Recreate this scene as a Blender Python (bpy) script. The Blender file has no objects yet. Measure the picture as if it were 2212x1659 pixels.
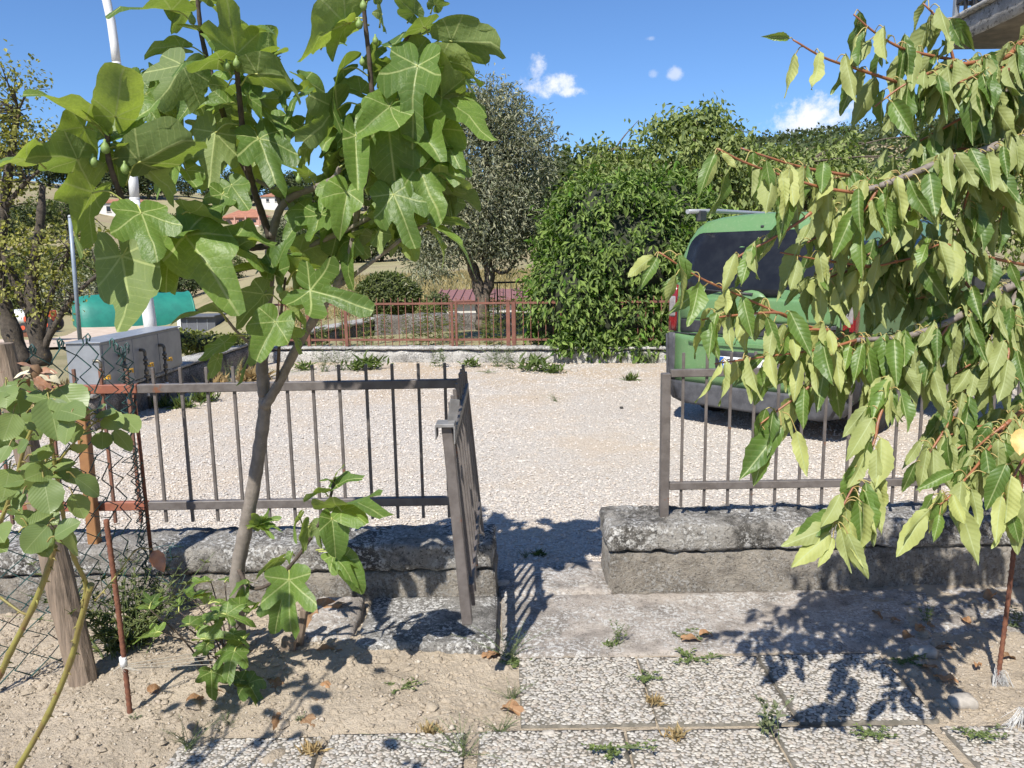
import bpy, bmesh, math, random
import numpy as np
from mathutils import Vector, Matrix, Quaternion, noise
rnd = random.Random(7)
R = math.radians
sc = bpy.context.scene
col = sc.collection

# ---------------------------------------------------------------- camera, sky, sun, exposure
CAM = Vector((0.0, 0.0, 1.56)); PITCH, ROLL, FOC = R(9.2), R(0.95), 1671.0     # focal length in the 2212 px wide frame used for measuring
cp, sp, cr, sr = math.cos(PITCH), math.sin(PITCH), math.cos(ROLL), math.sin(ROLL)
FW = Vector((0, cp, -sp)); U0 = Vector((0, sp, cp)); R0 = Vector((1, 0, 0))
RT = R0 * cr - U0 * sr; UP = R0 * sr + U0 * cr
cam = bpy.data.objects.new('camera', bpy.data.cameras.new('camera')); col.objects.link(cam)
m = Matrix((RT, UP, -FW)).transposed().to_4x4(); m.translation = CAM
cam.matrix_world = m
cam.data.sensor_width = 36; cam.data.lens = FOC / 2212 * 36; cam.data.clip_end = 4000; cam.data.clip_start = 0.05
sc.camera = cam

SH = Vector((0.33, 0.78, -1.0))                                                  # the way sunlight travels
sun = bpy.data.objects.new('sun', bpy.data.lights.new('sun', 'SUN')); col.objects.link(sun)
sun.data.energy = 5.0; sun.data.angle = R(0.53); sun.data.color = (1.0, 0.955, 0.88)
sun.rotation_euler = SH.to_track_quat('-Z', 'Y').to_euler()
S_EL = math.atan2(1.0, math.hypot(SH.x, SH.y)); S_AZ = math.atan2(-SH.x, -SH.y)

sc.view_settings.view_transform = 'Standard'; sc.view_settings.look = 'None'
sc.view_settings.exposure = 0.5; sc.view_settings.gamma = 1.0; sc.view_settings.use_curve_mapping = False
sc.render.engine = 'CYCLES'
sc.cycles.max_bounces = 8; sc.cycles.transparent_max_bounces = 8; sc.cycles.use_denoising = True
sc.cycles.use_adaptive_sampling = True; sc.cycles.adaptive_threshold = 0.02

# ---------------------------------------------------------------- node helpers
class NT:
    def __init__(s, tree): s.t = tree; tree.nodes.clear()
    def n(s, typ, *ins, props=None, **kw):
        nd = s.t.nodes.new(typ)
        for k, v in (props or {}).items(): setattr(nd, k, v)
        for i, v in enumerate(ins):
            if v is not None: s.put(nd.inputs[i], v)
        for k, v in kw.items(): s.put(nd.inputs[k.replace('_', ' ')], v)
        return nd
    def put(s, sock, v):
        if isinstance(v, bpy.types.NodeSocket): s.t.links.new(v, sock)
        elif isinstance(v, bpy.types.Node): s.t.links.new(v.outputs[0], sock)
        else:
            if isinstance(v, (tuple, list)) and len(v) == 3 and sock.type == 'RGBA': v = (*v, 1)
            sock.default_value = v
    def math(s, op, a, b=0.0, c=None, clamp=False):
        nd = s.n('ShaderNodeMath', a, b, props={'operation': op, 'use_clamp': clamp})
        if c is not None: s.put(nd.inputs[2], c)
        return nd.outputs[0]
    def mix(s, f, a, b, mode='MIX'):
        nd = s.t.nodes.new('ShaderNodeMix'); nd.data_type = 'RGBA'; nd.blend_type = mode
        s.put(nd.inputs[0], f); s.put(nd.inputs[6], a); s.put(nd.inputs[7], b)
        return nd.outputs[2]
    def ramp(s, f, stops, interp='LINEAR'):
        nd = s.t.nodes.new('ShaderNodeValToRGB'); s.put(nd.inputs[0], f); cr_ = nd.color_ramp; cr_.interpolation = interp
        while len(cr_.elements) < len(stops): cr_.elements.new(0.5)
        for e, (p, c) in zip(cr_.elements, stops):
            e.position = p; e.color = (*c, 1) if not isinstance(c, (int, float)) else (c, c, c, 1)
        return nd.outputs[0]
    def noise(s, scale, detail=4, rough=0.6, vec=None, dist=0.0):
        return s.n('ShaderNodeTexNoise', vec, Scale=scale, Detail=detail, Roughness=rough, Distortion=dist).outputs[0]
    def smooth(s, x, a, b):
        nd = s.t.nodes.new('ShaderNodeMapRange'); nd.interpolation_type = 'SMOOTHSTEP'
        s.put(nd.inputs[0], x); nd.inputs[1].default_value = a; nd.inputs[2].default_value = b
        return nd.outputs[0]

# ---------------------------------------------------------------- world: clear sky with a few small fair-weather clouds
world = bpy.data.worlds.new('World'); sc.world = world; world.use_nodes = True
w = NT(world.node_tree)
def px_dir(u, v): return (FW + RT * ((u - 1106) / FOC) - UP * ((v - 829.5) / FOC)).normalized()
sky = w.n('ShaderNodeTexSky', props={'sky_type': 'NISHITA', 'sun_disc': False, 'sun_elevation': S_EL, 'sun_rotation': S_AZ % (2 * math.pi),
                                     'altitude': 300.0, 'air_density': 1.0, 'dust_density': 0.25, 'ozone_density': 3.0})
tc = w.n('ShaderNodeTexCoord').outputs['Generated']
nvec = w.n('ShaderNodeVectorMath', tc, props={'operation': 'NORMALIZE'}).outputs[0]
SKYC = w.mix(1.0, sky.outputs[0], (0.70, 0.92, 1.20), 'MULTIPLY')
cn = w.noise(34.0, 8, 0.68, nvec); cn2 = w.noise(9.0, 4, 0.6, nvec)
mask = None
CL = [(1188, 182, 62, 26, .30), (1160, 150, 22, 30, .25), (1235, 200, 40, 12, .3), (1455, 158, 20, 14, .2), (1415, 160, 12, 9, .15),
      (1765, 245, 88, 36, .34), (1700, 268, 50, 20, .3), (1832, 238, 34, 24, .3), (1885, 282, 50, 12, .25), (1403, 84, 12, 5, .12),
      (2600, 150, 160, 60, .3), (-700, 200, 180, 60, .3), (3300, 300, 260, 60, .3), (-1500, 330, 300, 70, .3)]
for (u, v, ru, rv, st) in CL:
    c = px_dir(u, v); a = c.cross(Vector((0, 0, 1))).normalized(); b = a.cross(c).normalized()
    da = w.n('ShaderNodeVectorMath', nvec, tuple(a), props={'operation': 'DOT_PRODUCT'}).outputs['Value']
    db = w.n('ShaderNodeVectorMath', nvec, tuple(b), props={'operation': 'DOT_PRODUCT'}).outputs['Value']
    dc = w.n('ShaderNodeVectorMath', nvec, tuple(c), props={'operation': 'DOT_PRODUCT'}).outputs['Value']
    e = w.math('ADD', w.math('POWER', w.math('DIVIDE', da, ru / FOC), 2.0), w.math('POWER', w.math('DIVIDE', db, rv / FOC), 2.0))
    e = w.math('SUBTRACT', w.math('ADD', 1.0, w.math('MULTIPLY', w.math('SUBTRACT', cn, .5), 5.5)), e)
    e = w.math('MULTIPLY', w.math('MULTIPLY', w.smooth(e, -0.15, 1.5), w.math('GREATER_THAN', dc, 0.0)), min(1.0, st * 2.9))
    mask = e if mask is None else w.math('MAXIMUM', mask, e)
CLC = w.mix(w.smooth(cn2, .35, .65), (6.6, 6.9, 7.8), (8.4, 8.5, 8.8))
skyc = w.mix(mask, SKYC, CLC)
bg = w.n('ShaderNodeBackground', skyc, 0.092)
w.n('ShaderNodeOutputWorld', bg)

# ---------------------------------------------------------------- measuring: photo point at a distance, on the ground
def at(u, v, Y):
    d = FW + RT * ((u - 1106) / FOC) - UP * ((v - 829.5) / FOC)
    return CAM + d * (Y / d.y)
def gr(u, v, z=0.0):
    d = FW + RT * ((u - 1106) / FOC) - UP * ((v - 829.5) / FOC)
    return CAM + d * ((z - CAM.z) / d.z)

# ---------------------------------------------------------------- objects
def tag(o, label=None, cat=None, group=None, kind=None):
    if label: o['label'] = label
    if cat: o['category'] = cat
    if group: o['group'] = group
    if kind: o['kind'] = kind
    return o
def thing(name, label, cat, loc=(0, 0, 0), group=None):
    o = bpy.data.objects.new(name, None); o.empty_display_size = .1; col.objects.link(o); o.location = loc
    return tag(o, label, cat, group)
def par(o, p):
    if p is not None:
        o.parent = p
        if p.parent is None and p.type == 'EMPTY': o.matrix_parent_inverse = (Matrix.Translation(p.location) @ p.rotation_euler.to_matrix().to_4x4()).inverted()
        elif p.type == 'EMPTY' or p.location.length > 0 or p.rotation_euler[2] != 0: o.matrix_parent_inverse = p.matrix_basis.inverted()
    return o
def setm(me, mats, idx=None, smooth=True):
    for m_ in (mats if isinstance(mats, (list, tuple)) else [mats]): me.materials.append(m_)
    if idx is not None: me.polygons.foreach_set('material_index', np.asarray(idx, dtype=np.int32))
    me.polygons.foreach_set('use_smooth', np.full(len(me.polygons), smooth, dtype=bool))
def link(name, me, parent=None, kind=None, loc=None, rz=0):
    o = bpy.data.objects.new(name, me); col.objects.link(o)
    if loc is not None: o.location = loc
    if rz: o.rotation_euler[2] = rz
    par(o, parent)
    if kind: o['kind'] = kind
    return o
def np_mesh(name, V, F, mats, idx=None, smooth=False, attrs=None, uv=None):
    """V (n,3), F (m,k) arrays -> mesh, fast"""
    V = np.asarray(V, dtype=np.float32); F = np.asarray(F, dtype=np.int32); k = F.shape[1]
    me = bpy.data.meshes.new(name)
    me.vertices.add(len(V)); me.vertices.foreach_set('co', V.ravel())
    me.loops.add(F.size); me.loops.foreach_set('vertex_index', F.ravel())
    me.polygons.add(len(F)); me.polygons.foreach_set('loop_start', np.arange(0, F.size, k, dtype=np.int32))
    me.polygons.foreach_set('loop_total', np.full(len(F), k, dtype=np.int32))
    me.update(calc_edges=True)
    setm(me, mats, idx, smooth)
    if attrs:
        for an, av in attrs.items():
            a = me.attributes.new(an, 'FLOAT', 'POINT'); a.data.foreach_set('value', np.asarray(av, dtype=np.float32))
    if uv is not None:
        l = me.uv_layers.new(name='UVMap'); l.data.foreach_set('uv', np.asarray(uv, dtype=np.float32)[F.ravel()].ravel())
    return me

class MB:
    """collects faces, then links ONE mesh object"""
    def __init__(s): s.v = []; s.f = []; s.i = []; s.sm = []; s.mi = 0; s.smooth = False
    def add(s, vs, fs):
        o = len(s.v); s.v += [tuple(q) for q in vs]
        for f in fs: s.f.append([o + q for q in f]); s.i.append(s.mi); s.sm.append(s.smooth)
        return s
    def box(s, c, d, rot=None, bev=0.0):
        x, y, z = d[0] / 2, d[1] / 2, d[2] / 2
        if bev > 0:
            b = min(bev, x * .8, y * .8, z * .8); vs = []
            for sx in (-1, 1):
                for sy in (-1, 1):
                    for sz in (-1, 1):
                        vs += [(sx * (x - b), sy * (y - b), sz * z), (sx * (x - b), sy * y, sz * (z - b)), (sx * x, sy * (y - b), sz * (z - b))]
            bm = bmesh.new(); [bm.verts.new(q) for q in vs]; bmesh.ops.convex_hull(bm, input=bm.verts); bm.verts.index_update()
            bmesh.ops.dissolve_limit(bm, angle_limit=R(2), verts=bm.verts, edges=bm.edges); bm.verts.index_update()
            vs = [q.co.copy() for q in bm.verts]; fs = [[q.index for q in f.verts] for f in bm.faces]; bm.free()
        else:
            vs = [Vector((sx * x, sy * y, sz * z)) for sx in (-1, 1) for sy in (-1, 1) for sz in (-1, 1)]
            fs = [(0, 1, 3, 2), (4, 6, 7, 5), (0, 4, 5, 1), (2, 3, 7, 6), (0, 2, 6, 4), (1, 5, 7, 3)]
        c = Vector(c)
        vs = [(rot @ Vector(q) if rot else Vector(q)) + c for q in vs]
        return s.add(vs, fs)
    def bar(s, a, b, wd, dp, up=(0, 0, 1), bev=0.0):
        a = Vector(a); b = Vector(b); z = (b - a).normalized(); x = Vector(up).cross(z)
        if x.length < 1e-4: x = Vector((1, 0, 0)).cross(z) if abs(z.x) < .9 else Vector((0, 1, 0))
        x.normalize(); y = z.cross(x)
        return s.box((a + b) / 2, (wd, dp, (b - a).length), Matrix((x, y, z)).transposed(), bev)
    def tube(s, pts, rad, n=6, cap=True):
        pts = [Vector(q) for q in pts]; k = len(pts)
        if not isinstance(rad, (list, tuple)): rad = [rad] * k
        o = len(s.v); ref = None
        for i in range(k):
            t = (pts[min(i + 1, k - 1)] - pts[max(i - 1, 0)]);
            t = t.normalized() if t.length > 1e-9 else Vector((0, 0, 1))
            if ref is None:
                ref = Vector((0, 0, 1)).cross(t)
                if ref.length < .2: ref = Vector((1, 0, 0)).cross(t)
            ref = (ref - t * ref.dot(t)); ref = ref.normalized() if ref.length > 1e-6 else t.orthogonal().normalized()
            bi = t.cross(ref)
            for j in range(n):
                a = 2 * math.pi * j / n
                s.v.append(tuple(pts[i] + (ref * math.cos(a) + bi * math.sin(a)) * rad[i]))
        for i in range(k - 1):
            for j in range(n):
                s.f.append([o + i * n + j, o + i * n + (j + 1) % n, o + (i + 1) * n + (j + 1) % n, o + (i + 1) * n + j]); s.i.append(s.mi); s.sm.append(True)
        if cap:
            s.f.append([o + j for j in range(n)][::-1]); s.f.append([o + (k - 1) * n + j for j in range(n)]); s.i += [s.mi] * 2; s.sm += [False] * 2
        return s
    def lathe(s, c, prof, n=16, axis='Z', rot=None):
        """prof: (radius, height) pairs"""
        c = Vector(c); o = len(s.v); k = len(prof)
        for (r_, h) in prof:
            for j in range(n):
                a = 2 * math.pi * j / n
                q = Vector((r_ * math.cos(a), r_ * math.sin(a), h))
                if axis == 'Y': q = Vector((q.x, q.z, q.y))
                if axis == 'X': q = Vector((q.z, q.x, q.y))
                if rot: q = rot @ q
                s.v.append(tuple(c + q))
        for i in range(k - 1):
            for j in range(n):
                s.f.append([o + i * n + j, o + i * n + (j + 1) % n, o + (i + 1) * n + (j + 1) % n, o + (i + 1) * n + j]); s.i.append(s.mi); s.sm.append(True)
        s.f.append([o + j for j in range(n)][::-1]); s.f.append([o + (k - 1) * n + j for j in range(n)]); s.i += [s.mi] * 2; s.sm += [False] * 2
        return s
    def mesh(s, name, mats):
        me = bpy.data.meshes.new(name); me.from_pydata(s.v, [], s.f); me.update()
        for m_ in (mats if isinstance(mats, (list, tuple)) else [mats]): me.materials.append(m_)
        me.polygons.foreach_set('material_index', np.array(s.i, dtype=np.int32)); me.polygons.foreach_set('use_smooth', np.array(s.sm, dtype=bool))
        return me
    def build(s, name, mats, parent=None, kind=None, loc=None, rz=0): return link(name, s.mesh(name, mats), parent, kind, loc, rz)

def spline(pts, k=6):
    """Catmull-Rom through points (Vectors or tuples), any dimension"""
    P = [Vector(q) for q in pts]; P = [P[0] * 2 - P[1]] + P + [P[-1] * 2 - P[-2]]; out = []
    for i in range(1, len(P) - 2):
        for j in range(k):
            t = j / k; a, b, c, d = P[i - 1], P[i], P[i + 1], P[i + 2]
            out.append(((b * 2) + (c - a) * t + (a * 2 - b * 5 + c * 4 - d) * t * t + (b * 3 - a - c * 3 + d) * t ** 3) * .5)
    out.append(P[-2]); return out
def lerp(a, b, t): return a + (b - a) * t
def interp(x, tab):
    if x <= tab[0][0]: return tab[0][1]
    for (a, b), (c, d) in zip(tab, tab[1:]):
        if x <= c: return b + (d - b) * (x - a) / (c - a)
    return tab[-1][1]

# ---------------------------------------------------------------- materials
MT = {}
def mat(name):
    m_ = bpy.data.materials.new(name); m_.use_nodes = True; MT[name] = m_
    return m_, NT(m_.node_tree)
def finish(t, bsdf): t.n('ShaderNodeOutputMaterial', bsdf)
def pos(t): return t.n('ShaderNodeNewGeometry').outputs['Position']
def bump(t, h, strength=.4, dist=.01, nrm=None):
    nd = t.n('ShaderNodeBump', Strength=strength, Distance=dist, Height=h)
    if nrm is not None: t.put(nd.inputs['Normal'], nrm)
    return nd.outputs[0]
def simple(name, c1, c2=None, rough=.6, scale=20, metal=0.0, bmp=.2, bdist=.004, spec=.5, detail=5, spots=None, coat=0.0):
    """two-tone noisy surface; spots=(colour, scale, threshold)"""
    m_, t = mat(name); p = pos(t)
    n1 = t.noise(scale, detail, .65, p); c2 = c2 or tuple(q * .7 for q in c1)
    c = t.mix(t.smooth(n1, .35, .65), c1, c2)
    if spots:
        for (sc_, ss, th) in (spots if isinstance(spots, list) else [spots]):
            c = t.mix(t.smooth(t.noise(ss, 6, .7, p), th, th + .06), c, sc_)
    b = t.n('ShaderNodeBsdfPrincipled', Base_Color=c, Roughness=rough, Metallic=metal, Normal=bump(t, t.noise(scale * 3, 5, .7, p), bmp, bdist))
    b.inputs['Specular IOR Level'].default_value = spec; b.inputs['Coat Weight'].default_value = coat
    finish(t, b); return m_
def leafmat(name, top, under, trans, tamt=.4, rough=.45, vein=None, kind='none', var=.35, bmp=.5, und_rough=.7):
    """leaf blade: darker glossier upper face, paler matt underside, light coming through; vein pattern from the flat leaf UV"""
    m_, t = mat(name)
    uvn = t.n('ShaderNodeUVMap'); sep = t.n('ShaderNodeSeparateXYZ', uvn.outputs[0]); x = sep.outputs[0]; y = t.math('ABSOLUTE', sep.outputs[1])
    h = None; vm = None
    if kind == 'fig':
        th = t.math('ARCTAN2', y, x); k = t.math('MINIMUM', t.math('ROUND', t.math('DIVIDE', th, R(52))), 2.0)
        d = t.math('SUBTRACT', th, t.math('MULTIPLY', k, R(52)))
        r_ = t.math('SQRT', t.math('ADD', t.math('MULTIPLY', x, x), t.math('MULTIPLY', y, y)))
        a = t.math('MULTIPLY', r_, t.math('COSINE', d)); q = t.math('ABSOLUTE', t.math('MULTIPLY', r_, t.math('SINE', d)))
        freq, slope, w0 = 9.0, .62, .014
    elif kind == 'pin':
        a = x; q = y; freq, slope, w0 = 10.0, .95, .011
    vor = t.n('ShaderNodeTexVoronoi', uvn.outputs[0], Scale=34.0) if kind == 'fig' else None
    if kind != 'none':
        ph = t.math('MULTIPLY', t.math('SUBTRACT', a, t.math('MULTIPLY', q, slope)), freq)
        fr = t.math('ABSOLUTE', t.math('SUBTRACT', t.math('FRACT', ph), .5))
        sec = t.math('SUBTRACT', 1.0, t.smooth(fr, .0, .05))
        mainv = t.math('SUBTRACT', 1.0, t.smooth(q, w0 * .45, w0 * 1.3))
        vm = t.math('MAXIMUM', mainv, t.math('MULTIPLY', sec, .6))
        h = t.math('ADD', t.math('MULTIPLY', t.smooth(fr, 0, .5), .5), t.math('MULTIPLY', mainv, -.5))
        if vor is not None: h = t.math('ADD', h, t.math('MULTIPLY', vor.outputs['Distance'], -.7))
    tint = t.n('ShaderNodeAttribute', props={'attribute_name': 'tint'}).outputs['Fac'] if kind == 'none' else t.n('ShaderNodeObjectInfo').outputs['Random']
    p = pos(t)
    if kind != 'none': tint = t.math('ADD', t.math('MULTIPLY', tint, .7), t.math('MULTIPLY', t.noise(14, 3, .6, p), .3))
    back = t.n('ShaderNodeNewGeometry').outputs['Backfacing']
    def vari(c): return t.mix(tint, tuple(q_ * (1 - var) for q_ in c), (c[0] * (1 + var * 1.3), c[1] * (1 + var * .75), c[2] * (1 + var * .3)))
    ct, cu = vari(top), vari(under); tr = vari(trans)
    if vm is not None and vein:
        ct = t.mix(t.math('MULTIPLY', vm, .75), ct, vein); cu = t.mix(t.math('MULTIPLY', vm, .8), cu, vein); tr = t.mix(t.math('MULTIPLY', vm, .5), tr, tuple(q_ * .8 for q_ in vein))
    if vor is not None:
        mt = t.math('MULTIPLY', t.smooth(t.noise(9, 4, .65, p), .42, .66), .45); ct = t.mix(mt, ct, tuple(q_ * .62 for q_ in top)); cu = t.mix(mt, cu, tuple(q_ * .7 for q_ in under)); tr = t.mix(t.math('MULTIPLY', t.smooth(vor.outputs['Distance'], .2, .8), .35), tr, tuple(q_ * .5 for q_ in trans))
    c = t.mix(back, ct, cu)
    rg = t.math('ADD', t.math('MULTIPLY', back, und_rough - rough), rough)
    kw = {}
    if h is not None: kw['Normal'] = bump(t, t.math('ADD', h, t.math('MULTIPLY', t.noise(70, 3, .6, p), .7)), bmp, .003)
    b = t.n('ShaderNodeBsdfPrincipled', Base_Color=c, Roughness=rg, **kw); b.inputs['Specular IOR Level'].default_value = .45
    tb = t.n('ShaderNodeBsdfTranslucent', tr)
    finish(t, t.n('ShaderNodeMixShader', tamt, b.outputs[0], tb.outputs[0])); return m_
# ================================================================ materials of the setting
def concrete(name, base, lich=.55, dark=.5, scale=1.0, bmp=.6, spk=.75):
    m_, t = mat(name); p = pos(t); off = lambda x: t.n('ShaderNodeVectorMath', p, (x, x * 1.7, x * .6)).outputs[0]
    c = t.mix(t.smooth(t.noise(7 * scale, 6, .75, p), .36, .66), base, tuple(q * .62 for q in base))
    c = t.mix(t.math('MULTIPLY', t.smooth(t.noise(2.6 * scale, 6, .75, off(2.1)), .47, .60), dark), c, (.05, .047, .042))
    zone = t.smooth(t.noise(3.4 * scale, 5, .75, off(3.3)), .40, .56)
    wh = t.math('MULTIPLY', t.smooth(t.noise(48 * scale, 5, .72, p), .49, .56), t.math('MULTIPLY', zone, lich))
    c = t.mix(wh, c, (.68, .665, .63))
    dk = t.math('MULTIPLY', t.smooth(t.noise(64 * scale, 5, .75, off(5.0)), .545, .61), spk)
    c = t.mix(dk, c, (.045, .042, .038))
    c = t.mix(t.math('MULTIPLY', t.smooth(t.noise(150 * scale, 3, .7, off(1.0)), .58, .66), .55), c, (.55, .52, .47))
    hgt = t.math('ADD', t.math('ADD', t.noise(130 * scale, 5, .8, p), t.math('MULTIPLY', t.noise(30 * scale, 5, .75, p), 1.5)), t.math('MULTIPLY', wh, .5))
    b = t.n('ShaderNodeBsdfPrincipled', Base_Color=c, Roughness=.95, Normal=bump(t, hgt, bmp, .022)); b.inputs['Specular IOR Level'].default_value = .15
    finish(t, b); return m_
M_WALL = concrete('lichen_concrete', (.40, .375, .335), 1.0, .8, 1.0, .75)
M_WALLB = concrete('rough_cast_concrete', (.50, .445, .37), .55, .35, 1.2, .95, .55)
M_APRON = concrete('worn_concrete', (.50, .44, .38), .85, .38, 1.3, .6, .5)
M_SLABC = concrete('speckled_concrete', (.30, .285, .26), .95, .6, 1.2)
M_FARW = concrete('far_wall_concrete', (.50, .48, .44), .7, .5, .8)
def gravelmat():
    m_, t = mat('crushed_limestone'); p = pos(t)
    v = t.n('ShaderNodeTexVoronoi', p, Scale=72.0, Randomness=1.0); v2 = t.n('ShaderNodeTexVoronoi', p, Scale=150.0)
    sep = t.n('ShaderNodeSeparateColor', v.outputs['Color'])
    c = t.mix(sep.outputs[0], (.45, .405, .35), (.66, .61, .54))
    c = t.mix(t.math('MULTIPLY', t.smooth(sep.outputs[1], .7, 1.0), .6), c, (.50, .40, .32))
    c = t.mix(t.math('MULTIPLY', t.smooth(v.outputs['Distance'], .45, .75), .45), c, (.20, .18, .165))
    big = t.noise(.45, 6, .7, p)
    c = t.mix(t.math('MULTIPLY', t.smooth(big, .46, .62), .6), c, (.52, .42, .31))
    yy = t.n('ShaderNodeSeparateXYZ', p).outputs[1]; pat = t.math('MULTIPLY', t.smooth(yy, 7.0, 11.0), t.smooth(t.noise(1.1, 6, .7, p), .40, .58))
    c = t.mix(t.math('MULTIPLY', pat, .75), c, (.47, .365, .25))
    hgt = t.math('ADD', t.math('MULTIPLY', v.outputs['Distance'], -1.0), t.math('MULTIPLY', v2.outputs['Distance'], -.5))
    b = t.n('ShaderNodeBsdfPrincipled', Base_Color=c, Roughness=.95, Normal=bump(t, hgt, .8, .012)); b.inputs['Specular IOR Level'].default_value = .15
    finish(t, b); return m_
M_GRAVEL = gravelmat()
def stonemat(name, cols):
    m_, t = mat(name); a = t.n('ShaderNodeAttribute', props={'attribute_name': 'tint'}).outputs['Fac']
    c = t.ramp(a, [(i / (len(cols) - 1), q) for i, q in enumerate(cols)])
    c = t.mix(t.math('MULTIPLY', t.noise(140, 3, .6, pos(t)), .5), c, tuple(q * .6 for q in cols[0]))
    b = t.n('ShaderNodeBsdfPrincipled', Base_Color=c, Roughness=.85); b.inputs['Specular IOR Level'].default_value = .25
    finish(t, b); return m_
M_STONE = stonemat('gravel_stone', [(.45, .41, .365), (.68, .63, .57), (.57, .485, .39), (.69, .64, .575), (.48, .44, .40), (.61, .55, .47)])
M_PEB = stonemat('river_pebble', [(.47, .44, .39), (.31, .29, .265), (.53, .495, .43), (.40, .355, .295), (.34, .32, .30), (.57, .54, .485), (.33, .275, .225), (.49, .435, .36)])
def soilmat():
    m_, t = mat('dry_clay_soil'); p = pos(t)
    c = t.mix(t.smooth(t.noise(3, 6, .7, p), .35, .7), (.49, .41, .31), (.38, .315, .235))
    c = t.mix(t.math('MULTIPLY', t.smooth(t.noise(40, 4, .7, p), .5, .7), .5), c, (.50, .42, .32))
    c = t.mix(t.math('MULTIPLY', t.smooth(t.noise(150, 3, .6, p), .62, .7), .7), c, (.60, .55, .47))
    hgt = t.math('ADD', t.noise(60, 6, .75, p), t.math('MULTIPLY', t.noise(17, 5, .7, p), 1.6))
    b = t.n('ShaderNodeBsdfPrincipled', Base_Color=c, Roughness=.95, Normal=bump(t, hgt, .9, .016)); b.inputs['Specular IOR Level'].default_value = .12
    finish(t, b); return m_
M_SOIL = soilmat()
def fieldmat():
    m_, t = mat('dry_hill_grass'); p = pos(t)
    c = t.mix(t.smooth(t.noise(.035, 6, .65, p), .4, .62), (.37, .335, .18), (.37, .29, .19))
    c = t.mix(t.math('MULTIPLY', t.smooth(t.noise(.11, 5, .7, p), .52, .66), .6), c, (.135, .15, .06))
    c = t.mix(t.math('MULTIPLY', t.noise(6, 6, .75, p), .6), c, (.20, .175, .10))
    b = t.n('ShaderNodeBsdfPrincipled', Base_Color=c, Roughness=.95, Normal=bump(t, t.noise(9, 5, .8, p), .8, .08)); b.inputs['Specular IOR Level'].default_value = .1
    finish(t, b); return m_
M_FIELD = fieldmat()
M_LITTER = simple('leaf_litter_soil', (.34, .235, .155), (.24, .165, .105), .95, 9, bmp=.8, bdist=.03, spec=.1, spots=((.42, .34, .14), 30, .62))
M_ROAD = simple('pale_dirt_road', (.56, .46, .37), (.47, .37, .29), .95, 2, spec=.1)

# ================================================================ terrain to the horizon
TU = [-600, 0, 327, 600, 751, 1106, 1460, 1885, 2800]; TD = [12.2, 15, 19, 26, 36, 50, 80, 120, 180, 260, 400, 900]
TV = {-600: [-.2, -.5, -.9, -1.5, -2, -2.4, 665, 600, 530, 460, 420, 500], 0: [-.2, -.5, -.9, -1.5, -2, -2.4, 660, 590, 520, 445, 410, 440],
      327: [-.2, -.5, -.9, -1.5, -2.1, 718, 640, 580, 535, 497, 420, 440], 600: [.1, .05, -.3, -.5, -.3, 625, 590, 565, 535, 505, 432, 440],
      751: [.15, .1, -.2, .1, .5, 597, 577, 560, 530, 495, 432, 430], 1106: [.2, .15, 0, .2, .6, 582, 564, 530, 480, 430, 390, 400],
      1460: [.2, .2, .2, .5, 1.2, 560, 500, 460, 410, 370, 345, 340], 1885: [0, .1, .3, .8, 1.6, 540, 480, 440, 390, 350, 318, 330],
      2800: [0, .1, .3, .8, 1.6, 540, 480, 440, 390, 350, 325, 335]}
TZ = np.array([[at(u, v, d).z if v > 100 else v for d, v in zip(TD, TV[u])] for u in TU])
def hz(x, y):
    d = math.hypot(x, y)
    e_ = y - (11.9 - .14 * x)
    if d < 10.6 or (x > -4.25 and y > 0 and e_ < 0): return -.15
    u = 1106 + FOC * x / max(y * .99 + .2, 1.0); u = min(max(u, -600), 2800)
    dd = min(max(d * .985, 12.2), 900)
    i = max(k for k in range(len(TU) - 1) if TU[k] <= u); j = max(k for k in range(len(TD) - 1) if TD[k] <= dd)
    a = (u - TU[i]) / (TU[i + 1] - TU[i]); b = (dd - TD[j]) / (TD[j + 1] - TD[j])
    a = a * a * (3 - 2 * a)
    z = (TZ[i, j] * (1 - a) + TZ[i + 1, j] * a) * (1 - b) + (TZ[i, j + 1] * (1 - a) + TZ[i + 1, j + 1] * a) * b
    z += noise.noise(Vector((x * .05, y * .05, 0))) * min(d * .004, 1.2)
    return z if x < -4.25 or e_ > .4 or y < 0 else lerp(-.15, z, e_ / .4)
azs = [R(a) for a in np.concatenate([np.arange(-180, -60, 5), np.arange(-60, 60, 1.0), np.arange(60, 180, 5)])]
rads = [3, 8, 10, 11, 11.4, 11.7, 12, 12.3, 12.6, 13, 14, 15.5, 17, 19, 21, 23.5, 26, 29, 32, 36, 40, 45, 50, 57, 65, 73, 82, 92, 105, 120, 140, 160, 180, 205, 230, 260, 300, 350, 420, 520, 700, 1200]
V = [(0, 0, -.15)]; F = []
for r_ in rads:
    for a in azs: x, y = r_ * math.sin(a), r_ * math.cos(a); V.append((x, y, hz(x, y)))
n = len(azs)
for i in range(len(rads) - 1):
    for j in range(n): F.append((1 + i * n + j, 1 + i * n + (j + 1) % n, 1 + (i + 1) * n + (j + 1) % n, 1 + (i + 1) * n + j))
me = np_mesh('ground', V, [q[::-1] for q in F], M_FIELD, smooth=True); ground = link('ground', me, kind='structure')
mb = MB(); mb.add([V[0]] + V[1:1 + n], [(0, 1 + (j + 1) % n, 1 + j) for j in range(n)]); mb.build('ground_near', M_SOIL, ground)

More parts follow.
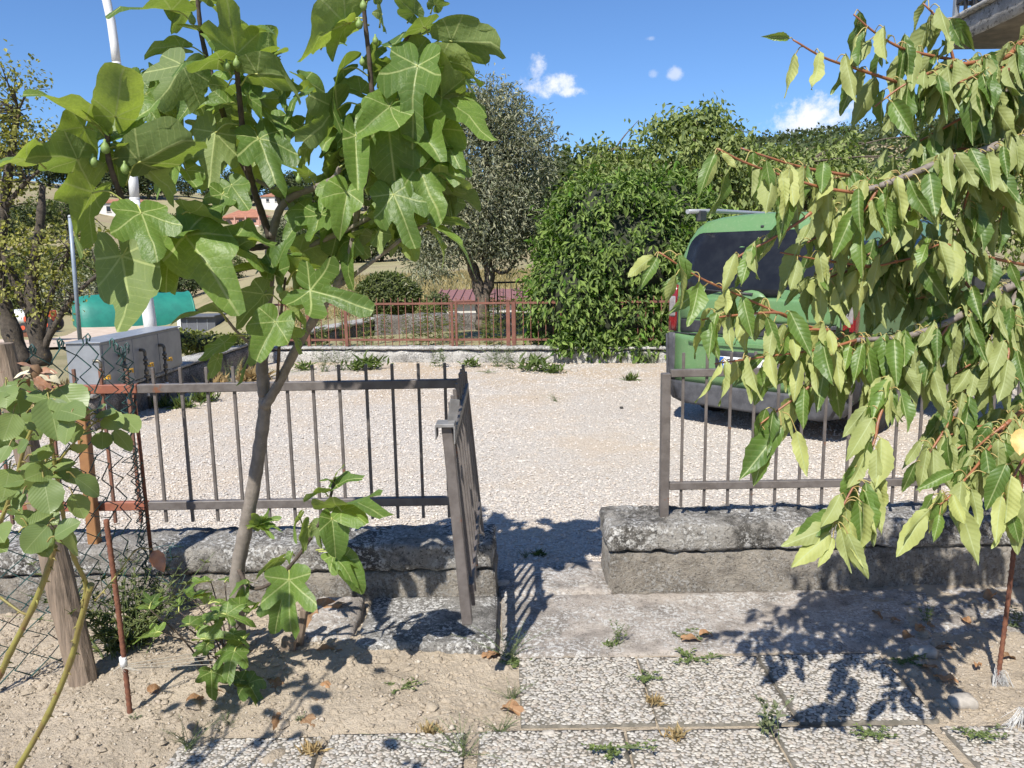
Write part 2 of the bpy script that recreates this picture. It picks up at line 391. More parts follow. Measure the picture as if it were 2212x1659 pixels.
# dirt road winding up the hillside
def ribbon(name, pts, wd, m_, lift=.05):
    P = spline([Vector(q) for q in pts], 10); V = []; F = []
    for i, q in enumerate(P):
        t = (P[min(i + 1, len(P) - 1)] - P[max(i - 1, 0)]).normalized(); nn = Vector((t.y, -t.x, 0))
        for k in (-1, -.5, 0, .5, 1):
            x, y = q.x + nn.x * wd / 2 * k, q.y + nn.y * wd / 2 * k; V.append((x, y, max(hz(x, y), hz(x + .4, y + .4), hz(x - .4, y - .4)) + lift))
    for i in range(len(P) - 1):
        for k in range(4): a = i * 5 + k; F.append((a, a + 1, a + 6, a + 5))
    return link(name, np_mesh(name, V, F, m_, smooth=True), kind='structure')
def gxy(u, d): q = at(u, 700, d); return (q.x, q.y, 0)
ribbon('dirt_road', [gxy(-160, 40), gxy(60, 37), gxy(170, 39), gxy(260, 52), gxy(240, 66), gxy(330, 80), gxy(480, 88), gxy(640, 100)], 4.2, M_ROAD, .12)

# ================================================================ gravel yard
YL = [(-9, 3.45), (14, 3.45), (14, 9.7), (3, 11.23), (-3.95, 12.2), (-4.02, 7.3), (-9, 6.6)]
def inyard(x, y):
    c = False
    for (x1, y1), (x2, y2) in zip(YL, YL[1:] + YL[:1]):
        if (y1 > y) != (y2 > y) and x < (x2 - x1) * (y - y1) / (y2 - y1) + x1: c = not c
    return c
mb = MB(); mb.add([(x, y, 0.0) for x, y in YL], [tuple(range(len(YL)))])
yard = mb.build('gravel_yard', M_GRAVEL, kind='structure')

def blobs(name, P, S, Rz, tint, template_v, template_f, m_, parent=None, kind='stuff', smooth=True, tilt=.5, flat=None):
    """many small stones in one mesh: P (n,3), S (n,3) sizes"""
    n = len(P); tv = np.asarray(template_v); tf = np.asarray(template_f); k = len(tv)
    rs = np.random.RandomState(len(P))
    W = tv[None] * (1 + rs.uniform(-.22, .22, (n, k, 1))) * S[:, None, :]
    t = rs.uniform(-tilt, tilt, n); ct, st = np.cos(t), np.sin(t)
    y, z = W[:, :, 1].copy(), W[:, :, 2].copy(); W[:, :, 1] = y * ct[:, None] - z * st[:, None]; W[:, :, 2] = y * st[:, None] + z * ct[:, None]
    c_, s_ = np.cos(Rz), np.sin(Rz); x, y = W[:, :, 0].copy(), W[:, :, 1].copy()
    W[:, :, 0] = x * c_[:, None] - y * s_[:, None]; W[:, :, 1] = x * s_[:, None] + y * c_[:, None]
    W += P[:, None, :]
    F = (tf[None] + (np.arange(n) * k)[:, None, None]).reshape(-1, tf.shape[1])
    me = np_mesh(name, W.reshape(-1, 3), F, m_, smooth=smooth, attrs={'tint': np.repeat(tint, k)})
    return link(name, me, parent, kind)
OCT = ([(1, 0, 0), (0, 1, 0), (-1, 0, 0), (0, -1, 0), (0, 0, 1), (0, 0, -1)], [(0, 1, 4), (1, 2, 4), (2, 3, 4), (3, 0, 4), (1, 0, 5), (2, 1, 5), (3, 2, 5), (0, 3, 5)])
def dome(n=8):
    v = [(math.cos(2 * math.pi * j / n), math.sin(2 * math.pi * j / n), 0) for j in range(n)] + [(.72 * math.cos(2 * math.pi * (j + .5) / n), .72 * math.sin(2 * math.pi * (j + .5) / n), .72) for j in range(n)] + [(0, 0, 1)]
    f = []
    for j in range(n): k = (j + 1) % n; f += [(j, k, n + j), (k, n + k, n + j), (n + j, n + k, 2 * n)]
    return v, f
rs = np.random.RandomState(3)
P = []
while len(P) < 60000:
    y = 3.5 + 8.3 * rs.rand() ** 1.9; x = rs.uniform(-.70, .70) * (y + .3)
    if inyard(x, y) and not (-.12 < x < .45 and y < 3.8 and rs.rand() < .85) and rs.rand() > .75 * (noise.noise(Vector((x * .6, y * .6, 4))) + .35): P.append((x, y, rs.uniform(-.002, .006)))
P = np.array(P); sz = rs.uniform(.004, .0115, len(P)) * (1 + (P[:, 1] - 3.5) * .05)
blobs('gravel', P, np.stack([sz * rs.uniform(.8, 1.5, len(P)), sz * rs.uniform(.7, 1.1, len(P)), sz * rs.uniform(.45, .9, len(P))], 1), rs.uniform(0, 6.28, len(P)), rs.rand(len(P)), *OCT, M_STONE, smooth=False)
tag(bpy.data.objects['gravel'], 'pale crushed limestone gravel covering the yard', 'gravel')

# ================================================================ garden soil with clods
def soil_h(x, y):
    q = Vector((x, y, 0))
    h = noise.fractal(q * 5.0, 1.0, 2.0, 4) * .012 + noise.noise(q * 1.2) * .02 + max(0, noise.noise(q * 13 + Vector((5, 2, 0)))) ** 2 * .035 + max(0, noise.noise(q * 31)) ** 2 * .016
    m_ = math.exp(-((x + 1.0) ** 2 + (y - 2.95) ** 2) / .35)
    fl = min(1, max(0, (-.02 - x) / .1)) if x < .7 else min(1, max(0, (x - 1.35) / .2))
    if y < 2.36: fl *= 1 if x < -1.15 else .3
    return (h + m_ * .05 + .006) * max(fl, .12) + (.006 if y < 2.85 else -.012) * (1 - max(fl, .12))
xs = np.concatenate([np.arange(-4.5, -2.2, .06), np.arange(-2.2, 2.6, .018), np.arange(2.6, 4.6, .08)]); ys = np.concatenate([np.arange(-1.5, 1.8, .12), np.arange(1.8, 3.52, .018)])
V = [(x, y, soil_h(x, y)) for y in ys for x in xs]; nx = len(xs)
F = [(j * nx + i, j * nx + i + 1, (j + 1) * nx + i + 1, (j + 1) * nx + i) for j in range(len(ys) - 1) for i in range(nx - 1)]
soil = link('garden_soil', np_mesh('garden_soil', V, F, M_SOIL, smooth=True), kind='structure')
P = []
while len(P) < 2600:
    x, y = rs.uniform(-2.3, 2.3), rs.uniform(1.9, 3.35)
    if x < .0 or x > 1.35 or rs.rand() < .04: P.append((x, y, soil_h(x, y) + .002))
P = np.array(P); sz = rs.uniform(.0025, .008, len(P)) * (1 + (rs.rand(len(P)) > .97) * 1.0)
o = blobs('small_stones', P, np.stack([sz * rs.uniform(.8, 1.5, len(P)), sz, sz * .6], 1), rs.uniform(0, 6.28, len(P)), rs.rand(len(P)), *OCT, stonemat('field_stone', [(.42, .36, .28), (.58, .53, .45), (.40, .33, .26), (.50, .44, .36)]))
tag(o, 'small pale stones scattered over the bare clay soil', 'stones')

P = []
while len(P) < 5200:
    x, y = rs.uniform(-2.3, 2.2), rs.uniform(1.9, 3.3)
    if (x < -.03 and not (y > 2.86 and x > -.62)) or x > 1.42: P.append((x, y, soil_h(x, y)))
P = np.array(P); sz = rs.uniform(.004, .014, len(P)) * (1 + (rs.rand(len(P)) > .96) * 1.2) * np.where(rs.rand(len(P)) > .4, .6, 1)
o = blobs('soil_clods', P, np.stack([sz * rs.uniform(.8, 1.5, len(P)), sz, sz * .7], 1), rs.uniform(0, 6.28, len(P)), rs.rand(len(P)), *dome(7), M_SOIL)
tag(o, 'loose clods of dry clay on the garden bed', 'soil')

# ================================================================ rough blocks
def rough_block(name, lo, hi, m_, parent=None, step=.035, amp=.006, bev=.02, warp=None, kind=None, seed=0):
    lo, hi = Vector(lo), Vector(hi); nn = [max(2, int(round((hi[k] - lo[k]) / step))) for k in range(3)]; V = []; idx = {}; F = []
    def vid(i, j, k):
        if (i, j, k) not in idx:
            p = Vector((lerp(lo.x, hi.x, i / nn[0]), lerp(lo.y, hi.y, j / nn[1]), lerp(lo.z, hi.z, k / nn[2])))
            b = min(bev, (hi.x - lo.x) * .45, (hi.y - lo.y) * .45, (hi.z - lo.z) * .45)
            c = Vector((min(max(p[q], lo[q] + b), hi[q] - b) for q in range(3))); d = p - c
            if d.length > 1e-6: d.normalize()
            p = c + d * b
            h = noise.fractal(p * 11 + Vector((seed, 0, 0)), .8, 2, 4) * amp + noise.noise(p * 55 + Vector((0, seed, 0))) * amp * .55 + noise.noise(p * 2.3 + Vector((0, 0, seed))) * amp * .8 + noise.noise(p * 120) * amp * .25
            p = p + d * h
            idx[(i, j, k)] = len(V); V.append(tuple(warp(p) if warp else p))
        return idx[(i, j, k)]
    a, b, c = nn
    for i in range(a):
        for j in range(b):
            F.append((vid(i, j, c), vid(i + 1, j, c), vid(i + 1, j + 1, c), vid(i, j + 1, c)))
            F.append((vid(i, j, 0), vid(i, j + 1, 0), vid(i + 1, j + 1, 0), vid(i + 1, j, 0)))
        for k in range(c):
            F.append((vid(i, 0, k), vid(i + 1, 0, k), vid(i + 1, 0, k + 1), vid(i, 0, k + 1)))
            F.append((vid(i, b, k), vid(i, b, k + 1), vid(i + 1, b, k + 1), vid(i + 1, b, k)))
    for j in range(b):
        for k in range(c):
            F.append((vid(0, j, k), vid(0, j, k + 1), vid(0, j + 1, k + 1), vid(0, j + 1, k)))
            F.append((vid(a, j, k), vid(a, j + 1, k), vid(a, j + 1, k + 1), vid(a, j, k + 1)))
    return link(name, np_mesh(name, V, F, m_, smooth=True), parent, kind)
# front walls: cast body with a cracked-off coping on top
def wavy(f): return lambda p: Vector((p.x, p.y, p.z + (noise.noise(Vector((p.x * 5, 0, 3))) * .008 + noise.noise(Vector((p.x * 24, 0, 1))) * .004) * f(p.z)))
wl = thing('garden_wall', 'low mossy concrete wall behind the fig tree, under the left fence', 'wall', (-1.8, 3.45, 0))
rough_block('wall_base', (-5.0, 3.308, -.1), (-.085, 3.59, .174), M_WALLB, wl, .03, .008, .012, wavy(lambda z: 1 if z > .1 else 0), seed=1)
rough_block('coping', (-5.0, 3.30, .179), (-.09, 3.60, .30), M_WALL, wl, .022, .012, .02, wavy(lambda z: 1 if z < .24 else .3), seed=2)
wr = thing('garden_wall', 'lichen spotted concrete wall with a long crack, under the fence by the van', 'wall', (1.9, 3.6, 0))
rough_block('wall_base', (.44, 3.432, -.1), (5.2, 3.735, .195), M_WALLB, wr, .03, .009, .018, wavy(lambda z: 1 if z > .1 else 0), seed=5)
rough_block('coping', (.435, 3.425, .20), (5.2, 3.745, .325), M_WALL, wr, .022, .013, .022, wavy(lambda z: 1 if z < .26 else .3), seed=7)

# threshold, apron and slabs
pv = bpy.data.objects.new('garden_path', None); col.objects.link(pv); pv['kind'] = 'structure'
rough_block('threshold', (-.085, 3.40, -.1), (.46, 3.78, .022), M_APRON, pv, .03, .006, .02, seed=11)
rough_block('apron', (-.07, 2.83, -.1), (3.4, 3.425, .012), M_APRON, pv, .035, .008, .02, lambda p: p + Vector((0, 0, -.012 if p.x > 1.3 and p.y < 2.98 else 0)), seed=13)
rough_block('concrete_slab', (-.645, 2.86, -.06), (-.08, 3.31, .058), M_SLABC, pv, .025, .004, .012, seed=17)
b_ = rough_block('stone_block', (-.86, 2.90, -.05), (-.665, 3.22, .065), M_APRON, None, .022, .007, .018, lambda p: p + Vector((0, 0, (p.y - 2.9) * .12 - (p.x + .66) * .05)), seed=19)
tag(b_, 'weathered stone block with dry leaves on it, left of the speckled slab', 'stone')
DV, DF = dome(7)
M_CEM = simple('slab_cement', (.20, .18, .15), (.12, .11, .09), .95, 30, bmp=.6, spec=.1)
slabs = [(.012, .462, 2.372, 2.815, 0), (.474, .935, 2.368, 2.81, .4), (.945, 1.405, 2.362, 2.808, -.6),
         (-1.10, -.64, 1.87, 2.335, -.5), (-.615, -.175, 1.875, 2.34, .5), (-.125, .345, 1.87, 2.345, .6), (.36, .83, 1.875, 2.342, -.3), (.845, 1.35, 1.872, 2.34, .5), (1.395, 1.90, 1.87, 2.335, -1), (1.93, 2.42, 1.87, 2.33, .5)]
for k, (x0, x1, y0, y1, rt) in enumerate(slabs):
    zt = .022 + rnd.uniform(-.004, .006)
    sl = rough_block('pebble_slab', (x0 - .005, y0 - .005, -.05), (x1 + .005, y1 + .005, zt - .0035), M_CEM, pv, .03, .0016, .01, seed=30 + k)
    x0 -= .005; x1 += .005; y0 -= .005; y1 += .005; g = .0128; pts = []
    for j in range(int((y1 - y0 - .012) / (g * .87))):
        for i in range(int((x1 - x0 - .012) / g)):
            if rs.rand() < .04: continue
            pts.append((x0 + .012 + (i + (.5 if j % 2 else 0)) * g + rs.uniform(-.0045, .0045), y0 + .012 + j * g * .87 + rs.uniform(-.0045, .0045), zt - .003))
    P = np.array(pts); P = P[(P[:, 0] < x1 - .006) & (P[:, 1] < y1 - .006)]; n_ = len(P); sz = rs.uniform(.0040, .0084, n_)
    blobs('pebble_facing', P, np.stack([sz * rs.uniform(.9, 1.5, n_), sz * rs.uniform(.75, 1.05, n_), sz * rs.uniform(.22, .42, n_)], 1), rs.normal(0, .7, n_), rs.rand(n_), DV, DF, M_PEB, sl, tilt=.12)

# far retaining walls of the yard
fw = thing('retaining_wall', 'long low whitewashed concrete wall under the rust red fence', 'wall', (0, 11.7, 0))
def slant(p): return Vector((p.x, p.y - .14 * p.x, p.z))
rough_block('wall_base', (-4.0, 11.65, -.2), (3.4, 11.88, .19), M_FARW, fw, .09, .014, .03, slant, seed=41)
rough_block('coping', (-4.05, 11.62, .197), (3.4, 11.93, .245), M_FARW, fw, .09, .012, .02, slant, seed=43)
cw = thing('retaining_wall', 'dark stained concrete wall below the grey metal cabinet', 'wall', (-4.1, 9.6, 0))
rough_block('wall_base', (-4.33, 7.25, -.6), (-4.0, 12.1, .30), concrete('shade_darkened_concrete', (.25, .22, .19), .35, .7), cw, .08, .012, .03, seed=47)  # face lies away from the sun; its shade is put into this concrete colour
rough_block('coping', (-4.35, 7.22, .307), (-3.99, 12.15, .355), M_FARW, cw, .08, .014, .02, seed=49)
# ================================================================ metalwork materials
M_IRON = simple('grey_brown_paint', (.145, .128, .118), (.10, .086, .078), .5, 18, bmp=.35, bdist=.002, spots=[((.20, .17, .15), 60, .64), ((.17, .075, .04), 11, .62)])
M_RED = simple('red_oxide_paint', (.30, .10, .058), (.22, .08, .045), .6, 14, bmp=.3, bdist=.002, spots=((.30, .16, .07), 35, .6))
M_ORANGE = simple('orange_rust_paint', (.31, .155, .06), (.25, .12, .05), .6, 12, bmp=.2, bdist=.002)
M_FRED = simple('faded_red_oxide', (.21, .085, .055), (.15, .06, .04), .65, 9, spots=((.28, .17, .11), 22, .62))
M_RUST = simple('rusty_steel', (.21, .085, .045), (.13, .05, .03), .85, 60, bmp=.6, bdist=.003)
M_BLACK = simple('black_iron', (.02, .02, .022), (.03, .028, .027), .5, 20)
M_WIRE = simple('green_coated_wire', (.03, .115, .105), (.02, .05, .05), .5, 9, bmp=.2, bdist=.001, spots=[((.06, .04, .035), 7, .55), ((.10, .24, .22), 40, .66)])
M_GALV = simple('galvanised_sheet', (.33, .345, .36), (.27, .285, .30), .42, 5, metal=.35, bmp=.1, bdist=.002)
M_PIPE = simple('brass_and_steel', (.19, .165, .12), (.10, .09, .075), .45, 40, metal=.6)
M_YEL = simple('yellow_handle', (.75, .42, .02), (.62, .33, .02), .4, 30)
M_WHITE = simple('white_paint', (.76, .76, .74), (.68, .68, .66), .45, 8, spots=((.45, .42, .38), 30, .68))
M_WOOD = None
def woodmat(name, c1, c2):
    m_, t = mat(name); p = pos(t)
    s_ = t.n('ShaderNodeMapping', p, Scale=(60.0, 60.0, 4.0)).outputs[0]
    g = t.noise(1.0, 5, .7, s_)
    c = t.mix(t.smooth(g, .35, .7), c1, c2); c = t.mix(t.math('MULTIPLY', t.smooth(t.noise(7, 4, .6, p), .5, .7), .4), c, tuple(q * .6 for q in c2))
    finish(t, t.n('ShaderNodeBsdfPrincipled', Base_Color=c, Roughness=.9, Normal=bump(t, g, .8, .008))); return m_
M_WOOD = woodmat('weathered_timber', (.27, .205, .15), (.13, .10, .072))

# ================================================================ front fence, grey section and red section
FY = 3.45
zt, zb = at(985, 828, FY).z, at(970, 1081, FY).z; zbt, zbb = at(911, 785, FY).z, at(911, 1119, FY).z
x0 = at(966, 950, FY).x; SPC = .1195
barmesh = MB().box((0, 0, 0), (.0135, .0135, zbt - zbb), bev=.0015).mesh('bar', M_IRON)
barmesh_r = MB().box((0, 0, 0), (.0135, .0135, zbt - zbb), bev=.0015).mesh('bar', simple('rusting_bar', (.20, .085, .05), (.13, .075, .055), .65, 12))
xs_ = at(300, 850, FY).x; xe = at(990, 828, FY).x
gf = thing('iron_fence', 'grey brown iron fence panel on the wall behind the fig tree', 'fence', ((xs_ + xe) / 2, FY, .3))
for z in (zt, zb): MB().bar((xs_, FY, z), (xe, FY, z), .032, .040, bev=.003).build('rail', M_IRON, gf)
k = 0
while x0 - k * SPC > xs_ + .02: link('bar', barmesh, gf, loc=(x0 - k * SPC + rnd.uniform(-.002, .002), FY + .003, (zbt + zbb) / 2)); k += 1
rf = thing('iron_fence', 'rust red iron fence section behind the chain link mesh', 'fence', (-2.2, FY, .3))
for z in (zt, zb): MB().bar((-4.6, FY + .002, z), (xs_ - .004, FY + .002, z), .032, .040, bev=.003).build('rail', M_RED, rf)
while x0 - k * SPC > -4.5: link('bar', barmesh_r, rf, loc=(x0 - k * SPC, FY + .004, (zbt + zbb) / 2)); k += 1
pa, pb = at(178, 890, FY - .045), at(206, 1182, FY - .045)
tag(MB().bar((pb.x, pb.y, .285), (pa.x, pa.y, zt + .01), .045, .045, bev=.003).build('post', M_ORANGE, rf), 'orange brown square post')

# fence by the van
RY = 3.56
rv = thing('iron_fence', 'grey brown iron fence on the wall in front of the green van', 'fence', (1.9, RY, .32))
px = at(1436, 960, RY).x; ptop = at(1440, 806, RY).z
MB().box((px, RY, (.31 + ptop) / 2), (.042, .042, ptop - .31), bev=.003).build('post', M_IRON, rv)
zr_t, zr_b = at(1700, 802, RY).z, at(1700, 1045, RY).z; t_, b_ = at(1600, 760, RY).z, at(1600, 1092, RY).z
for z in (zr_t, zr_b): MB().bar((px + .022, RY, z), (4.6, RY, z), .030, .036, bev=.003).build('rail', M_IRON, rv)
bm2 = MB().box((0, 0, 0), (.0125, .0125, t_ - b_), bev=.0015).mesh('bar', M_IRON); xb = at(1473, 950, RY).x; k = 0
while xb + k * .1125 < 4.5: link('bar', bm2, rv, loc=(xb + k * .1125 + rnd.uniform(-.002, .002), RY + .003, (t_ + b_) / 2)); k += 1

# gate leaf standing open towards the garden
gt = thing('iron_gate', 'grey brown iron gate leaf standing open, seen edge on', 'gate', (-.2, 2.95, .33))
ft, fb, nt_, nb = at(1000, 788, 3.40), at(1036, 1133, 3.40), at(972, 868, 2.60), at(1023, 1307, 2.60)
for k in range(8):
    f = k / 7
    MB().bar(lerp(fb, nb, f), lerp(ft, nt_, f), .0135, .0135, up=(0, 1, 0), bev=.0015).build('bar', M_IRON, gt)
pt, pbm = at(966, 920, 2.52), at(1010, 1345, 2.52)
MB().bar(pbm, pt, .036, .040, up=(0, 1, 0), bev=.003).build('latch_post', M_IRON, gt)
ht, hb = lerp(fb, ft, 1.0), lerp(fb, ft, -.08)
MB().bar(hb + Vector((-.005, .05, 0)), ht + Vector((-.005, .05, -.04)), .036, .04, up=(0, 1, 0), bev=.003).build('hinge_post', M_IRON, gt)
for f in (.86, .12): MB().bar(lerp(fb, ft, f) + Vector((0, .03, 0)), lerp(nb, nt_, f) + Vector((0, -.062, 0)), .028, .036, bev=.003).build('rail', M_IRON, gt)
cap = MB(); c = pt + Vector((-.004, -.002, .008))
cap.box(c, (.062, .075, .012), bev=.002).box(c + Vector((-.031, 0, -.022)), (.004, .075, .045)).box(c + Vector((.030, -.01, -.03)), (.004, .06, .06)).bar(c + Vector((.018, .03, 0)), c + Vector((.03, .035, .075)), .012, .03)
cap.build('latch_plate', simple('bare_steel_plate', (.22, .215, .21), (.15, .145, .14), .5, 30), gt)

# ================================================================ chain link mesh along the left edge
cl = thing('chain_link_fence', 'sagging green chain link mesh hung from the leaning wooden post', 'fence', (-1.6, 2.95, 0))
path = spline([at(-330, 850, 2.35), at(-120, 850, 2.6), at(60, 850, 2.78), at(180, 850, 2.98), at(262, 850, 3.15), at(284, 850, 3.20)], 12)
L = [0]
for a, b in zip(path, path[1:]): L.append(L[-1] + (Vector((b.x, b.y, 0)) - Vector((a.x, a.y, 0))).length)
def onpath(s_):
    for i in range(len(L) - 1):
        if s_ <= L[i + 1] or i == len(L) - 2: return path[i].lerp(path[i + 1], (s_ - L[i]) / (L[i + 1] - L[i]))
CW, CH = .058, .046; ncol = int(L[-1] / CW)
for k in range(ncol + 4):
    s0 = min(k * CW, L[-1]) if k < ncol else L[-1] - .01 * (k - ncol)
    top = interp(k / ncol, [(0, 1.24), (.55, 1.235), (.8, 1.27), (.93, 1.25), (1, 1.2)]); pts = []; z = top; q = 0
    rag = .004 if k < ncol - 3 else .014
    while z > .03:
        off = (CW * .49) * (1 if (q + k) % 2 else -1); p = onpath(min(max(s0 + off, 0), L[-1] + .01))
        wob = noise.noise(Vector((s0 * 3, z * 3, 1))) * .05 * (1 if z < .8 else .3)
        pts.append(Vector((p.x + rnd.uniform(-rag, rag) + (.06 * max(0, .35 - z) if k > ncol - 4 else 0), p.y + (.004 if q % 2 else -.004) + wob + rnd.uniform(-rag, rag), z + rnd.uniform(-rag, rag)))); z -= CH * (.75 if k > ncol else 1); q += 1
    h0 = pts[0]; hook = [h0 + Vector((.006, 0, .004)), h0 + Vector((.012, 0, .022)), h0 + Vector((.004, 0, .034)), h0 + Vector((-.006, 0, .024)), h0 + Vector((-.004, 0, .0))]
    MB().tube(hook + pts[1:], .0031, 5).build('wire', M_WIRE, cl)
p = onpath(L[-1] - .01); MB().tube([(p.x + .012, p.y + .03, .3), (p.x + .004, p.y + .03, 1.02)], .008, 6).build('edge_rod', M_RUST, cl)
ww = MB()
for k in range(14):
    z = rnd.uniform(.12, .34); a = rnd.uniform(0, 6); c0 = Vector((p.x + .05 + rnd.uniform(-.04, .06), p.y - .02 + rnd.uniform(-.05, .03), z))
    ww.tube([c0 + Vector((math.cos(a + q) * .05 * (1 + .3 * q % 1), math.sin(a + q) * .03, rnd.uniform(-.05, .05))) for q in range(6)], .0016, 4)
ww.build('curled_wire', M_WIRE, cl)

# leaning wooden post and steel stakes
def post(name, label, cat, a, b, ra, rb, m_, n=9, group=None, amp=.006):
    a, b = Vector(a), Vector(b); t = thing(name, label, cat, a, group); mb = MB(); k = 14; o = []
    for i in range(k + 1):
        f = i / k; c = a.lerp(b, f); r_ = lerp(ra, rb, f)
        for j in range(n):
            g = 2 * math.pi * j / n; rr = r_ * (1 + noise.noise(Vector((math.cos(g) * 2, math.sin(g) * 2, f * 2))) * .18) + rnd.uniform(-amp, amp) * .3
            o.append(c + Vector((math.cos(g) * rr, math.sin(g) * rr, 0)))
    mb.smooth = False
    mb.add(o, [(i * n + j, i * n + (j + 1) % n, (i + 1) * n + (j + 1) % n, (i + 1) * n + j) for i in range(k) for j in range(n)] + [tuple(range(n))[::-1], tuple(k * n + j for j in range(n))])
    return t, mb.build('timber', m_, t)
wp, _ = post('wooden_post', 'grey weathered wooden post leaning over beside the chain link mesh', 'post', gr(187, 1494, -.02), at(0, 742, 2.72), .052, .042, M_WOOD)
MB().lathe(at(12, 800, 2.722), [(.046, -.004), (.05, 0), (.046, .004)], 10).build('wire_band', M_RUST, wp)
def rebar(name, label, pts, r_, group=None):
    t = thing(name, label, 'stake', pts[0], group); P = []; Rr = []; L_ = sum((Vector(b) - Vector(a)).length for a, b in zip(pts, pts[1:]))
    n = int(L_ / .012); sp_ = [Vector(pts[0]).lerp(Vector(pts[-1]), i / n) for i in range(n + 1)]
    for i, q in enumerate(sp_): P.append(q + Vector((math.sin(i * .05) * .004, 0, 0))); Rr.append(r_ * (1.14 if i % 2 else .92))
    MB().tube(P, Rr, 7).build('rod', M_RUST, t); return t
rb0, rb1 = gr(284, 1570, -.02), at(229, 1122, 2.47)
rbx = rebar('rebar_stake', 'rusty ribbed steel stake with a white tag and twine', [rb0, rb1], .0085)
M_PLAST = simple('white_plastic_tag', (.80, .80, .78), (.72, .72, .70), .35, 40)
M_TWINE = simple('pale_twine', (.50, .47, .40), (.36, .33, .28), .9, 90)
tg = lerp(rb0, rb1, .325); ax = (rb1 - rb0).normalized()
MB().tube([tg - ax * .017, tg - ax * .016, tg + ax * .016, tg + ax * .017], [.009, .0125, .0125, .009], 10).build('tag_sleeve', M_PLAST, rbx)
kn = tg - ax * .022; fb_ = gr(520, 1428, .10); tw = MB()
for k in range(4): tw.tube(spline([kn + Vector((0, -.01, .004 * k)), kn.lerp(fb_, .3) + Vector((0, rnd.uniform(-.01, .01), -.012 + .012 * k)), kn.lerp(fb_, .7) + Vector((0, .02 * (k - 1), .004 + .006 * k)), fb_ + Vector((0, 0, .02 * (k - 1)))], 6), .0013, 4)
for k in range(12):
    a = rnd.uniform(0, 6.28); tw.tube(spline([kn, kn + Vector((math.cos(a) * .012, -abs(math.sin(a)) * .013, .004)), kn + Vector((math.cos(a) * .05 + .02, -.02, rnd.uniform(-.02, .01)))], 4), .0009, 3)
tw.build('twine', M_TWINE, rbx)
st0, st1 = gr(2152, 1490, -.02), at(2196, 1120, 2.62); st2 = st0 + (st1 - st0) * 1.5
stx = rebar('rebar_stake', 'thin dark rusty stake under the cherry tree with frayed white fibres', [st0, st2], .008)
fz = MB()
for k in range(90):
    a, s_ = rnd.uniform(0, 6.28), rnd.uniform(.4, 1); c = st0 + Vector((0, 0, .03 + .05 * rnd.random()))
    fz.tube(spline([c, c + Vector((math.cos(a) * .02, -.01 + math.sin(a) * .015, rnd.uniform(-.01, .02))), c + Vector((math.cos(a) * .05 * s_ + rnd.uniform(-.02, .02), -.04 * s_, -.03 - .04 * s_ * rnd.random()))], 4), .0006, 3, cap=False)
fz.build('frayed_fibre', simple('frayed_white_twine', (.62, .62, .60), (.48, .47, .45), .9, 90), stx)
f2 = MB(); c2 = gr(2205, 1560, .02)
for k in range(60):
    a = rnd.uniform(0, 6.28); c = c2 + Vector((0, 0, .05 * rnd.random()))
    f2.tube(spline([c, c + Vector((math.cos(a) * .02, -.01, .01)), c + Vector((math.cos(a) * .05 - .02, -.05 * rnd.random(), -.03))], 4), .0007, 3, cap=False)
tag(f2.build('frayed_twine', MT['frayed_white_twine']), 'tuft of frayed white twine on the soil at the right edge', 'twine')

# ================================================================ meter cabinet with gas risers
cb = thing('meter_cabinet', 'grey sheet metal utility cabinet on the dark stained wall', 'cabinet', (-4.15, 8.35, .36))
MB().box((-4.15, 8.36, .585), (.33, 1.80, .46), bev=.004).build('body', M_GALV, cb)
lid = MB(); lid.box((-4.15, 8.36, .823), (.37, 1.84, .012), bev=.003); lid.build('lid', M_GALV, cb)
for k in range(3): MB().box((-3.985 + .003, 7.50 + .6 * k + .29, .583), (.008, .585, .42), bev=.002).build('door', M_GALV, cb)
for u in (226, 276, 320, 361):
    yy = 3.94 / ((1106 - u) / FOC) / .987 - .25; z0 = .66; pm = MB(); r_ = .017
    pm.tube(spline([(-3.99, yy, z0), (-3.945, yy, z0), (-3.925, yy, z0 - .02), (-3.925, yy, z0 - .06)], 5), r_, 8).tube([(-3.925, yy, z0 - .06), (-3.925, yy, .02)], r_ * .8, 8)
    rp = pm.build('riser_pipe', M_PIPE, cb)
    for z, h, rr in ((.54, .03, .026), (.50, .025, .024), (.40, .05, .025), (.36, .03, .028), (.31, .02, .022)): MB().lathe((-3.925, yy, z), [(rr * .8, 0), (rr, .004), (rr, h - .004), (rr * .8, h)], 8).build('coupling', M_PIPE, rp)
    vh = MB(); vh.box((-3.885, yy, .49), (.04, .02, .02), bev=.004).box((-3.862, yy, .515), (.014, .075, .018), bev=.005).box((-3.862, yy + .03, .495), (.014, .018, .04), bev=.005)
    vh.build('valve_handle', M_YEL, rp)
    MB().tube([(-3.925, yy, .24), (-3.925, yy, .16)], r_ * .95, 8).build('pipe_sleeve', M_WHITE, rp)

# ================================================================ poles
lp = thing('lamp_post', 'tall tapering white pole behind the metal cabinet', 'pole', at(327, 735, 9.9))
ld = 9.9
sec = [([(329, 740), (323, 690), (316, 640), (309, 592)], .080), ([(309, 592), (307, 585), (300, 520), (291, 432)], .066), ([(291, 432), (288, 390), (276, 300), (262, 210), (252, 140)], .058), ([(252, 140), (247, 95), (240, 45), (230, 0), (214, -50), (190, -110)], .051)]
for pts, r_ in sec:
    P = [at(u, v, ld) for u, v in pts]; MB().tube(P, [r_] * (len(P) - 1) + [r_ * .93], 14).build('pole_section', M_WHITE, lp)
    MB().tube([P[0] + (P[1] - P[0]).normalized() * q for q in (0.0, .012, .03)], [r_ * 1.0, r_ * 1.08, r_ * .99], 14).build('joint_collar', M_WHITE, lp)
gp = thing('thin_pole', 'thin blue grey metal pole left of the teal shed', 'pole', at(173, 722, 10.4))
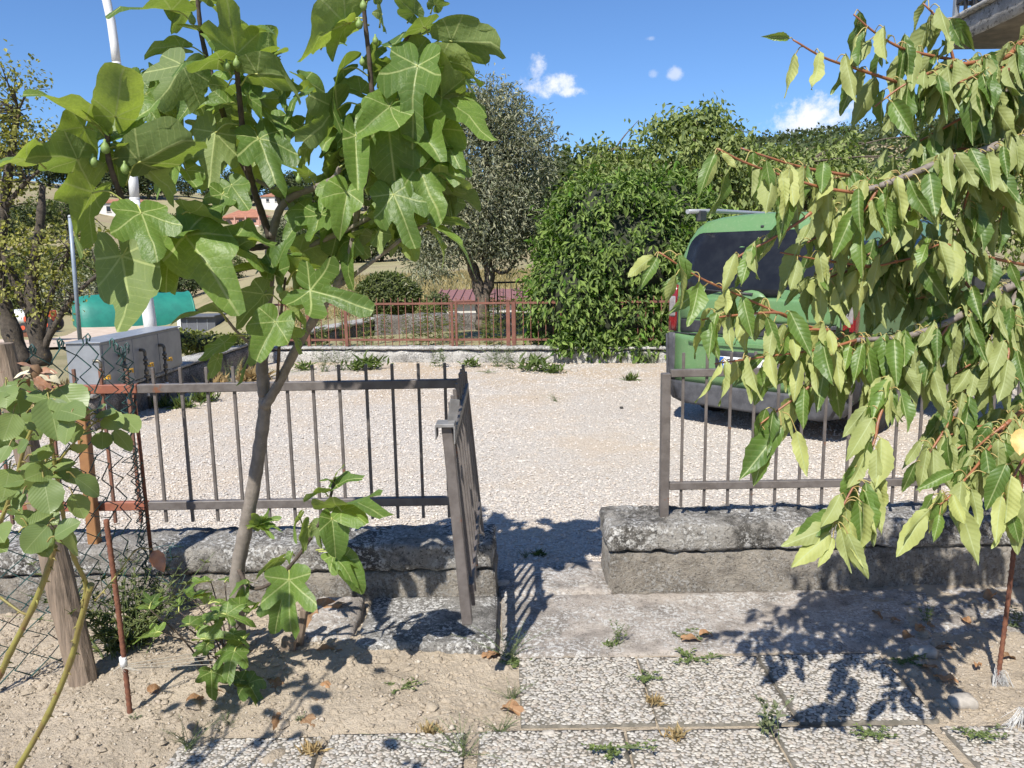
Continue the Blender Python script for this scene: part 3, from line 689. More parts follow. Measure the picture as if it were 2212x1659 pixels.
MB().tube([at(173, 735, 10.4), at(151, 470, 10.4)], [.028, .024], 10).build('tube', simple('blue_grey_paint', (.26, .31, .36), (.22, .26, .31), .4, 10), gp)
MB().lathe(at(151, 470, 10.4), [(.026, 0), (.028, .01), (.02, .03), (.004, .036)], 10).build('cap', M_GALV, gp)

# ================================================================ rust red fence on the far wall
ff = thing('iron_fence', 'rust red iron fence along the far whitewashed wall', 'fence', (0, 11.8, .24))
def fy(x): return 11.78 - .14 * x
fzt, fzb = at(900, 656, fy(-1.4)).z, at(900, 738 - 4, fy(-1.4)).z; bt = at(900, 644, fy(-1.4)).z
def frail(x1, x2, z, nm='rail'): MB().bar((x1, fy(x1), z), (x2, fy(x2), z), .025, .032).build(nm, M_FRED, ff)
xp1, xp2, xp3 = at(981, 700, fy(-.9)).x, at(1104, 700, fy(0)).x, at(748, 700, fy(-2.6)).x
for z in (fzt, fzb): frail(-3.95, 3.4, z)
bmf = MB().box((0, 0, 0), (.012, .012, bt - .245)).mesh('bar', M_FRED); x = -3.9
while x < 3.3: link('bar', bmf, ff, loc=(x, fy(x) + .004, (bt + .245) / 2 + rnd.uniform(-.008, .008))); x += .1135
for x, wd in ((xp3, .05), (xp1 - .03, .04), (xp1 + .035, .035), (xp2 - .045, .06), (xp2 + .04, .06), (-3.2, .045)):
    MB().box((x, fy(x) - .022, (fzt + .26) / 2), (wd, .03, fzt - .22), bev=.003).build('post', M_FRED, ff)
# black railing end beyond the far fence
br = thing('iron_railing', 'short black iron railing top beside the laurel hedge', 'railing', at(1095, 690, 15.5))
a, b = at(1061, 611, 15.5), at(1190, 607, 15.5); MB().bar(a, b, .03, .035).build('rail', M_BLACK, br)
for k in range(11):
    q = a.lerp(b, .06 + k * .095); MB().bar(q + Vector((0, 0, -.75)), q + Vector((-.02, 0, .045)), .013, .013).build('bar', M_BLACK, br)
for f in (.1, .95): q = a.lerp(b, f); MB().bar((q.x, q.y + .03, -.3), q + Vector((0, .03, 0)), .03, .03).build('post', M_BLACK, br)

# ================================================================ garden beyond the fence: low shed, low walls
sh = thing('low_shed', 'low shed with a ribbed red sheet roof below the olive tree', 'shed', at(1030, 690, 20))
x1, x2 = at(948, 660, 20).x, at(1150, 660, 20).x; ze, zr = at(1030, 650, 20).z, at(1030, 628, 22).z
M_CREAM = simple('pale_render', (.62, .60, .55), (.54, .52, .47), .9, 6); M_RROOF = simple('dull_red_sheet', (.27, .125, .10), (.22, .10, .08), .55, 8)
MB().box(((x1 + x2) / 2, 21, (ze - 1.2) / 2 - .02), (x2 - x1, 2.0, ze + 1.18)).build('wall', M_CREAM, sh)
n = 12
for k in range(n):
    a, b = lerp(x1 - .1, x2 + .1, k / n), lerp(x1 - .1, x2 + .1, (k + 1) / n)
    q = MB(); q.add([(a, 19.8, ze), (b, 19.8, ze), (b, 22.2, zr), (a, 22.2, zr), (a, 19.8, ze + .03), (b, 19.8, ze + .03), (b, 22.2, zr + .03), (a, 22.2, zr + .03)], [(4, 5, 6, 7), (0, 1, 5, 4), (3, 2, 1, 0), (1, 2, 6, 5), (0, 4, 7, 3)])
    q.bar((a, 19.8, ze + .045), (a, 22.2, zr + .045), .03, .04); q.build('roof_sheet', M_RROOF, sh)
M_RUB = concrete('rubble_masonry', (.16, .14, .12), .3, .6, .6)
tag(rough_block('rubble_wall', (-2.9, 16.4, -.4), (1.6, 16.8, .42), M_RUB, None, .14, .05, .05, seed=60), 'dark rubble wall behind the weeds, below the red roofed shed', 'wall')
dw = thing('garden_wall', 'pale topped stone wall running diagonally behind the rust red fence', 'wall', (-4, 14.5, 0)); A, B = at(545, 735, 12.9), at(820, 686, 17.2)
d = (B - A); d.z = 0; ln = d.length; d.normalize(); nn = Vector((-d.y, d.x, 0))
def along(p): return A + d * p.x + nn * p.y + Vector((0, 0, p.z - A.z + lerp(A.z, B.z, p.x / ln)))
rough_block('wall_base', (0, -.16, -.7), (ln, .16, -.06), M_RUB, dw, .12, .03, .03, along, seed=62); rough_block('coping', (0, -.2, -.055), (ln, .2, .02), M_FARW, dw, .12, .02, .02, along, seed=64)

# ================================================================ teal vaulted shed, grey huts, farm things on the lower ground
def on(u, d): q = at(u, 700, d); q.z = hz(q.x, q.y); return q
ts = thing('vaulted_shed', 'teal tarpaulin barrel shed behind the metal cabinet', 'shed', on(295, 50))
pA, pB = at(172, 722, 49), at(425, 716, 53); zt_ = at(300, 637, 50).z; h_ = zt_ - pA.z; d = (pB - pA); d.z = 0; ln = d.length; d.normalize(); nn = Vector((-d.y, d.x, 0))
M_TEAL = simple('teal_tarpaulin', (.014, .20, .145), (.011, .16, .12), .55, 1.2, bmp=.3, bdist=.04)
mb = MB(); mb.smooth = True; K = 14; NS = 18
vs = []
for i in range(NS + 1):
    f = i / NS; e = 1 - .16 * max(0, 1 - f * 9) ** 2
    for j in range(K + 1):
        a = math.pi * j / K; vs.append(pA + d * (ln * f) + nn * (1.9 - 1.9 * e * math.cos(a)) + Vector((0, 0, -.1 + (h_ * e + .1) * math.sin(a) ** .8 + .02 * math.sin(i * 2.1))))
mb.add(vs, [(i * (K + 1) + j, (i + 1) * (K + 1) + j, (i + 1) * (K + 1) + j + 1, i * (K + 1) + j + 1) for i in range(NS) for j in range(K)] + [tuple(range(K + 1))])
mb.build('tarpaulin', M_TEAL, ts)
mb = MB(); e0 = NS * (K + 1); mb.tube([vs[e0 + j] + d * .02 for j in range(K + 1)], .07, 6).build('end_hoop', M_TEAL, ts)
mb = MB(); mb.add([vs[e0 - (K + 1) + j] for j in range(K + 1)], [tuple(range(K + 1))[::-1]]); mb.build('end_opening_shade', simple('opening_shade_dark', (.02, .025, .025), None, .9), ts)  # near-black sheet painted in place of the shade inside the open end
gh = thing('storage_hut', 'low dark grey flat roofed hut right of the teal shed', 'hut', on(425, 34)); q = on(425, 34); M_GH = simple('grey_hut_panel', (.115, .12, .135), (.09, .095, .105), .7, 3)
w1 = at(476, 700, 34).x - at(398, 700, 34).x; zt2 = at(425, 682, 34).z
MB().box((q.x + .1, q.y + .6, (q.z + zt2) / 2 - .1), (w1 * .92, 1.3, zt2 - q.z + .1)).build('wall', M_GH, gh); MB().box((q.x + .1, q.y + .55, zt2 - .02), (w1, 1.6, .06)).build('roof', M_GH, gh)
MB().box((q.x - w1 * .49, q.y + .2, (q.z + zt2) / 2 - .05), (w1 * .1, .4, (zt2 - q.z) * .85)).build('end_door', M_WHITE, gh)
for k in range(3): MB().box((q.x - w1 * .25 + k * w1 * .28, q.y - .055, (q.z + zt2) / 2 - .1), (.03, .02, (zt2 - q.z) * .9)).build('batten', M_GALV, gh)
fp = thing('field_panel', 'small tilted grey panel standing in the dry field', 'panel', on(632, 60)); q = at(632, 628, 60)
MB().box(q, (1.3, .05, .55), Matrix.Rotation(R(-35), 3, 'X')).build('board', M_GALV, fp); MB().bar((q.x, q.y, hz(q.x, q.y) - .2), q, .06, .06).build('leg', M_GALV, fp)
tk = thing('water_tank', 'white cylinder tank by the dark shelter, seen through the left tree', 'tank', on(50, 44)); q = at(48, 686, 44)
MB().lathe(q, [(.1, -.75), (.36, -.68), (.4, -.5), (.4, .5), (.36, .68), (.1, .75)], 14, 'X').build('drum', M_WHITE, tk); MB().box((q.x, q.y, (q.z + hz(q.x, q.y)) / 2 - .2), (1.0, .5, q.z - hz(q.x, q.y))).build('cradle', M_RUST, tk)
sv = thing('open_shelter', 'dark open shelter with a pale flat roof behind the left tree', 'shelter', on(28, 46)); q = at(28, 672, 46); zg = hz(q.x, q.y)
MB().box((q.x, q.y, q.z), (2.6, 2.2, .10)).build('roof', M_WHITE, sv); MB().box((q.x, q.y + 1, (q.z + zg) / 2 - .06), (2.4, .08, q.z - zg)).build('back_wall', M_GH, sv)
for sx in (-1, 1):
    for sy in (-1, 1): MB().bar((q.x + sx * 1.2, q.y + sy * .95, zg - .2), (q.x + sx * 1.2, q.y + sy * .95, q.z - .05), .08, .08).build('post', M_RUST, sv)
tr = thing('tractor', 'small red orange farm tractor parked below the left tree', 'tractor', on(82, 40)); q = on(82, 40); zq = at(82, 712, 40).z; M_TRED = simple('tractor_red', (.62, .10, .04), (.5, .08, .03), .45, 5); M_TYRE = simple('tyre_rubber', (.025, .025, .025), (.04, .038, .036), .9, 20)
MB().box((q.x - .1, q.y, zq + .55), (1.0, .55, .36), bev=.08).build('bonnet', M_TRED, tr); MB().box((q.x + .65, q.y, zq + .5), (.5, .7, .25), bev=.05).box((q.x + .8, q.y, zq + .75), (.12, .6, .45), bev=.04).build('mudguard', M_TRED, tr)
MB().bar((q.x + .35, q.y, zq + .6), (q.x + .25, q.y, zq + .95), .04, .04).lathe((q.x + .24, q.y, zq + .97), [(.16, -.015), (.18, 0), (.16, .015)], 12).build('steering_wheel', M_BLACK, tr)
MB().bar((q.x - .35, q.y, zq + .7), (q.x - .35, q.y, zq + 1.2), .06, .06).build('exhaust', M_BLACK, tr)
for (dx, dy, rr) in ((-.5, -.38, .26), (-.5, .38, .26), (.65, -.45, .42), (.65, .45, .42)):
    wh = MB().lathe((q.x + dx, q.y + dy, zq + rr - .12), [(rr * .8, -.09), (rr, -.06), (rr, .06), (rr * .8, .09)], 16, 'Y').build('tyre', M_TYRE, tr); MB().lathe((q.x + dx, q.y + dy, zq + rr - .12), [(rr * .45, -.1), (rr * .5, 0), (rr * .45, .1)], 10, 'Y').build('rim', M_TRED, wh)
# ================================================================ houses on the far hillside
M_TILE = simple('terracotta_tile', (.36, .155, .09), (.28, .12, .075), .85, .9, spots=((.45, .24, .15), 2.2, .6)); M_PINK = simple('pink_render', (.52, .30, .23), (.46, .26, .20), .9, .5); M_WREND = simple('white_render', (.66, .64, .60), (.58, .56, .52), .9, .5)
M_SHUT = simple('dark_shutter', (.045, .03, .022), (.03, .022, .018), .6, 5); M_GLASS_D = simple('dark_window_glass', (.02, .024, .03), (.015, .018, .022), .12, 3)
def hip_roof(mb, x0, x1, y0, y1, z, h, ov=.6):
    x0 -= ov; x1 += ov; y0 -= ov; y1 += ov; cy = (y0 + y1) / 2; r_ = (y1 - y0) / 2
    a, b = x0 + r_ * .85, x1 - r_ * .85
    if a > b: a = b = (x0 + x1) / 2
    mb.add([(x0, y0, z), (x1, y0, z), (x1, y1, z), (x0, y1, z), (a, cy, z + h), (b, cy, z + h), (x0, y0, z - .2), (x1, y0, z - .2), (x1, y1, z - .2), (x0, y1, z - .2)],
           [(0, 1, 5, 4), (1, 2, 5), (2, 3, 4, 5), (3, 0, 4), (6, 7, 1, 0), (7, 8, 2, 1), (8, 9, 3, 2), (9, 6, 0, 3), (9, 8, 7, 6)])
    return mb
def house(label, u, d, base_v, wd, dp, h, rh, wall, wins, extra=None):
    q = at(u, base_v, d); t = thing('house', label, 'house', q); x0, x1, y0, y1 = q.x - wd / 2, q.x + wd / 2, q.y, q.y + dp
    w_ = MB().box((q.x, q.y + dp / 2, q.z + h / 2 - 1.5), (wd, dp, h + 3)).build('wall', wall, t)
    rf_ = hip_roof(MB(), x0, x1, y0, y1, q.z + h, rh).build('roof', M_TILE, t); MB().box((q.x + wd * .28, q.y + dp * .4, q.z + h + rh * .6), (.9, .7, rh * .9 + .8)).build('chimney', wall, rf_)
    for (fx, z, ww, hh) in wins:
        x = lerp(x0, x1, fx); wi = MB().box((x, q.y - .03, q.z + z), (ww, .10, hh)).build('window', M_SHUT, t)
        MB().box((x, q.y - .10, q.z + z), (ww * .7, .05, hh * .8)).build('pane', M_GLASS_D, wi); MB().box((x, q.y - .14, q.z + z - hh / 2 - .08), (ww + .3, .3, .12)).build('sill', M_WREND, wi)
    return t, q, x0, x1
t, q, x0, x1 = house('two storey house with a terracotta hip roof and loggia on the far hillside', 527, 268, 508, 13.6, 11, 6.0, 3.0, M_PINK, [(.44, 4.2, 1.3, 1.9), (.78, 4.2, 1.3, 1.9), (.42, 1.3, 1.5, 2.3)])
MB().box((lerp(x0, x1, .64), q.y - .75, q.z + 2.95), (8.2, 1.5, .35)).build('balcony_slab', M_WREND, t); MB().box((lerp(x0, x1, .64), q.y - 1.45, q.z + 3.6), (8.2, .12, .95)).build('balcony_parapet', M_PINK, t)
for f in (.33, .6, .93): MB().box((lerp(x0, x1, f), q.y - 1.35, q.z + 3.0), (.45, .45, 6.2)).build('column', M_PINK, t)
MB().box((lerp(x0, x1, .85), q.y - .2, q.z + 1.3), (3.9, .3, 3.2)).build('ground_floor_bay', M_WREND, t)
ar = MB(); c = Vector((lerp(x0, x1, .13), q.y - .12, q.z + 3.9)); ar.add([c + Vector((1.35 * math.cos(a), 0, 1.3 * math.sin(a))) for a in np.linspace(0, math.pi, 9)] + [c + Vector((-1.35, 0, -3.4)), c + Vector((1.35, 0, -3.4))], [tuple(range(11))]); ar.build('arch_opening', M_SHUT, t)
t, q, x0, x1 = house('long white two storey house with low tiled roofs behind the left fig leaves', 252, 250, 497, 19.0, 9, 8.6, 1.3, M_WREND, [(.17, 6.6, 1.3, 1.7), (.40, 6.6, 1.3, 1.7), (.62, 6.6, 1.3, 1.7), (.85, 6.6, 1.3, 1.7), (.2, 3.4, 2.2, 1.5), (.55, 3.4, 1.4, 1.5), (.8, 3.4, 1.4, 1.5)])
MB().box((lerp(x0, x1, .22), q.y - 3, q.z + 1.4), (8.5, 4, .25)).build('carport_roof', M_WREND, t)
for f in (.02, .42): MB().box((lerp(x0, x1, f), q.y - 4.8, q.z + .2), (.3, .3, 2.4)).build('carport_post', M_WREND, t)
house('small tiled house on the skyline seen between the fig branches', 588, 330, 442, 9, 8, 3.4, 1.6, M_WREND, [(.3, 1.8, 1.2, 1.2), (.7, 1.8, 1.2, 1.2)])
M_CARW = simple('white_car_paint', (.74, .74, .74), (.70, .70, .70), .25, 2)
def far_car(label, u, v, d, rz=0.0):
    q = at(u, v, d); t = thing('parked_car', label, 'car', q, 'white cars parked by the far houses'); mb = MB(); mb.smooth = True
    prof = [(-2.1, .35), (-2.12, .75), (-1.95, .95), (-1.35, 1.05), (-.75, 1.48), (.75, 1.5), (1.45, 1.08), (2.0, .95), (2.1, .7), (2.08, .35)]
    vs = [q + Vector((x, sy * (.86 if z < 1.1 else .68), z)) for sy in (-1, 1) for x, z in prof]; n = len(prof)
    mb.add(vs, [tuple(range(n)), tuple(range(n, 2 * n))[::-1]] + [(i, n + i, n + (i + 1) % n, (i + 1) % n) for i in range(n)]); mb.smooth = False; mb.build('body', M_CARW, t)
    g = MB(); g.add([q + Vector((x, -.80, z)) for x, z in ((-1.2, 1.08), (-.7, 1.42), (.7, 1.43), (1.25, 1.08))], [(3, 2, 1, 0)]); g.build('side_window', M_GLASS_D, t)
    for x in (-1.3, 1.3):
        for y in (-.78, .78): MB().lathe(q + Vector((x, y, .32)), [(.26, -.1), (.32, -.07), (.32, .07), (.26, .1)], 12, 'Y').build('wheel', M_TYRE, t)
far_car('white car, the one parked further left below the terracotta roofed house', 503, 506, 255); far_car('white car parked in front of the columns of the terracotta roofed house', 529, 506, 254); far_car('white car under the carport of the long white house', 233, 492, 244)

# ================================================================ neighbouring house with a balcony, top right
nb_ = thing('balcony_house', 'house corner with a stained concrete balcony and iron railing', 'building', (5, 3.5, 0))
M_BALC = concrete('stained_balcony_concrete', (.40, .385, .36), .2, .12, .5, .3); M_SOFF = simple('dark_mottled_soffit', (.21, .175, .13), (.085, .075, .06), .95, 2.6, bmp=.3, spots=((.40, .33, .23), 3.5, .62)); M_HREND = simple('cream_render', (.58, .52, .42), (.52, .46, .37), .9, 1.5)  # M_SOFF: darker, mottled colour for the balcony slab
bx, byf, byn = 3.02, 5.62, 1.2; bz = at(2052, 110, byf).z
MB().box((6.8, 1.2, 3.0), (4.6, 6.6, 6.4)).build('wall', M_HREND, nb_)
rough_block('balcony_slab', (bx + .012, byn, bz), (4.6, byf - .012, bz + .13), M_SOFF, nb_, .2, .006, .01, seed=70)
rough_block('fascia', (bx, byn, bz + .012), (bx + .035, byf, bz + .155), M_BALC, nb_, .08, .004, .008, seed=71)
rough_block('end_fascia', (bx + .04, byf - .03, bz + .014), (4.6, byf + .004, bz + .153), M_BALC, nb_, .08, .004, .008, seed=72)
rough_block('floor_edge', (bx - .03, byn, bz + .16), (4.6, byf + .03, bz + .19), M_BALC, nb_, .1, .003, .006, seed=73)
rl = MB(); rl.bar((bx + .04, byn, bz + 1.12), (bx + .04, byf - .03, bz + 1.12), .04, .05).bar((bx + .04, byf - .03, bz + 1.12), (4.55, byf - .03, bz + 1.12), .04, .05)
rl.bar((bx + .04, byn, bz + .30), (bx + .04, byf - .03, bz + .30), .02, .03).bar((bx + .04, byf - .03, bz + .30), (4.55, byf - .03, bz + .30), .02, .03); rl.build('rail', M_BLACK, nb_)
bmr = MB().box((0, 0, 0), (.018, .018, .95)).mesh('baluster', M_BLACK); bmw = MB().box((0, 0, 0), (.03, .03, .95)).mesh('baluster', M_GALV)
for k in range(30): link('baluster', bmw if k % 3 == 0 else bmr, nb_, loc=(bx + .04, byf - .03 - k * .115, bz + .185 + .46))
for k in range(13): link('baluster', bmr, nb_, loc=(bx + .155 + k * .115, byf - .03, bz + .185 + .46))
ch = thing('balcony_chair', 'blue chair on the balcony behind the iron railing', 'chair', (bx + .5, 4.7, bz + .19)); M_BLUE = simple('blue_plastic', (.05, .16, .42), (.04, .13, .36), .4, 6); z0 = bz + .19
MB().box((bx + .5, 4.7, z0 + .44), (.45, .45, .03), bev=.01).build('seat', M_BLUE, ch); MB().box((bx + .71, 4.7, z0 + .72), (.03, .45, .5), bev=.01).build('backrest', M_BLUE, ch)
for sx in (-.2, .2):
    for sy in (-.2, .2): MB().bar((bx + .5 + sx, 4.7 + sy, z0), (bx + .5 + sx, 4.7 + sy, z0 + .43), .03, .03).build('leg', M_BLUE, ch)
# ================================================================ green van
VPHI = R(46); VP = Vector((2.075, 6.69, 0.0))
van = thing('parked_van', 'green van parked on the gravel, partly hidden by the cherry branches', 'van', VP); van.rotation_euler = (0, 0, -VPHI)
def vlink(o): return o
VM = Matrix.Translation(VP) @ Matrix.Rotation(-VPHI, 4, 'Z')
def vb(mb, name, mats, parent=None):
    mb.v = [tuple(VM @ Vector(q)) for q in mb.v]; return mb.build(name, mats, parent or van)
def carpaint():
    m_, t = mat('green_car_paint'); p = pos(t)
    c = t.mix(t.math('MULTIPLY', t.smooth(t.noise(3, 5, .6, p), .35, .7), .45), (.11, .225, .085), (.15, .235, .105))
    c = t.mix(t.math('MULTIPLY', t.smooth(t.noise(45, 5, .75, p), .52, .72), .35), c, (.32, .37, .22))
    b = t.n('ShaderNodeBsdfPrincipled', Base_Color=c, Roughness=.42); b.inputs['Coat Weight'].default_value = .35; b.inputs['Coat Roughness'].default_value = .18
    finish(t, b); return m_
M_VAN = carpaint()
M_VGLASS = simple('tinted_glass', (.012, .013, .017), (.02, .022, .026), .2, 6, spec=.22, spots=((.05, .05, .055), 50, .66)); M_VPLAS = simple('scuffed_black_plastic', (.05, .05, .055), (.085, .085, .09), .62, 12, bmp=.3, bdist=.002, spots=((.14, .14, .145), 40, .64))
M_TRIM = simple('black_trim', (.03, .03, .034), (.05, .05, .053), .5, 25); M_LRED = simple('red_lens', (.22, .012, .014), (.16, .01, .012), .18, 30, coat=.5); M_LCLR = simple('clear_lens', (.30, .28, .27), (.22, .20, .20), .15, 40, coat=.5)
M_ALU = simple('silver_roof_bar', (.48, .49, .50), (.42, .43, .44), .4, 12, metal=.5); M_UND = simple('dusty_underside', (.36, .29, .22), (.28, .22, .165), .9, 12)
HALF = [(0, .27), (.45, .27), (.74, .28), (.80, .34), (.832, .48), (.845, .68), (.850, .9), (.848, 1.1), (.836, 1.25), (.815, 1.42), (.785, 1.58), (.745, 1.71), (.69, 1.81), (.61, 1.868), (.45, 1.898), (.22, 1.915), (0, 1.92)]
ZT = 1.92
def yrear(x, z): return .055 * (abs(x) / .85) ** 3 + (max(0, z - 1.18) * .17 + max(0, z - 1.62) * .25) + (.02 if z < .45 else 0)
def top(y): return interp(y, [(0, ZT), (2.45, ZT), (2.7, 1.89), (3.05, 1.66), (3.42, 1.28), (3.6, 1.14), (3.95, 1.04), (4.1, .9), (4.16, .7)])
ring = [(x, z) for x, z in HALF] + [(-x, z) for x, z in HALF[-2:0:-1]]; n = len(ring)
ST = [(0, .045, True), (.014, .016, True), (.05, 0, True), (.35, 0, False), (.8, 0, False), (1.3, 0, False), (1.9, 0, False), (2.45, 0, False), (2.7, 0, False), (3.05, .0, False), (3.42, .01, False), (3.6, .015, False), (3.95, .05, False), (4.1, .1, False), (4.16, .18, False)]
mb = MB(); mb.smooth = True; vs = []
for (y, sh_, rear) in ST:
    for (x, z) in ring:
        T = top(y); zz = z if z < .8 else .8 + (z - .8) * (T - .8) / (ZT - .8); xx = x * (1 - sh_ / .85)
        zz = zz - (zz - .9) * sh_ * .95
        vs.append((xx, y + (yrear(x, zz) if rear else (yrear(x, zz) * max(0, 1 - y / .6))), zz))
fs = [(i * n + j, i * n + (j + 1) % n, (i + 1) * n + (j + 1) % n, (i + 1) * n + j) for i in range(len(ST) - 1) for j in range(n)]
o0 = len(vs); prev = list(range(n))
for k in (.72, .42, .15):
    cur = []
    for (x, z) in ring:
        x2 = x * (1 - .045 / .85) * k; z2 = 1.0 + (z - (z - .9) * .043 - 1.0) * k; cur.append(len(vs)); vs.append((x2, yrear(x2, z2) - .004 * (1 - k), z2))
    fs += [(prev[(j + 1) % n], prev[j], cur[j], cur[(j + 1) % n]) for j in range(n)]; prev = cur
fs += [tuple(prev)[::-1]]; fs += [tuple((len(ST) - 1) * n + j for j in range(n))]
mb.add(vs, fs); body = vb(mb, 'body', M_VAN)
def rear_patch(name, outl, off, m_, parent=None, skirt=.02, rings=(0, .4, .75, 1.0), sub=3):
    O = []
    for a, b in zip(outl, outl[1:] + outl[:1]):
        for k in range(sub): O.append((lerp(a[0], b[0], k / sub), lerp(a[1], b[1], k / sub)))
    cx = sum(q[0] for q in O) / len(O); cz = sum(q[1] for q in O) / len(O); n_ = len(O); mb = MB(); mb.smooth = True
    v_ = [(cx, yrear(cx, cz) - off, cz)]
    for k in rings[1:]:
        for (x, z) in O: x2, z2 = cx + (x - cx) * k, cz + (z - cz) * k; v_.append((x2, yrear(x2, z2) - off, z2))
    for (x, z) in O: v_.append((x, yrear(x, z) - off + skirt, z))
    f_ = [(0, 1 + (j + 1) % n_, 1 + j) for j in range(n_)]
    for r_ in range(len(rings) - 1): f_ += [(1 + r_ * n_ + j, 1 + r_ * n_ + (j + 1) % n_, 1 + (r_ + 1) * n_ + (j + 1) % n_, 1 + (r_ + 1) * n_ + j) for j in range(n_)]
    mb.add(v_, f_); return vb(mb, name, m_, parent)
def wside(z): return interp(z, [(b, a) for a, b in HALF[2:]])
def side_patch(name, outl, off, m_, sgn=1, parent=None, sub=4, skirt=.02):
    O = []
    for a, b in zip(outl, outl[1:] + outl[:1]):
        for k in range(sub): O.append((lerp(a[0], b[0], k / sub), lerp(a[1], b[1], k / sub)))
    cy = sum(q[0] for q in O) / len(O); cz = sum(q[1] for q in O) / len(O); n_ = len(O); mb = MB(); mb.smooth = True; v_ = [(sgn * (wside(cz) + off), cy, cz)]
    for k in (.4, .75, 1.0):
        for (y, z) in O: y2, z2 = cy + (y - cy) * k, cz + (z - cz) * k; v_.append((sgn * (wside(z2) + off), y2, z2))
    for (y, z) in O: v_.append((sgn * (wside(z) + off - skirt), y, z))
    f_ = [(0, 1 + j, 1 + (j + 1) % n_) for j in range(n_)]
    for r_ in range(3): f_ += [(1 + r_ * n_ + j, 1 + (r_ + 1) * n_ + j, 1 + (r_ + 1) * n_ + (j + 1) % n_, 1 + r_ * n_ + (j + 1) % n_) for j in range(n_)]
    if sgn < 0: f_ = [q[::-1] for q in f_]
    mb.add(v_, f_); return vb(mb, name, m_, parent)
def rrect(x0, x1, z0, z1, r_, k=4):
    out = []
    for (cx, cz, a0) in ((x1 - r_, z1 - r_, 0), (x0 + r_, z1 - r_, 90), (x0 + r_, z0 + r_, 180), (x1 - r_, z0 + r_, 270)):
        for i in range(k + 1): a = R(a0 + 90 * i / k); out.append((cx + r_ * math.cos(a), cz + r_ * math.sin(a)))
    return out
def taper(o, k, z0): return [(x * (1 - k * max(0, z - z0)), z) for x, z in o]
gl = rear_patch('rear_window', taper(rrect(-.775, .775, 1.20, 1.765, .12), .20, 1.2), .007, M_VGLASS, sub=2)
rear_patch('tailgate_panel', rrect(-.735, .735, .99, 1.188, .02, 2), .012, M_VAN)
rear_patch('tailgate_band', rrect(-.735, .735, .858, .985, .015, 2), .005, M_TRIM)
rear_patch('tailgate_boss', [(.185 * math.cos(a), 1.075 + .185 * math.sin(a)) for a in np.linspace(0, 2 * math.pi, 21)[:-1]], .024, M_VAN, sub=1, skirt=.02)
bd = rear_patch('badge', [(.068 * math.cos(a), 1.085 + .072 * math.sin(a)) for a in np.linspace(0, 2 * math.pi, 21)[:-1]], .034, M_ALU, sub=1)
rear_patch('badge_face', [(.056 * math.cos(a), 1.085 + .06 * math.sin(a)) for a in np.linspace(0, 2 * math.pi, 21)[:-1]], .038, simple('badge_brown', (.16, .085, .05), (.12, .06, .04), .35, 60), bd, sub=1)
def text(name, s_, size, loc, m_, parent, sx=1.0, ext=.001):
    cu = bpy.data.curves.new(name, 'FONT'); cu.body = s_; cu.size = size; cu.align_x = 'CENTER'; cu.align_y = 'CENTER'; cu.extrude = ext; cu.materials.append(m_)
    o = bpy.data.objects.new(name, cu); col.objects.link(o); bpy.context.view_layer.update()
    me = bpy.data.meshes.new_from_object(o.evaluated_get(bpy.context.evaluated_depsgraph_get())); bpy.data.objects.remove(o)
    me.transform(VM @ Matrix.Translation(loc) @ Matrix.Rotation(R(90), 4, 'X') @ Matrix.Diagonal((sx, 1, 1, 1)))
    if not me.materials: me.materials.append(m_)
    return link(name, me, parent)
text('badge_lettering', 'FIAT', .06, (0, yrear(0, 1.085) - .0405, 1.085), simple('badge_letter', (.50, .40, .30), None, .35), bd, .72)
# bumper: painted upper step, black lower part and corners
rear_patch('bumper_step', rrect(-.80, .80, .40, .852, .05, 3), .045, M_VAN, skirt=.07)
rear_patch('plate_recess', rrect(-.31, .31, .545, .725, .03, 2), .0475, M_TRIM, skirt=.004)
lpz = .618; pl = MB(); yy = yrear(0, lpz) - .055; pl.box((0, yy, lpz), (.52, .006, .112), bev=.002); plate = vb(pl, 'number_plate', simple('plate_white', (.78, .78, .77), (.72, .72, .71), .4, 30))
for sx in (-1, 1): q = MB(); q.box((sx * .238, yy - .004, lpz), (.038, .002, .104)); vb(q, 'plate_band', M_BLUE2 if 'M_BLUE2' in globals() else globals().setdefault('M_BLUE2', simple('plate_blue', (.02, .13, .50), None, .4)), plate)
text('plate_lettering', 'DZ 918ZA', .105, (0, yy - .005, lpz - .003), M_BLACK, plate, .80)
lb = rear_patch('bumper_lower', [(-.83, .40), (.83, .40), (.85, .34), (.80, .235), (.66, .20), (-.66, .20), (-.80, .235), (-.85, .34)], .062, M_VPLAS, skirt=.14, sub=4)
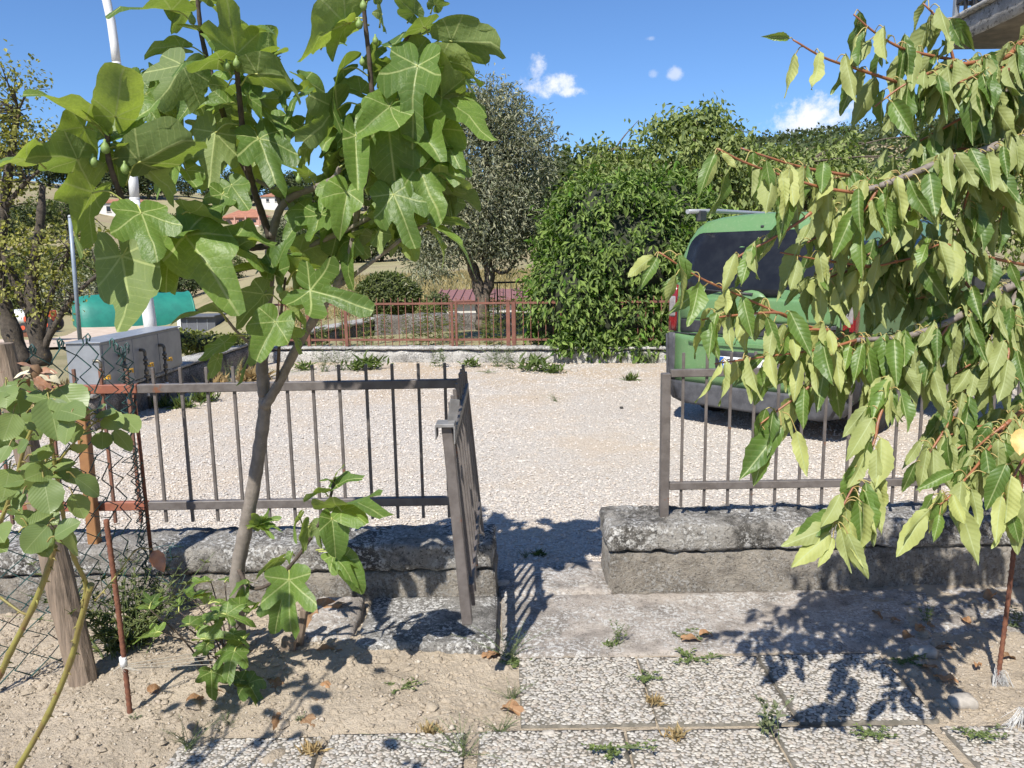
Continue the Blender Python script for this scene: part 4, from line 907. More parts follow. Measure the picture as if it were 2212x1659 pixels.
for sx in (-1, 1):
    rear_patch('bumper_corner', [(sx * .765, .845), (sx * .845, .85), (sx * .865, .6), (sx * .862, .41), (sx * .775, .41), (sx * .765, .6)][:: (1 if sx > 0 else -1)], .058, M_VPLAS, sub=3, skirt=.10)
    side_patch('bumper_side', [(-.02, .84), (.26, .80), (.36, .42), (.34, .25), (-.02, .24)][:: -1], .012, M_VPLAS, sx)
    tl = rear_patch('tail_light', [(sx * .785, 1.29), (sx * .842, 1.30), (sx * .868, 1.1), (sx * .868, .865), (sx * .785, .865)][:: (1 if sx > 0 else -1)], .02, M_LRED, sub=4, skirt=.05)
    rear_patch('reversing_lens', rrect(sx * .825 - .036, sx * .825 + .036, 1.0, 1.19, .015, 2), .026, M_LCLR, tl, skirt=.01)
    side_patch('tail_light_wrap', [(.03, 1.28), (.15, 1.24), (.19, 1.05), (.15, .88), (.03, .87)][::-1], .006, M_LRED, sx, tl)
    side_patch('quarter_window', rrect(.30, 1.20, 1.26, 1.66, .08), .005, M_VGLASS, sx); side_patch('door_window', rrect(1.30, 2.20, 1.26, 1.68, .06), .005, M_VGLASS, sx); side_patch('front_window', [(2.28, 1.25), (3.12, 1.25), (2.98, 1.36), (2.72, 1.68), (2.28, 1.69)], .004, M_VGLASS, sx)
    for y in (1.25, 2.24): side_patch('door_gap', [(y, .42), (y + .012, .42), (y + .012, 1.74), (y, 1.74)], .0035, M_TRIM, sx, sub=8, skirt=.006)
    side_patch('side_moulding', [(.42, .52), (3.0, .52), (3.0, .63), (.42, .63)], .016, M_VPLAS, sx)
    side_patch('door_handle', rrect(2.02, 2.18, 1.02, 1.06, .018, 2), .022, M_TRIM, sx, skirt=.03)
    q = MB(); q.box((sx * .97, 2.98, 1.24), (.2, .12, .22), bev=.04); vb(q, 'wing_mirror', M_TRIM)
    for y in (.74, 3.32):
        side_patch('wheel_arch', [(y + .40 * math.cos(a), max(.30, .34 + .40 * math.sin(a))) for a in np.linspace(-.1, math.pi + .1, 15)], .008, M_VPLAS, sx, sub=1)
        q = MB(); q.lathe((sx * .77, y, .315), [(.2, -.10), (.29, -.095), (.315, -.06), (.315, .06), (.29, .095), (.2, .10)], 24, 'X'); wt = vb(q, 'wheel', M_TYRE)
        q = MB(); q.lathe((sx * .87, y, .315), [(.205, -.02), (.20, .0), (.17, -.012), (.06, .004), (.05, .012)], 18, 'X'); vb(q, 'hub_cap', M_ALU, wt)
    q = MB(); q.tube([(sx * .66, .0, 1.955), (sx * .665, .5, 1.975), (sx * .665, 2.0, 1.975), (sx * .64, 2.4, 1.955)], .021, 10); rr_ = vb(q, 'roof_rail', M_ALU)
    for y in (.22, 1.1, 2.2): q = MB(); q.box((sx * .655, y, 1.92), (.05, .12, .10), bev=.01); vb(q, 'rail_foot', M_TRIM, rr_)
for sx in (-1, 1): rear_patch('tailgate_gap', [(sx * .765, .86), (sx * .773, .86), (sx * .77, 1.19), (sx * .762, 1.19)][:: sx], .016, M_TRIM, sub=3, skirt=.01)
rear_patch('tailgate_lip', rrect(-.60, .60, .765, .80, .015, 2), .062, M_VAN, skirt=.03); rear_patch('bumper_seam', rrect(-.77, .77, .848, .858, .004, 1), .048, M_TRIM, skirt=.01)
q = MB(); q.tube([(.02, yrear(0, 1.23) - .03, 1.225), (-.28, yrear(.28, 1.25) - .028, 1.245), (-.52, yrear(.52, 1.27) - .026, 1.262)], [.012, .008, .005], 6); vb(q, 'rear_wiper', M_TRIM)
q = MB(); q.add([(-.62, 2.82, 1.84), (.62, 2.82, 1.84), (.72, 3.46, 1.29), (-.72, 3.46, 1.29)], [(0, 3, 2, 1)]); vb(q, 'windscreen', M_VGLASS)
q = MB(); q.box((0, 2.0, .30), (1.4, 3.6, .14)); vb(q, 'floor_pan', M_UND)
q = MB(); q.box((0, .30, .215), (1.05, .26, .10), bev=.03); vb(q, 'silencer', M_UND)
q = MB(); q.box((.0, yrear(0, 1.80) - .004, 1.80), (.03, .02, .02), bev=.005); vb(q, 'washer_nozzle', M_TRIM)
# ================================================================ vegetation: clouds of small leaves
LEAF_T = np.array([(0, 0, 0), (.45, .5, .10), (1, 0, -.10), (.45, -.5, .10)]); LEAF_F = np.array([(0, 1, 2), (0, 2, 3)])
def leafcloud(name, P, D, Nn, size, ratio, m_, parent=None, seed=1, kind=None, droop=.0):
    """P points, D leaf directions, Nn normals (all (n,3)), size (n,), ratio width/length"""
    n = len(P); rs_ = np.random.RandomState(seed); D = D / (np.linalg.norm(D, axis=1, keepdims=True) + 1e-9)
    Nn = Nn - D * np.sum(Nn * D, 1, keepdims=True); Nn /= (np.linalg.norm(Nn, axis=1, keepdims=True) + 1e-9); S = np.cross(Nn, D)
    V = P[:, None, :] + (D[:, None, :] * LEAF_T[None, :, 0:1] + S[:, None, :] * LEAF_T[None, :, 1:2] * ratio + Nn[:, None, :] * LEAF_T[None, :, 2:3]) * size[:, None, None]
    F = (LEAF_F[None] + (np.arange(n) * 4)[:, None, None]).reshape(-1, 3)
    me = np_mesh(name, V.reshape(-1, 3), F, m_, smooth=False, attrs={'tint': np.repeat(rs_.rand(n), 4)})
    return link(name, me, parent, kind)
def scatter(blobs_, n, rs_, shell=.35, clump=.0, csize=.25, ncl=0):
    """points in the outer shell of ellipsoid blobs (cx,cy,cz,rx,ry,rz), gathered in clumps; returns points and outward directions"""
    w_ = np.array([b[3] * b[4] + b[4] * b[5] + b[3] * b[5] for b in blobs_]); w_ /= w_.sum(); B = np.array(blobs_)
    k = rs_.choice(len(blobs_), n if not ncl else ncl, p=w_); d = rs_.normal(size=(len(k), 3)); d /= np.linalg.norm(d, axis=1, keepdims=True)
    r_ = 1 - shell * rs_.rand(len(k), 1) ** 1.4; P = B[k, :3] + d * B[k, 3:6] * r_
    keep = np.ones(len(P), bool)
    for i, b in enumerate(B):
        q = ((P - b[:3]) / b[3:6]); keep &= ~((np.sum(q * q, 1) < (1 - shell) ** 2) & (k != i))
    P, d = P[keep], d[keep]
    if ncl:
        i = rs_.randint(0, len(P), n); cs = csize * (.5 + rs_.rand(len(P)))[i][:, None]; P2 = P[i] + rs_.normal(size=(n, 3)) * cs * .5; return P2, d[i]
    return P, d
def twigs(mb, root, targets, r_, rs_, bend=.15):
    for q in targets:
        a, b = Vector(root), Vector(q); L_ = (b - a).length
        mid = a.lerp(b, .5) + Vector(rs_.normal(size=3)) * L_ * bend * .5 + Vector((0, 0, L_ * .06)); P = spline([a, mid, b], 5)
        mb.tube(P, [lerp(r_, r_ * .25, i / (len(P) - 1)) for i in range(len(P))], 5, cap=False)
M_BARK = simple('olive_bark', (.17, .135, .10), (.09, .07, .052), .95, 14, bmp=.8, bdist=.02); M_BARKD = simple('dark_bark', (.105, .085, .065), (.055, .045, .036), .95, 16, bmp=.8, bdist=.02, spots=((.24, .17, .08), 7, .62))
L_LAUREL = leafmat('laurel_leaf', (.085, .205, .032), (.13, .22, .06), (.19, .37, .04), .24, .26, var=.6)
L_OLIVE = leafmat('olive_leaf', (.15, .195, .11), (.31, .35, .26), (.21, .25, .10), .24, .42, var=.4)
L_PALE = leafmat('pale_green_leaf', (.155, .235, .055), (.20, .27, .10), (.25, .37, .055), .3, .5, var=.4)
L_AUT = leafmat('yellowing_leaf', (.215, .27, .06), (.27, .31, .11), (.37, .43, .07), .38, .5, var=.55)
L_DARK = leafmat('dark_tree_leaf', (.038, .072, .018), (.06, .09, .035), (.07, .12, .02), .2, .5, var=.5)
L_MID = leafmat('mid_green_leaf', (.085, .145, .03), (.11, .15, .055), (.14, .21, .035), .28, .5, var=.5)
L_WEED = leafmat('weed_leaf', (.095, .17, .04), (.12, .18, .06), (.17, .27, .04), .3, .5, var=.4)
L_HORSE = leafmat('horseweed_leaf', (.19, .25, .07), (.22, .27, .10), (.26, .34, .08), .3, .6, var=.4)
L_GREY = leafmat('grey_weed_leaf', (.13, .17, .10), (.16, .20, .12), (.16, .22, .07), .25, .6, var=.35)
L_DRY = leafmat('dry_grass_leaf', (.40, .32, .16), (.42, .34, .18), (.35, .28, .12), .25, .7, var=.3)
M_STEMG = simple('green_stem', (.14, .19, .06), (.10, .14, .05), .6, 40); M_DEEP = simple('bush_shade_dark', (.035, .04, .02), (.02, .024, .014), .95, 6)  # M_DEEP: shade between the leaves, put into the core's colour
UPV = np.array([0, 0, 1.0])

def bush(label, name, cat, base, blobs_, n, lm, size, ratio, seed, core=.72, droop=.25, shell=.3, group=None, ncl=0, csize=.2, crown='foliage', upw=.5):
    rs_ = np.random.RandomState(seed); t = thing(name, label, cat, base, group)
    P, d = scatter(blobs_, n, rs_, shell, ncl=ncl, csize=csize)
    D = d * .5 + rs_.normal(size=P.shape) * .55 + np.array([0, 0, -droop]); Nn = d * .6 + UPV * upw + rs_.normal(size=P.shape) * .35
    leafcloud(crown, P, D, Nn, rs_.uniform(.7, 1.25, len(P)) * size, ratio, lm, t, seed)
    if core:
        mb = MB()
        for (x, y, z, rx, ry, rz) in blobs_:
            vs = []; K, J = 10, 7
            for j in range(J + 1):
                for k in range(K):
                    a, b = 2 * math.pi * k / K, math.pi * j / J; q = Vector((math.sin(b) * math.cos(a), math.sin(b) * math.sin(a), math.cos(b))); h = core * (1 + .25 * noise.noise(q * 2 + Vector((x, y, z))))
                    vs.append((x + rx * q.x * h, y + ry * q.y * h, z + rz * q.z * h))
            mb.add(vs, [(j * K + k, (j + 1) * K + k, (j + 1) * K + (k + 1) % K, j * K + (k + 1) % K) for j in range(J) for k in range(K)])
        mb.build('shade_core', M_DEEP, t)  # solid dark hull added to block light and paint the shade behind the leaves
    return t
# laurel hedge left of the van, standing behind the far wall
def E(u, v, d, ru, rv, rd): q = at(u, v, d); s_ = d / FOC; return (q.x, q.y, q.z, ru * s_, rd, rv * s_)
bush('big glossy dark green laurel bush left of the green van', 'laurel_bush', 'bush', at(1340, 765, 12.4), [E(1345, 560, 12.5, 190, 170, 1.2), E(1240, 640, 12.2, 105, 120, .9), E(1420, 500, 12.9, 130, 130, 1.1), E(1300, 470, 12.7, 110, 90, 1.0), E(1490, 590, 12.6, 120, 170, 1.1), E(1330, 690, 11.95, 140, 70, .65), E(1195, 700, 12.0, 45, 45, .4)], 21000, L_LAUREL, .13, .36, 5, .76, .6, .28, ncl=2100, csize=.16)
for k, (u, v, s_) in enumerate(((1290, 742, .30), (1350, 735, .34), (1430, 742, .28), (1222, 742, .22), (1385, 765, .2))):
    q = at(u, v, 11.45); bush(('laurel shoot spilling over the far wall below the big bush', 'laurel_shoot')[0], 'laurel_shoot', 'shoot', q, [(q.x, q.y, q.z, s_, .14, s_ * .8)], 170, L_LAUREL, .12, .4, 60 + k, 0, .35, .9, 'laurel shoots over the far wall')

# olive tree
def tree(label, name, base, trunks, blobs_, n, lm, size, ratio, seed, bark, ncl=0, csize=.3, droop=.3, shell=.6, nt=40, group=None, tr=.02, hang=None):
    rs_ = np.random.RandomState(seed); t = thing(name, label, 'tree', base, group); mb = MB()
    for pts, rads_ in trunks:
        P = spline(pts, 5); mb.tube(P, [lerp(rads_[0], rads_[1], i / (len(P) - 1)) * (1 + .12 * math.sin(i * 1.9)) for i in range(len(P))], 8)
    P, d = scatter(blobs_, n, rs_, shell, ncl=ncl, csize=csize)
    ends = [Vector(p_[-1]) for p_, _ in trunks] + [Vector(p_[len(p_) // 2]) for p_, _ in trunks]
    for q in P[rs_.randint(0, len(P), nt)]:
        e = min(ends, key=lambda e_: (e_ - Vector(q)).length + .3 * rs_.rand()); twigs(mb, e, [q], tr, rs_)
    mb.build('trunk', bark, t)
    D = d * .45 + rs_.normal(size=P.shape) * .6 + np.array([0, 0, -droop]); Nn = d * .5 + UPV * .6 + rs_.normal(size=P.shape) * .5
    leafcloud('crown', P, D, Nn, rs_.uniform(.65, 1.3, len(P)) * size, ratio, lm, t, seed); return t
od = 13.6; A = lambda u, v, d=od: tuple(at(u, v, d))
tree('grey green olive tree standing behind the rust red fence', 'olive_tree', A(1040, 705), [([A(1043, 712), A(1040, 650), A(1025, 590), A(1008, 540), A(985, 470)], (.13, .06)), ([A(1043, 690), A(1046, 640), A(1058, 600), A(1050, 540), A(1060, 450), A(1050, 330)], (.12, .045)), ([A(1058, 575), A(1085, 590), A(1110, 570), A(1120, 520)], (.035, .02))],
     [E(1055, 350, od, 140, 150, 1.1), E(1010, 450, od, 140, 95, 1.0), E(1110, 460, od, 85, 100, .9), E(1040, 240, od, 90, 70, .8), E(950, 500, od, 95, 70, .8), E(1130, 330, od, 75, 90, .8), E(1075, 540, od, 70, 40, .7), E(930, 570, 13.2, 55, 35, .5)], 33000, L_OLIVE, .095, .25, 8, M_BARK, ncl=3000, csize=.19, droop=.2, shell=.8, nt=45, tr=.014)
# pale leafy trees behind the laurel
tree('tall pale green tree with upright shoots behind the laurel bush', 'leafy_tree', A(1430, 690, 19), [([A(1430, 700, 19), A(1430, 560, 19), A(1420, 420, 19)], (.12, .06)), ([A(1430, 560, 19), A(1480, 430, 19), A(1500, 300, 19)], (.08, .03)), ([A(1425, 480, 19), A(1350, 380, 19), A(1330, 320, 19)], (.06, .02))],
     [E(1450, 330, 19, 100, 70, 1.2), E(1340, 380, 19, 80, 65, 1.0), E(1530, 270, 19, 35, 40, .5), E(1490, 275, 19, 28, 38, .4), E(1440, 275, 19, 30, 34, .4), E(1310, 325, 19, 24, 22, .3), E(1585, 285, 19, 28, 18, .3), E(1550, 360, 19, 90, 70, 1), E(1270, 400, 19, 45, 45, .6), E(1540, 240, 19, 15, 24, .2), E(1610, 420, 19, 90, 80, 1)], 9500, L_PALE, .16, .5, 11, M_BARK, ncl=1100, csize=.26, droop=.75, shell=.7, nt=70, tr=.025)
tree('pale green tree on the skyline left of the small clouds above the van', 'leafy_tree', A(1760, 560, 22), [([A(1760, 620, 22), A(1750, 450, 22), A(1740, 350, 22)], (.12, .05))],
     [E(1730, 390, 22, 110, 75, 1.4), E(1660, 340, 22, 30, 34, .4), E(1815, 330, 22, 32, 45, .5), E(1800, 420, 22, 110, 80, 1.3), E(1900, 430, 22, 110, 90, 1.4), E(1620, 420, 22, 70, 60, 1), E(1990, 400, 22, 90, 90, 1.2), E(2080, 440, 21, 90, 90, 1.2), E(2170, 460, 21, 90, 110, 1.2), E(2260, 440, 21, 90, 120, 1.2)], 12500, L_PALE, .17, .5, 13, M_BARK, ncl=1100, csize=.3, droop=.7, shell=.7, nt=50, tr=.025)
# yellowing tree at the left edge
ld_ = 13.0
tree('sparse yellowing tree with dark forked trunks at the left edge', 'yellowing_tree', A(40, 790, ld_), [([A(50, 792, ld_), A(20, 700, ld_), A(-5, 600, ld_), A(8, 450, ld_), A(25, 330, ld_), A(40, 240, ld_)], (.17, .03)), ([A(92, 790, ld_), A(75, 690, ld_), A(68, 600, ld_), A(85, 500, ld_), A(92, 400, ld_)], (.16, .05)), ([A(75, 690, ld_), A(45, 640, ld_), A(12, 560, ld_), A(-30, 470, ld_)], (.10, .04)), ([A(90, 760, ld_), A(120, 700, ld_), A(160, 640, ld_), A(215, 590, ld_)], (.07, .03)), ([A(88, 720, ld_), A(110, 640, ld_), A(150, 540, ld_), A(200, 470, ld_)], (.06, .02)), ([A(8, 450, ld_), A(60, 390, ld_), A(110, 350, ld_)], (.05, .015))],
     [E(40, 170, ld_, 50, 50, .7), E(20, 260, ld_, 90, 70, 1), E(80, 310, ld_, 80, 45, .8), E(30, 400, ld_, 60, 50, .8), E(60, 520, ld_, 90, 70, 1), E(120, 590, ld_, 70, 50, .7), E(40, 620, ld_, 60, 40, .7), E(-40, 300, ld_, 80, 120, 1), E(170, 510, ld_, 60, 40, .6), E(95, 660, ld_, 60, 30, .5)], 4600, L_AUT, .07, .75, 17, M_BARKD, ncl=900, csize=.2, droop=.3, shell=.95, nt=120, tr=.014)
# round shrub and small shrubs behind the far fence
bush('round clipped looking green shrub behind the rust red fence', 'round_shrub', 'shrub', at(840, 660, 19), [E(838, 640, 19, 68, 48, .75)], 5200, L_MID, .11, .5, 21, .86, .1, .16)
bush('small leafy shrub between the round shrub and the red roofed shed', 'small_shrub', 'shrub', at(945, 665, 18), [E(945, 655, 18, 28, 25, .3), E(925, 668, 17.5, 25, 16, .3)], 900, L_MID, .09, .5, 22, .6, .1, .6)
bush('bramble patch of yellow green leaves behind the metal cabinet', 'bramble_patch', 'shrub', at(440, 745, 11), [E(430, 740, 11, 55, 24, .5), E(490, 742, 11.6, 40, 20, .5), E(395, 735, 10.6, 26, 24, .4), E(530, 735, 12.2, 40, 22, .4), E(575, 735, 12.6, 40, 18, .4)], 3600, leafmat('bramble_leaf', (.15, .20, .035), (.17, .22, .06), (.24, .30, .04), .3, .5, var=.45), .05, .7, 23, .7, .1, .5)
# trees on the far hillside, copies of three crowns
protos = []
for k, (lm, cols_) in enumerate(((L_DARK, 0), (L_MID, 1), (L_OLIVE, 2))):
    rs_ = np.random.RandomState(80 + k); bl = [(rs_.uniform(-.4, .4), rs_.uniform(-.4, .4), rs_.uniform(.75, 1.45), rs_.uniform(.4, .6), rs_.uniform(.4, .6), rs_.uniform(.4, .55)) for _ in range(6)]
    P, d = scatter(bl, 2600, rs_, .5, ncl=420, csize=.16); D = d + rs_.normal(size=P.shape) * .6; Nn = d + UPV * .4 + rs_.normal(size=P.shape) * .4
    V_, F_ = None, None
    n_ = len(P); D = D / np.linalg.norm(D, axis=1, keepdims=True); Nn = Nn - D * np.sum(Nn * D, 1, keepdims=True); Nn /= np.linalg.norm(Nn, axis=1, keepdims=True); S = np.cross(Nn, D); sz = rs_.uniform(.07, .13, n_)
    V_ = P[:, None, :] + (D[:, None, :] * LEAF_T[None, :, 0:1] + S[:, None, :] * LEAF_T[None, :, 1:2] * .7 + Nn[:, None, :] * LEAF_T[None, :, 2:3]) * sz[:, None, None]
    me = np_mesh('crown', V_.reshape(-1, 3), (LEAF_F[None] + (np.arange(n_) * 4)[:, None, None]).reshape(-1, 3), lm, attrs={'tint': np.repeat(rs_.rand(n_), 4)})
    tm = MB(); tm.tube([(0, 0, -.3), (.03, 0, .3), (-.02, .02, .9)], [.07, .055, .03], 7)
    for _ in range(5): a = rs_.uniform(0, 6.28); tm.tube([(0, 0, .5), (.25 * math.cos(a), .25 * math.sin(a), .95)], [.03, .012], 5)
    protos.append((me, tm.mesh('trunk', M_BARKD)))
def far_tree(u, d, h, kind, label, group, v=None, name='hill_tree'):
    q = on(u, d)
    if v is not None: q.z = at(u, v, d).z
    t = bpy.data.objects.new(name, None); col.objects.link(t); t.location = q; t.empty_display_size = .1; tag(t, label, 'tree', group)
    s_ = h / 1.9; me, tm = protos[kind]
    for nm, m_ in (('crown', me), ('trunk', tm)):
        o = bpy.data.objects.new(nm, m_); col.objects.link(o); o.parent = t; o.scale = (s_ * rnd.uniform(.9, 1.25), s_ * rnd.uniform(.9, 1.25), s_); o.rotation_euler[2] = rnd.uniform(0, 6.28); o.location.z = -.3 * s_ if nm == 'crown' else 0
G1 = 'trees on the slope above the teal shed'; T1 = 'green tree on the slope above the teal shed, seen between the fig leaves'
for (u, d, h, k) in ((215, 70, 4.6, 1), (262, 64, 3.6, 0), (310, 72, 4.4, 0), (350, 75, 4.6, 0), (398, 66, 3.8, 0), (440, 74, 3.0, 0), (478, 70, 2.8, 0), (505, 76, 3.0, 1), (335, 62, 2.0, 2), (186, 100, 5, 1), (235, 110, 4.2, 2), (285, 105, 4.6, 1), (335, 112, 5, 0), (385, 120, 5, 0), (425, 125, 4.6, 1), (150, 60, 4, 2), (120, 75, 6, 1), (60, 70, 6, 0), (20, 66, 6, 1)): far_tree(u, d, h, k, T1, G1)
G2 = 'trees around the far houses'; T2 = 'tree standing among the far houses on the hillside'
for (u, d, h, k) in ((165, 170, 9, 0), (120, 160, 9, 1), (60, 150, 9, 0), (20, 130, 8, 0), (-40, 140, 10, 0), (345, 185, 7, 1), (400, 190, 8, 0), (448, 215, 7, 0), (475, 225, 4.5, 2), (603, 240, 7, 2), (635, 230, 8, 2), (680, 220, 8, 1), (730, 200, 8, 0), (215, 215, 2.6, 1), (560, 220, 2.6, 2), (585, 215, 2.8, 2), (540, 212, 2.2, 2), (610, 190, 4, 1), (500, 190, 3, 1), (460, 180, 3.5, 0)): far_tree(u, d, h, k, T2, G2)
G3 = 'dark trees along the skyline'; T3 = 'dark tree in the row along the hill skyline'
for (u, d, h, k) in ((285, 320, 17, 0), (315, 330, 20, 0), (345, 325, 17, 0), (245, 335, 16, 0), (200, 340, 18, 0), (520, 350, 16, 0), (545, 345, 20, 0), (625, 350, 17, 0), (660, 355, 18, 0), (700, 350, 17, 0), (-60, 330, 20, 0), (10, 330, 18, 0), (80, 335, 20, 0), (140, 330, 17, 0), (750, 340, 18, 0), (800, 330, 17, 0), (850, 330, 18, 0), (900, 320, 18, 0), (380, 345, 12, 0), (430, 350, 12, 0), (480, 350, 13, 0)): far_tree(u, d, h, k, T3, G3)
G4 = 'trees at the top of the dry field'; T4 = 'tree at the top edge of the dry field behind the olive tree'
for (u, d, h, k) in ((640, 96, 6, 0), (690, 92, 5.5, 0), (735, 96, 6, 0), (780, 100, 6, 1), (830, 98, 7, 0), (880, 104, 8, 0), (930, 108, 9, 1), (985, 105, 9, 0), (1040, 110, 10, 0), (1095, 106, 11, 1), (1150, 110, 12, 0), (1195, 100, 12, 0), (1235, 95, 13, 0), (1275, 100, 13, 1), (1320, 100, 12, 0), (1215, 60, 5, 1)): far_tree(u, d, h, k, T4, G4)
# wooded hill: one far mass
rs_ = np.random.RandomState(91); B = []
while len(B) < 900:
    u, d = rs_.uniform(1480, 2750), rs_.uniform(170, 420); q = on(u, d); B.append((q.x, q.y, q.z + 3.5, rs_.uniform(2.5, 4.5), rs_.uniform(2.5, 4.5), rs_.uniform(3, 5.5)))
P, d = scatter(B, 30000, rs_, .25)
o = leafcloud('wooded_hill', P, d + rs_.normal(size=P.shape) * .5, d + UPV * .5 + rs_.normal(size=P.shape) * .4, rs_.uniform(.9, 1.8, len(P)), .8, L_DARK, None, 91, 'stuff'); tag(o, 'dark woodland covering the far hill on the right', 'woodland')
# ================================================================ fig tree
L_FIG = leafmat('fig_leaf', (.115, .215, .048), (.205, .295, .10), (.36, .53, .07), .38, .46, (.48, .54, .21), 'fig', .40, .34, .65)
M_PET = simple('yellow_green_petiole', (.42, .44, .13), (.34, .38, .10), .5, 60)
M_FIGB = simple('fig_bark', (.25, .215, .18), (.17, .145, .12), .9, 22, bmp=.4, bdist=.006, spots=((.33, .30, .27), 30, .63)); M_FIGT = simple('dark_fig_twig', (.055, .04, .032), (.10, .075, .055), .8, 40, bmp=.4, bdist=.003)
M_FRUIT = simple('green_fig_skin', (.22, .31, .09), (.16, .24, .06), .55, 60)
FIGO = {0: [(0, 1), (8, .985), (15, .93), (20, .80), (24, .60), (28, .50), (32, .54), (37, .70), (44, .82), (52, .86), (60, .82), (68, .70), (75, .57), (82, .51), (92, .54), (104, .57), (118, .54), (132, .48), (150, .42), (165, .28), (180, .07)],
        1: [(0, 1), (10, .97), (18, .88), (25, .74), (32, .68), (40, .72), (50, .78), (60, .76), (75, .66), (90, .60), (105, .57), (120, .53), (138, .46), (155, .36), (170, .18), (180, .06)],
        2: [(0, 1), (12, .985), (24, .93), (36, .85), (50, .76), (65, .68), (80, .61), (100, .54), (120, .48), (140, .41), (158, .31), (170, .17), (180, .06)],
        3: [(0, 1), (8, .98), (16, .90), (21, .66), (25, .38), (30, .33), (36, .50), (44, .76), (53, .84), (62, .80), (70, .55), (78, .37), (88, .44), (100, .56), (112, .54), (130, .40), (150, .30), (168, .18), (180, .05)]}
def fig_leaf(A_, B_, T_, wf, f, shape, rn, mats, parent, curl=1.0, name='leaf'):
    A_, B_, T_ = Vector(A_), Vector(B_), Vector(T_); X = T_ - B_; Ln = X.length; X.normalize(); tc_ = (CAM - B_).normalized()
    f *= .72; N_ = tc_ * f + Vector((0, 0, 1)) * (1 - abs(f)) * .8 + Vector((rn.uniform(-1, 1), rn.uniform(-1, 1), rn.uniform(-1, 1))) * .22
    N_ = N_ - X * N_.dot(X); N_ = N_.normalized() if N_.length > .05 else X.orthogonal().normalized(); S = N_.cross(X)
    na = 44; tab = FIGO[shape]; wf *= .80; fold = rn.uniform(.0, .6) * curl; dr = rn.uniform(.02, .38) * curl; cup = rn.uniform(-.7, .6) * curl; tw = rn.uniform(-.4, .4) * curl; rad = rn.uniform(-.22, .42) * curl; nr = rn.choice((3, 4, 5)); ph = rn.uniform(0, 9); asym = rn.uniform(.9, 1.1)
    V = [(0, 0)]
    for k in (.25, .5, .76, 1.0):
        for j in range(na):
            th = -180 + 360 * j / na; r_ = interp(abs(th), tab) * (asym if th > 0 else 1 / asym)
            if k == 1.0: r_ *= 1 + rn.uniform(-.022, .022) + .02 * (j % 2)
            V.append((k * r_ * math.cos(R(th)), k * r_ * math.sin(R(th)) * wf))
    vs = []
    for (x, y) in V:
        e = math.hypot(x, y)
        h = fold * abs(y) - dr * max(x, 0) ** 2 + cup * y * y - .12 * abs(dr) * e ** 3 + .065 * curl * e * (math.sin(x * 9 + ph) + math.sin(y * 11 + ph * 2)) + tw * x * y - rad * e * e + .07 * curl * e * e * math.sin(math.atan2(y, x) * nr * 2 + ph)
        vs.append(B_ + (X * x + S * y + N_ * h) * Ln)
    fs = [(0, 1 + j, 1 + (j + 1) % na) for j in range(na)]
    for q in range(3): fs += [(1 + q * na + j, 1 + (q + 1) * na + j, 1 + (q + 1) * na + (j + 1) % na, 1 + q * na + (j + 1) % na) for j in range(na)]
    # the narrow notch where the petiole joins stays open
    cut = {0, na - 1}; fs = [q for i, q in enumerate(fs) if not (i % na in cut and i >= na)]
    mb = MB(); mb.smooth = True; mb.add(vs, fs); nf = len(vs)
    if (A_ - B_).length > .004:
        mb.mi = 1; mid = A_.lerp(B_, .55) + Vector((0, 0, .18 * (A_ - B_).length)); P = spline([A_, mid, B_ + X * .02 * Ln], 4); mb.tube(P, [.0034] + [.0026] * (len(P) - 1), 5)
    me = mb.mesh(name, mats); l = me.uv_layers.new(name='UVMap'); UV = V + [(0.3, .0)] * (len(mb.v) - nf); li = np.empty(len(me.loops), dtype=np.int32); me.loops.foreach_get('vertex_index', li); l.data.foreach_set('uv', np.array(UV, dtype=np.float32)[li].ravel())
    return link(name, me, parent)
fig = thing('fig_tree', 'fig tree with big lobed leaves rising in front of the wall', 'tree', gr(512, 1445))
FM = [L_FIG, M_PET]; rf_n = random.Random(21)
fc = lambda x, y, d: at(x / 2, y / 2, d)
def branch(pts, r0, r1, m_, name='branch', parent=None, n=10, k=7):
    P = spline(pts, k); mb = MB(); mb.tube(P, [lerp(r0, r1, i / (len(P) - 1)) * (1 + .07 * math.sin(i * 2.3) + rf_n.uniform(-.03, .03)) for i in range(len(P))], n); mb.build(name, m_, parent or fig); return P
BR = []
branch([gr(512, 1470, -.06), at(516, 1400, 2.80), at(512, 1250, 2.78), at(531, 1140, 2.76), at(553, 1020, 2.75), at(570, 900, 2.74), at(572, 850, 2.74)], .030, .0215, M_FIGB, 'trunk', n=12)
BR.append(branch([at(572, 855, 2.74), at(566, 790, 2.74), at(572, 700, 2.75), at(580, 620, 2.76), at(584, 545, 2.74), at(586, 500, 2.72)], .0225, .016, M_FIGB))
BR.append(branch([at(571, 880, 2.72), at(600, 832, 2.70), at(650, 735, 2.68), at(705, 650, 2.66), at(745, 580, 2.64), at(765, 510, 2.62), at(775, 440, 2.60), at(805, 330, 2.58)], .018, .009, M_FIGB))
BR.append(branch([at(586, 512, 2.72), at(606, 450, 2.70), at(640, 420, 2.66), at(690, 402, 2.60), at(722, 385, 2.56), at(734, 362, 2.54)], .015, .008, M_FIGB))
BR.append(branch([at(606, 440, 2.70), at(590, 410, 2.70), at(552, 388, 2.68)], .009, .006, M_FIGB))
BR.append(branch([at(584, 515, 2.72), at(562, 450, 2.70), at(543, 390, 2.68), at(529, 320, 2.62), at(520, 240, 2.56), at(513, 165, 2.50), at(510, 130, 2.48)], .013, .007, M_FIGT))
BR.append(branch([at(545, 395, 2.68), at(505, 310, 2.72), at(468, 200, 2.74), at(438, 90, 2.74), at(428, 10, 2.72), at(424, -40, 2.7)], .011, .006, M_FIGT))
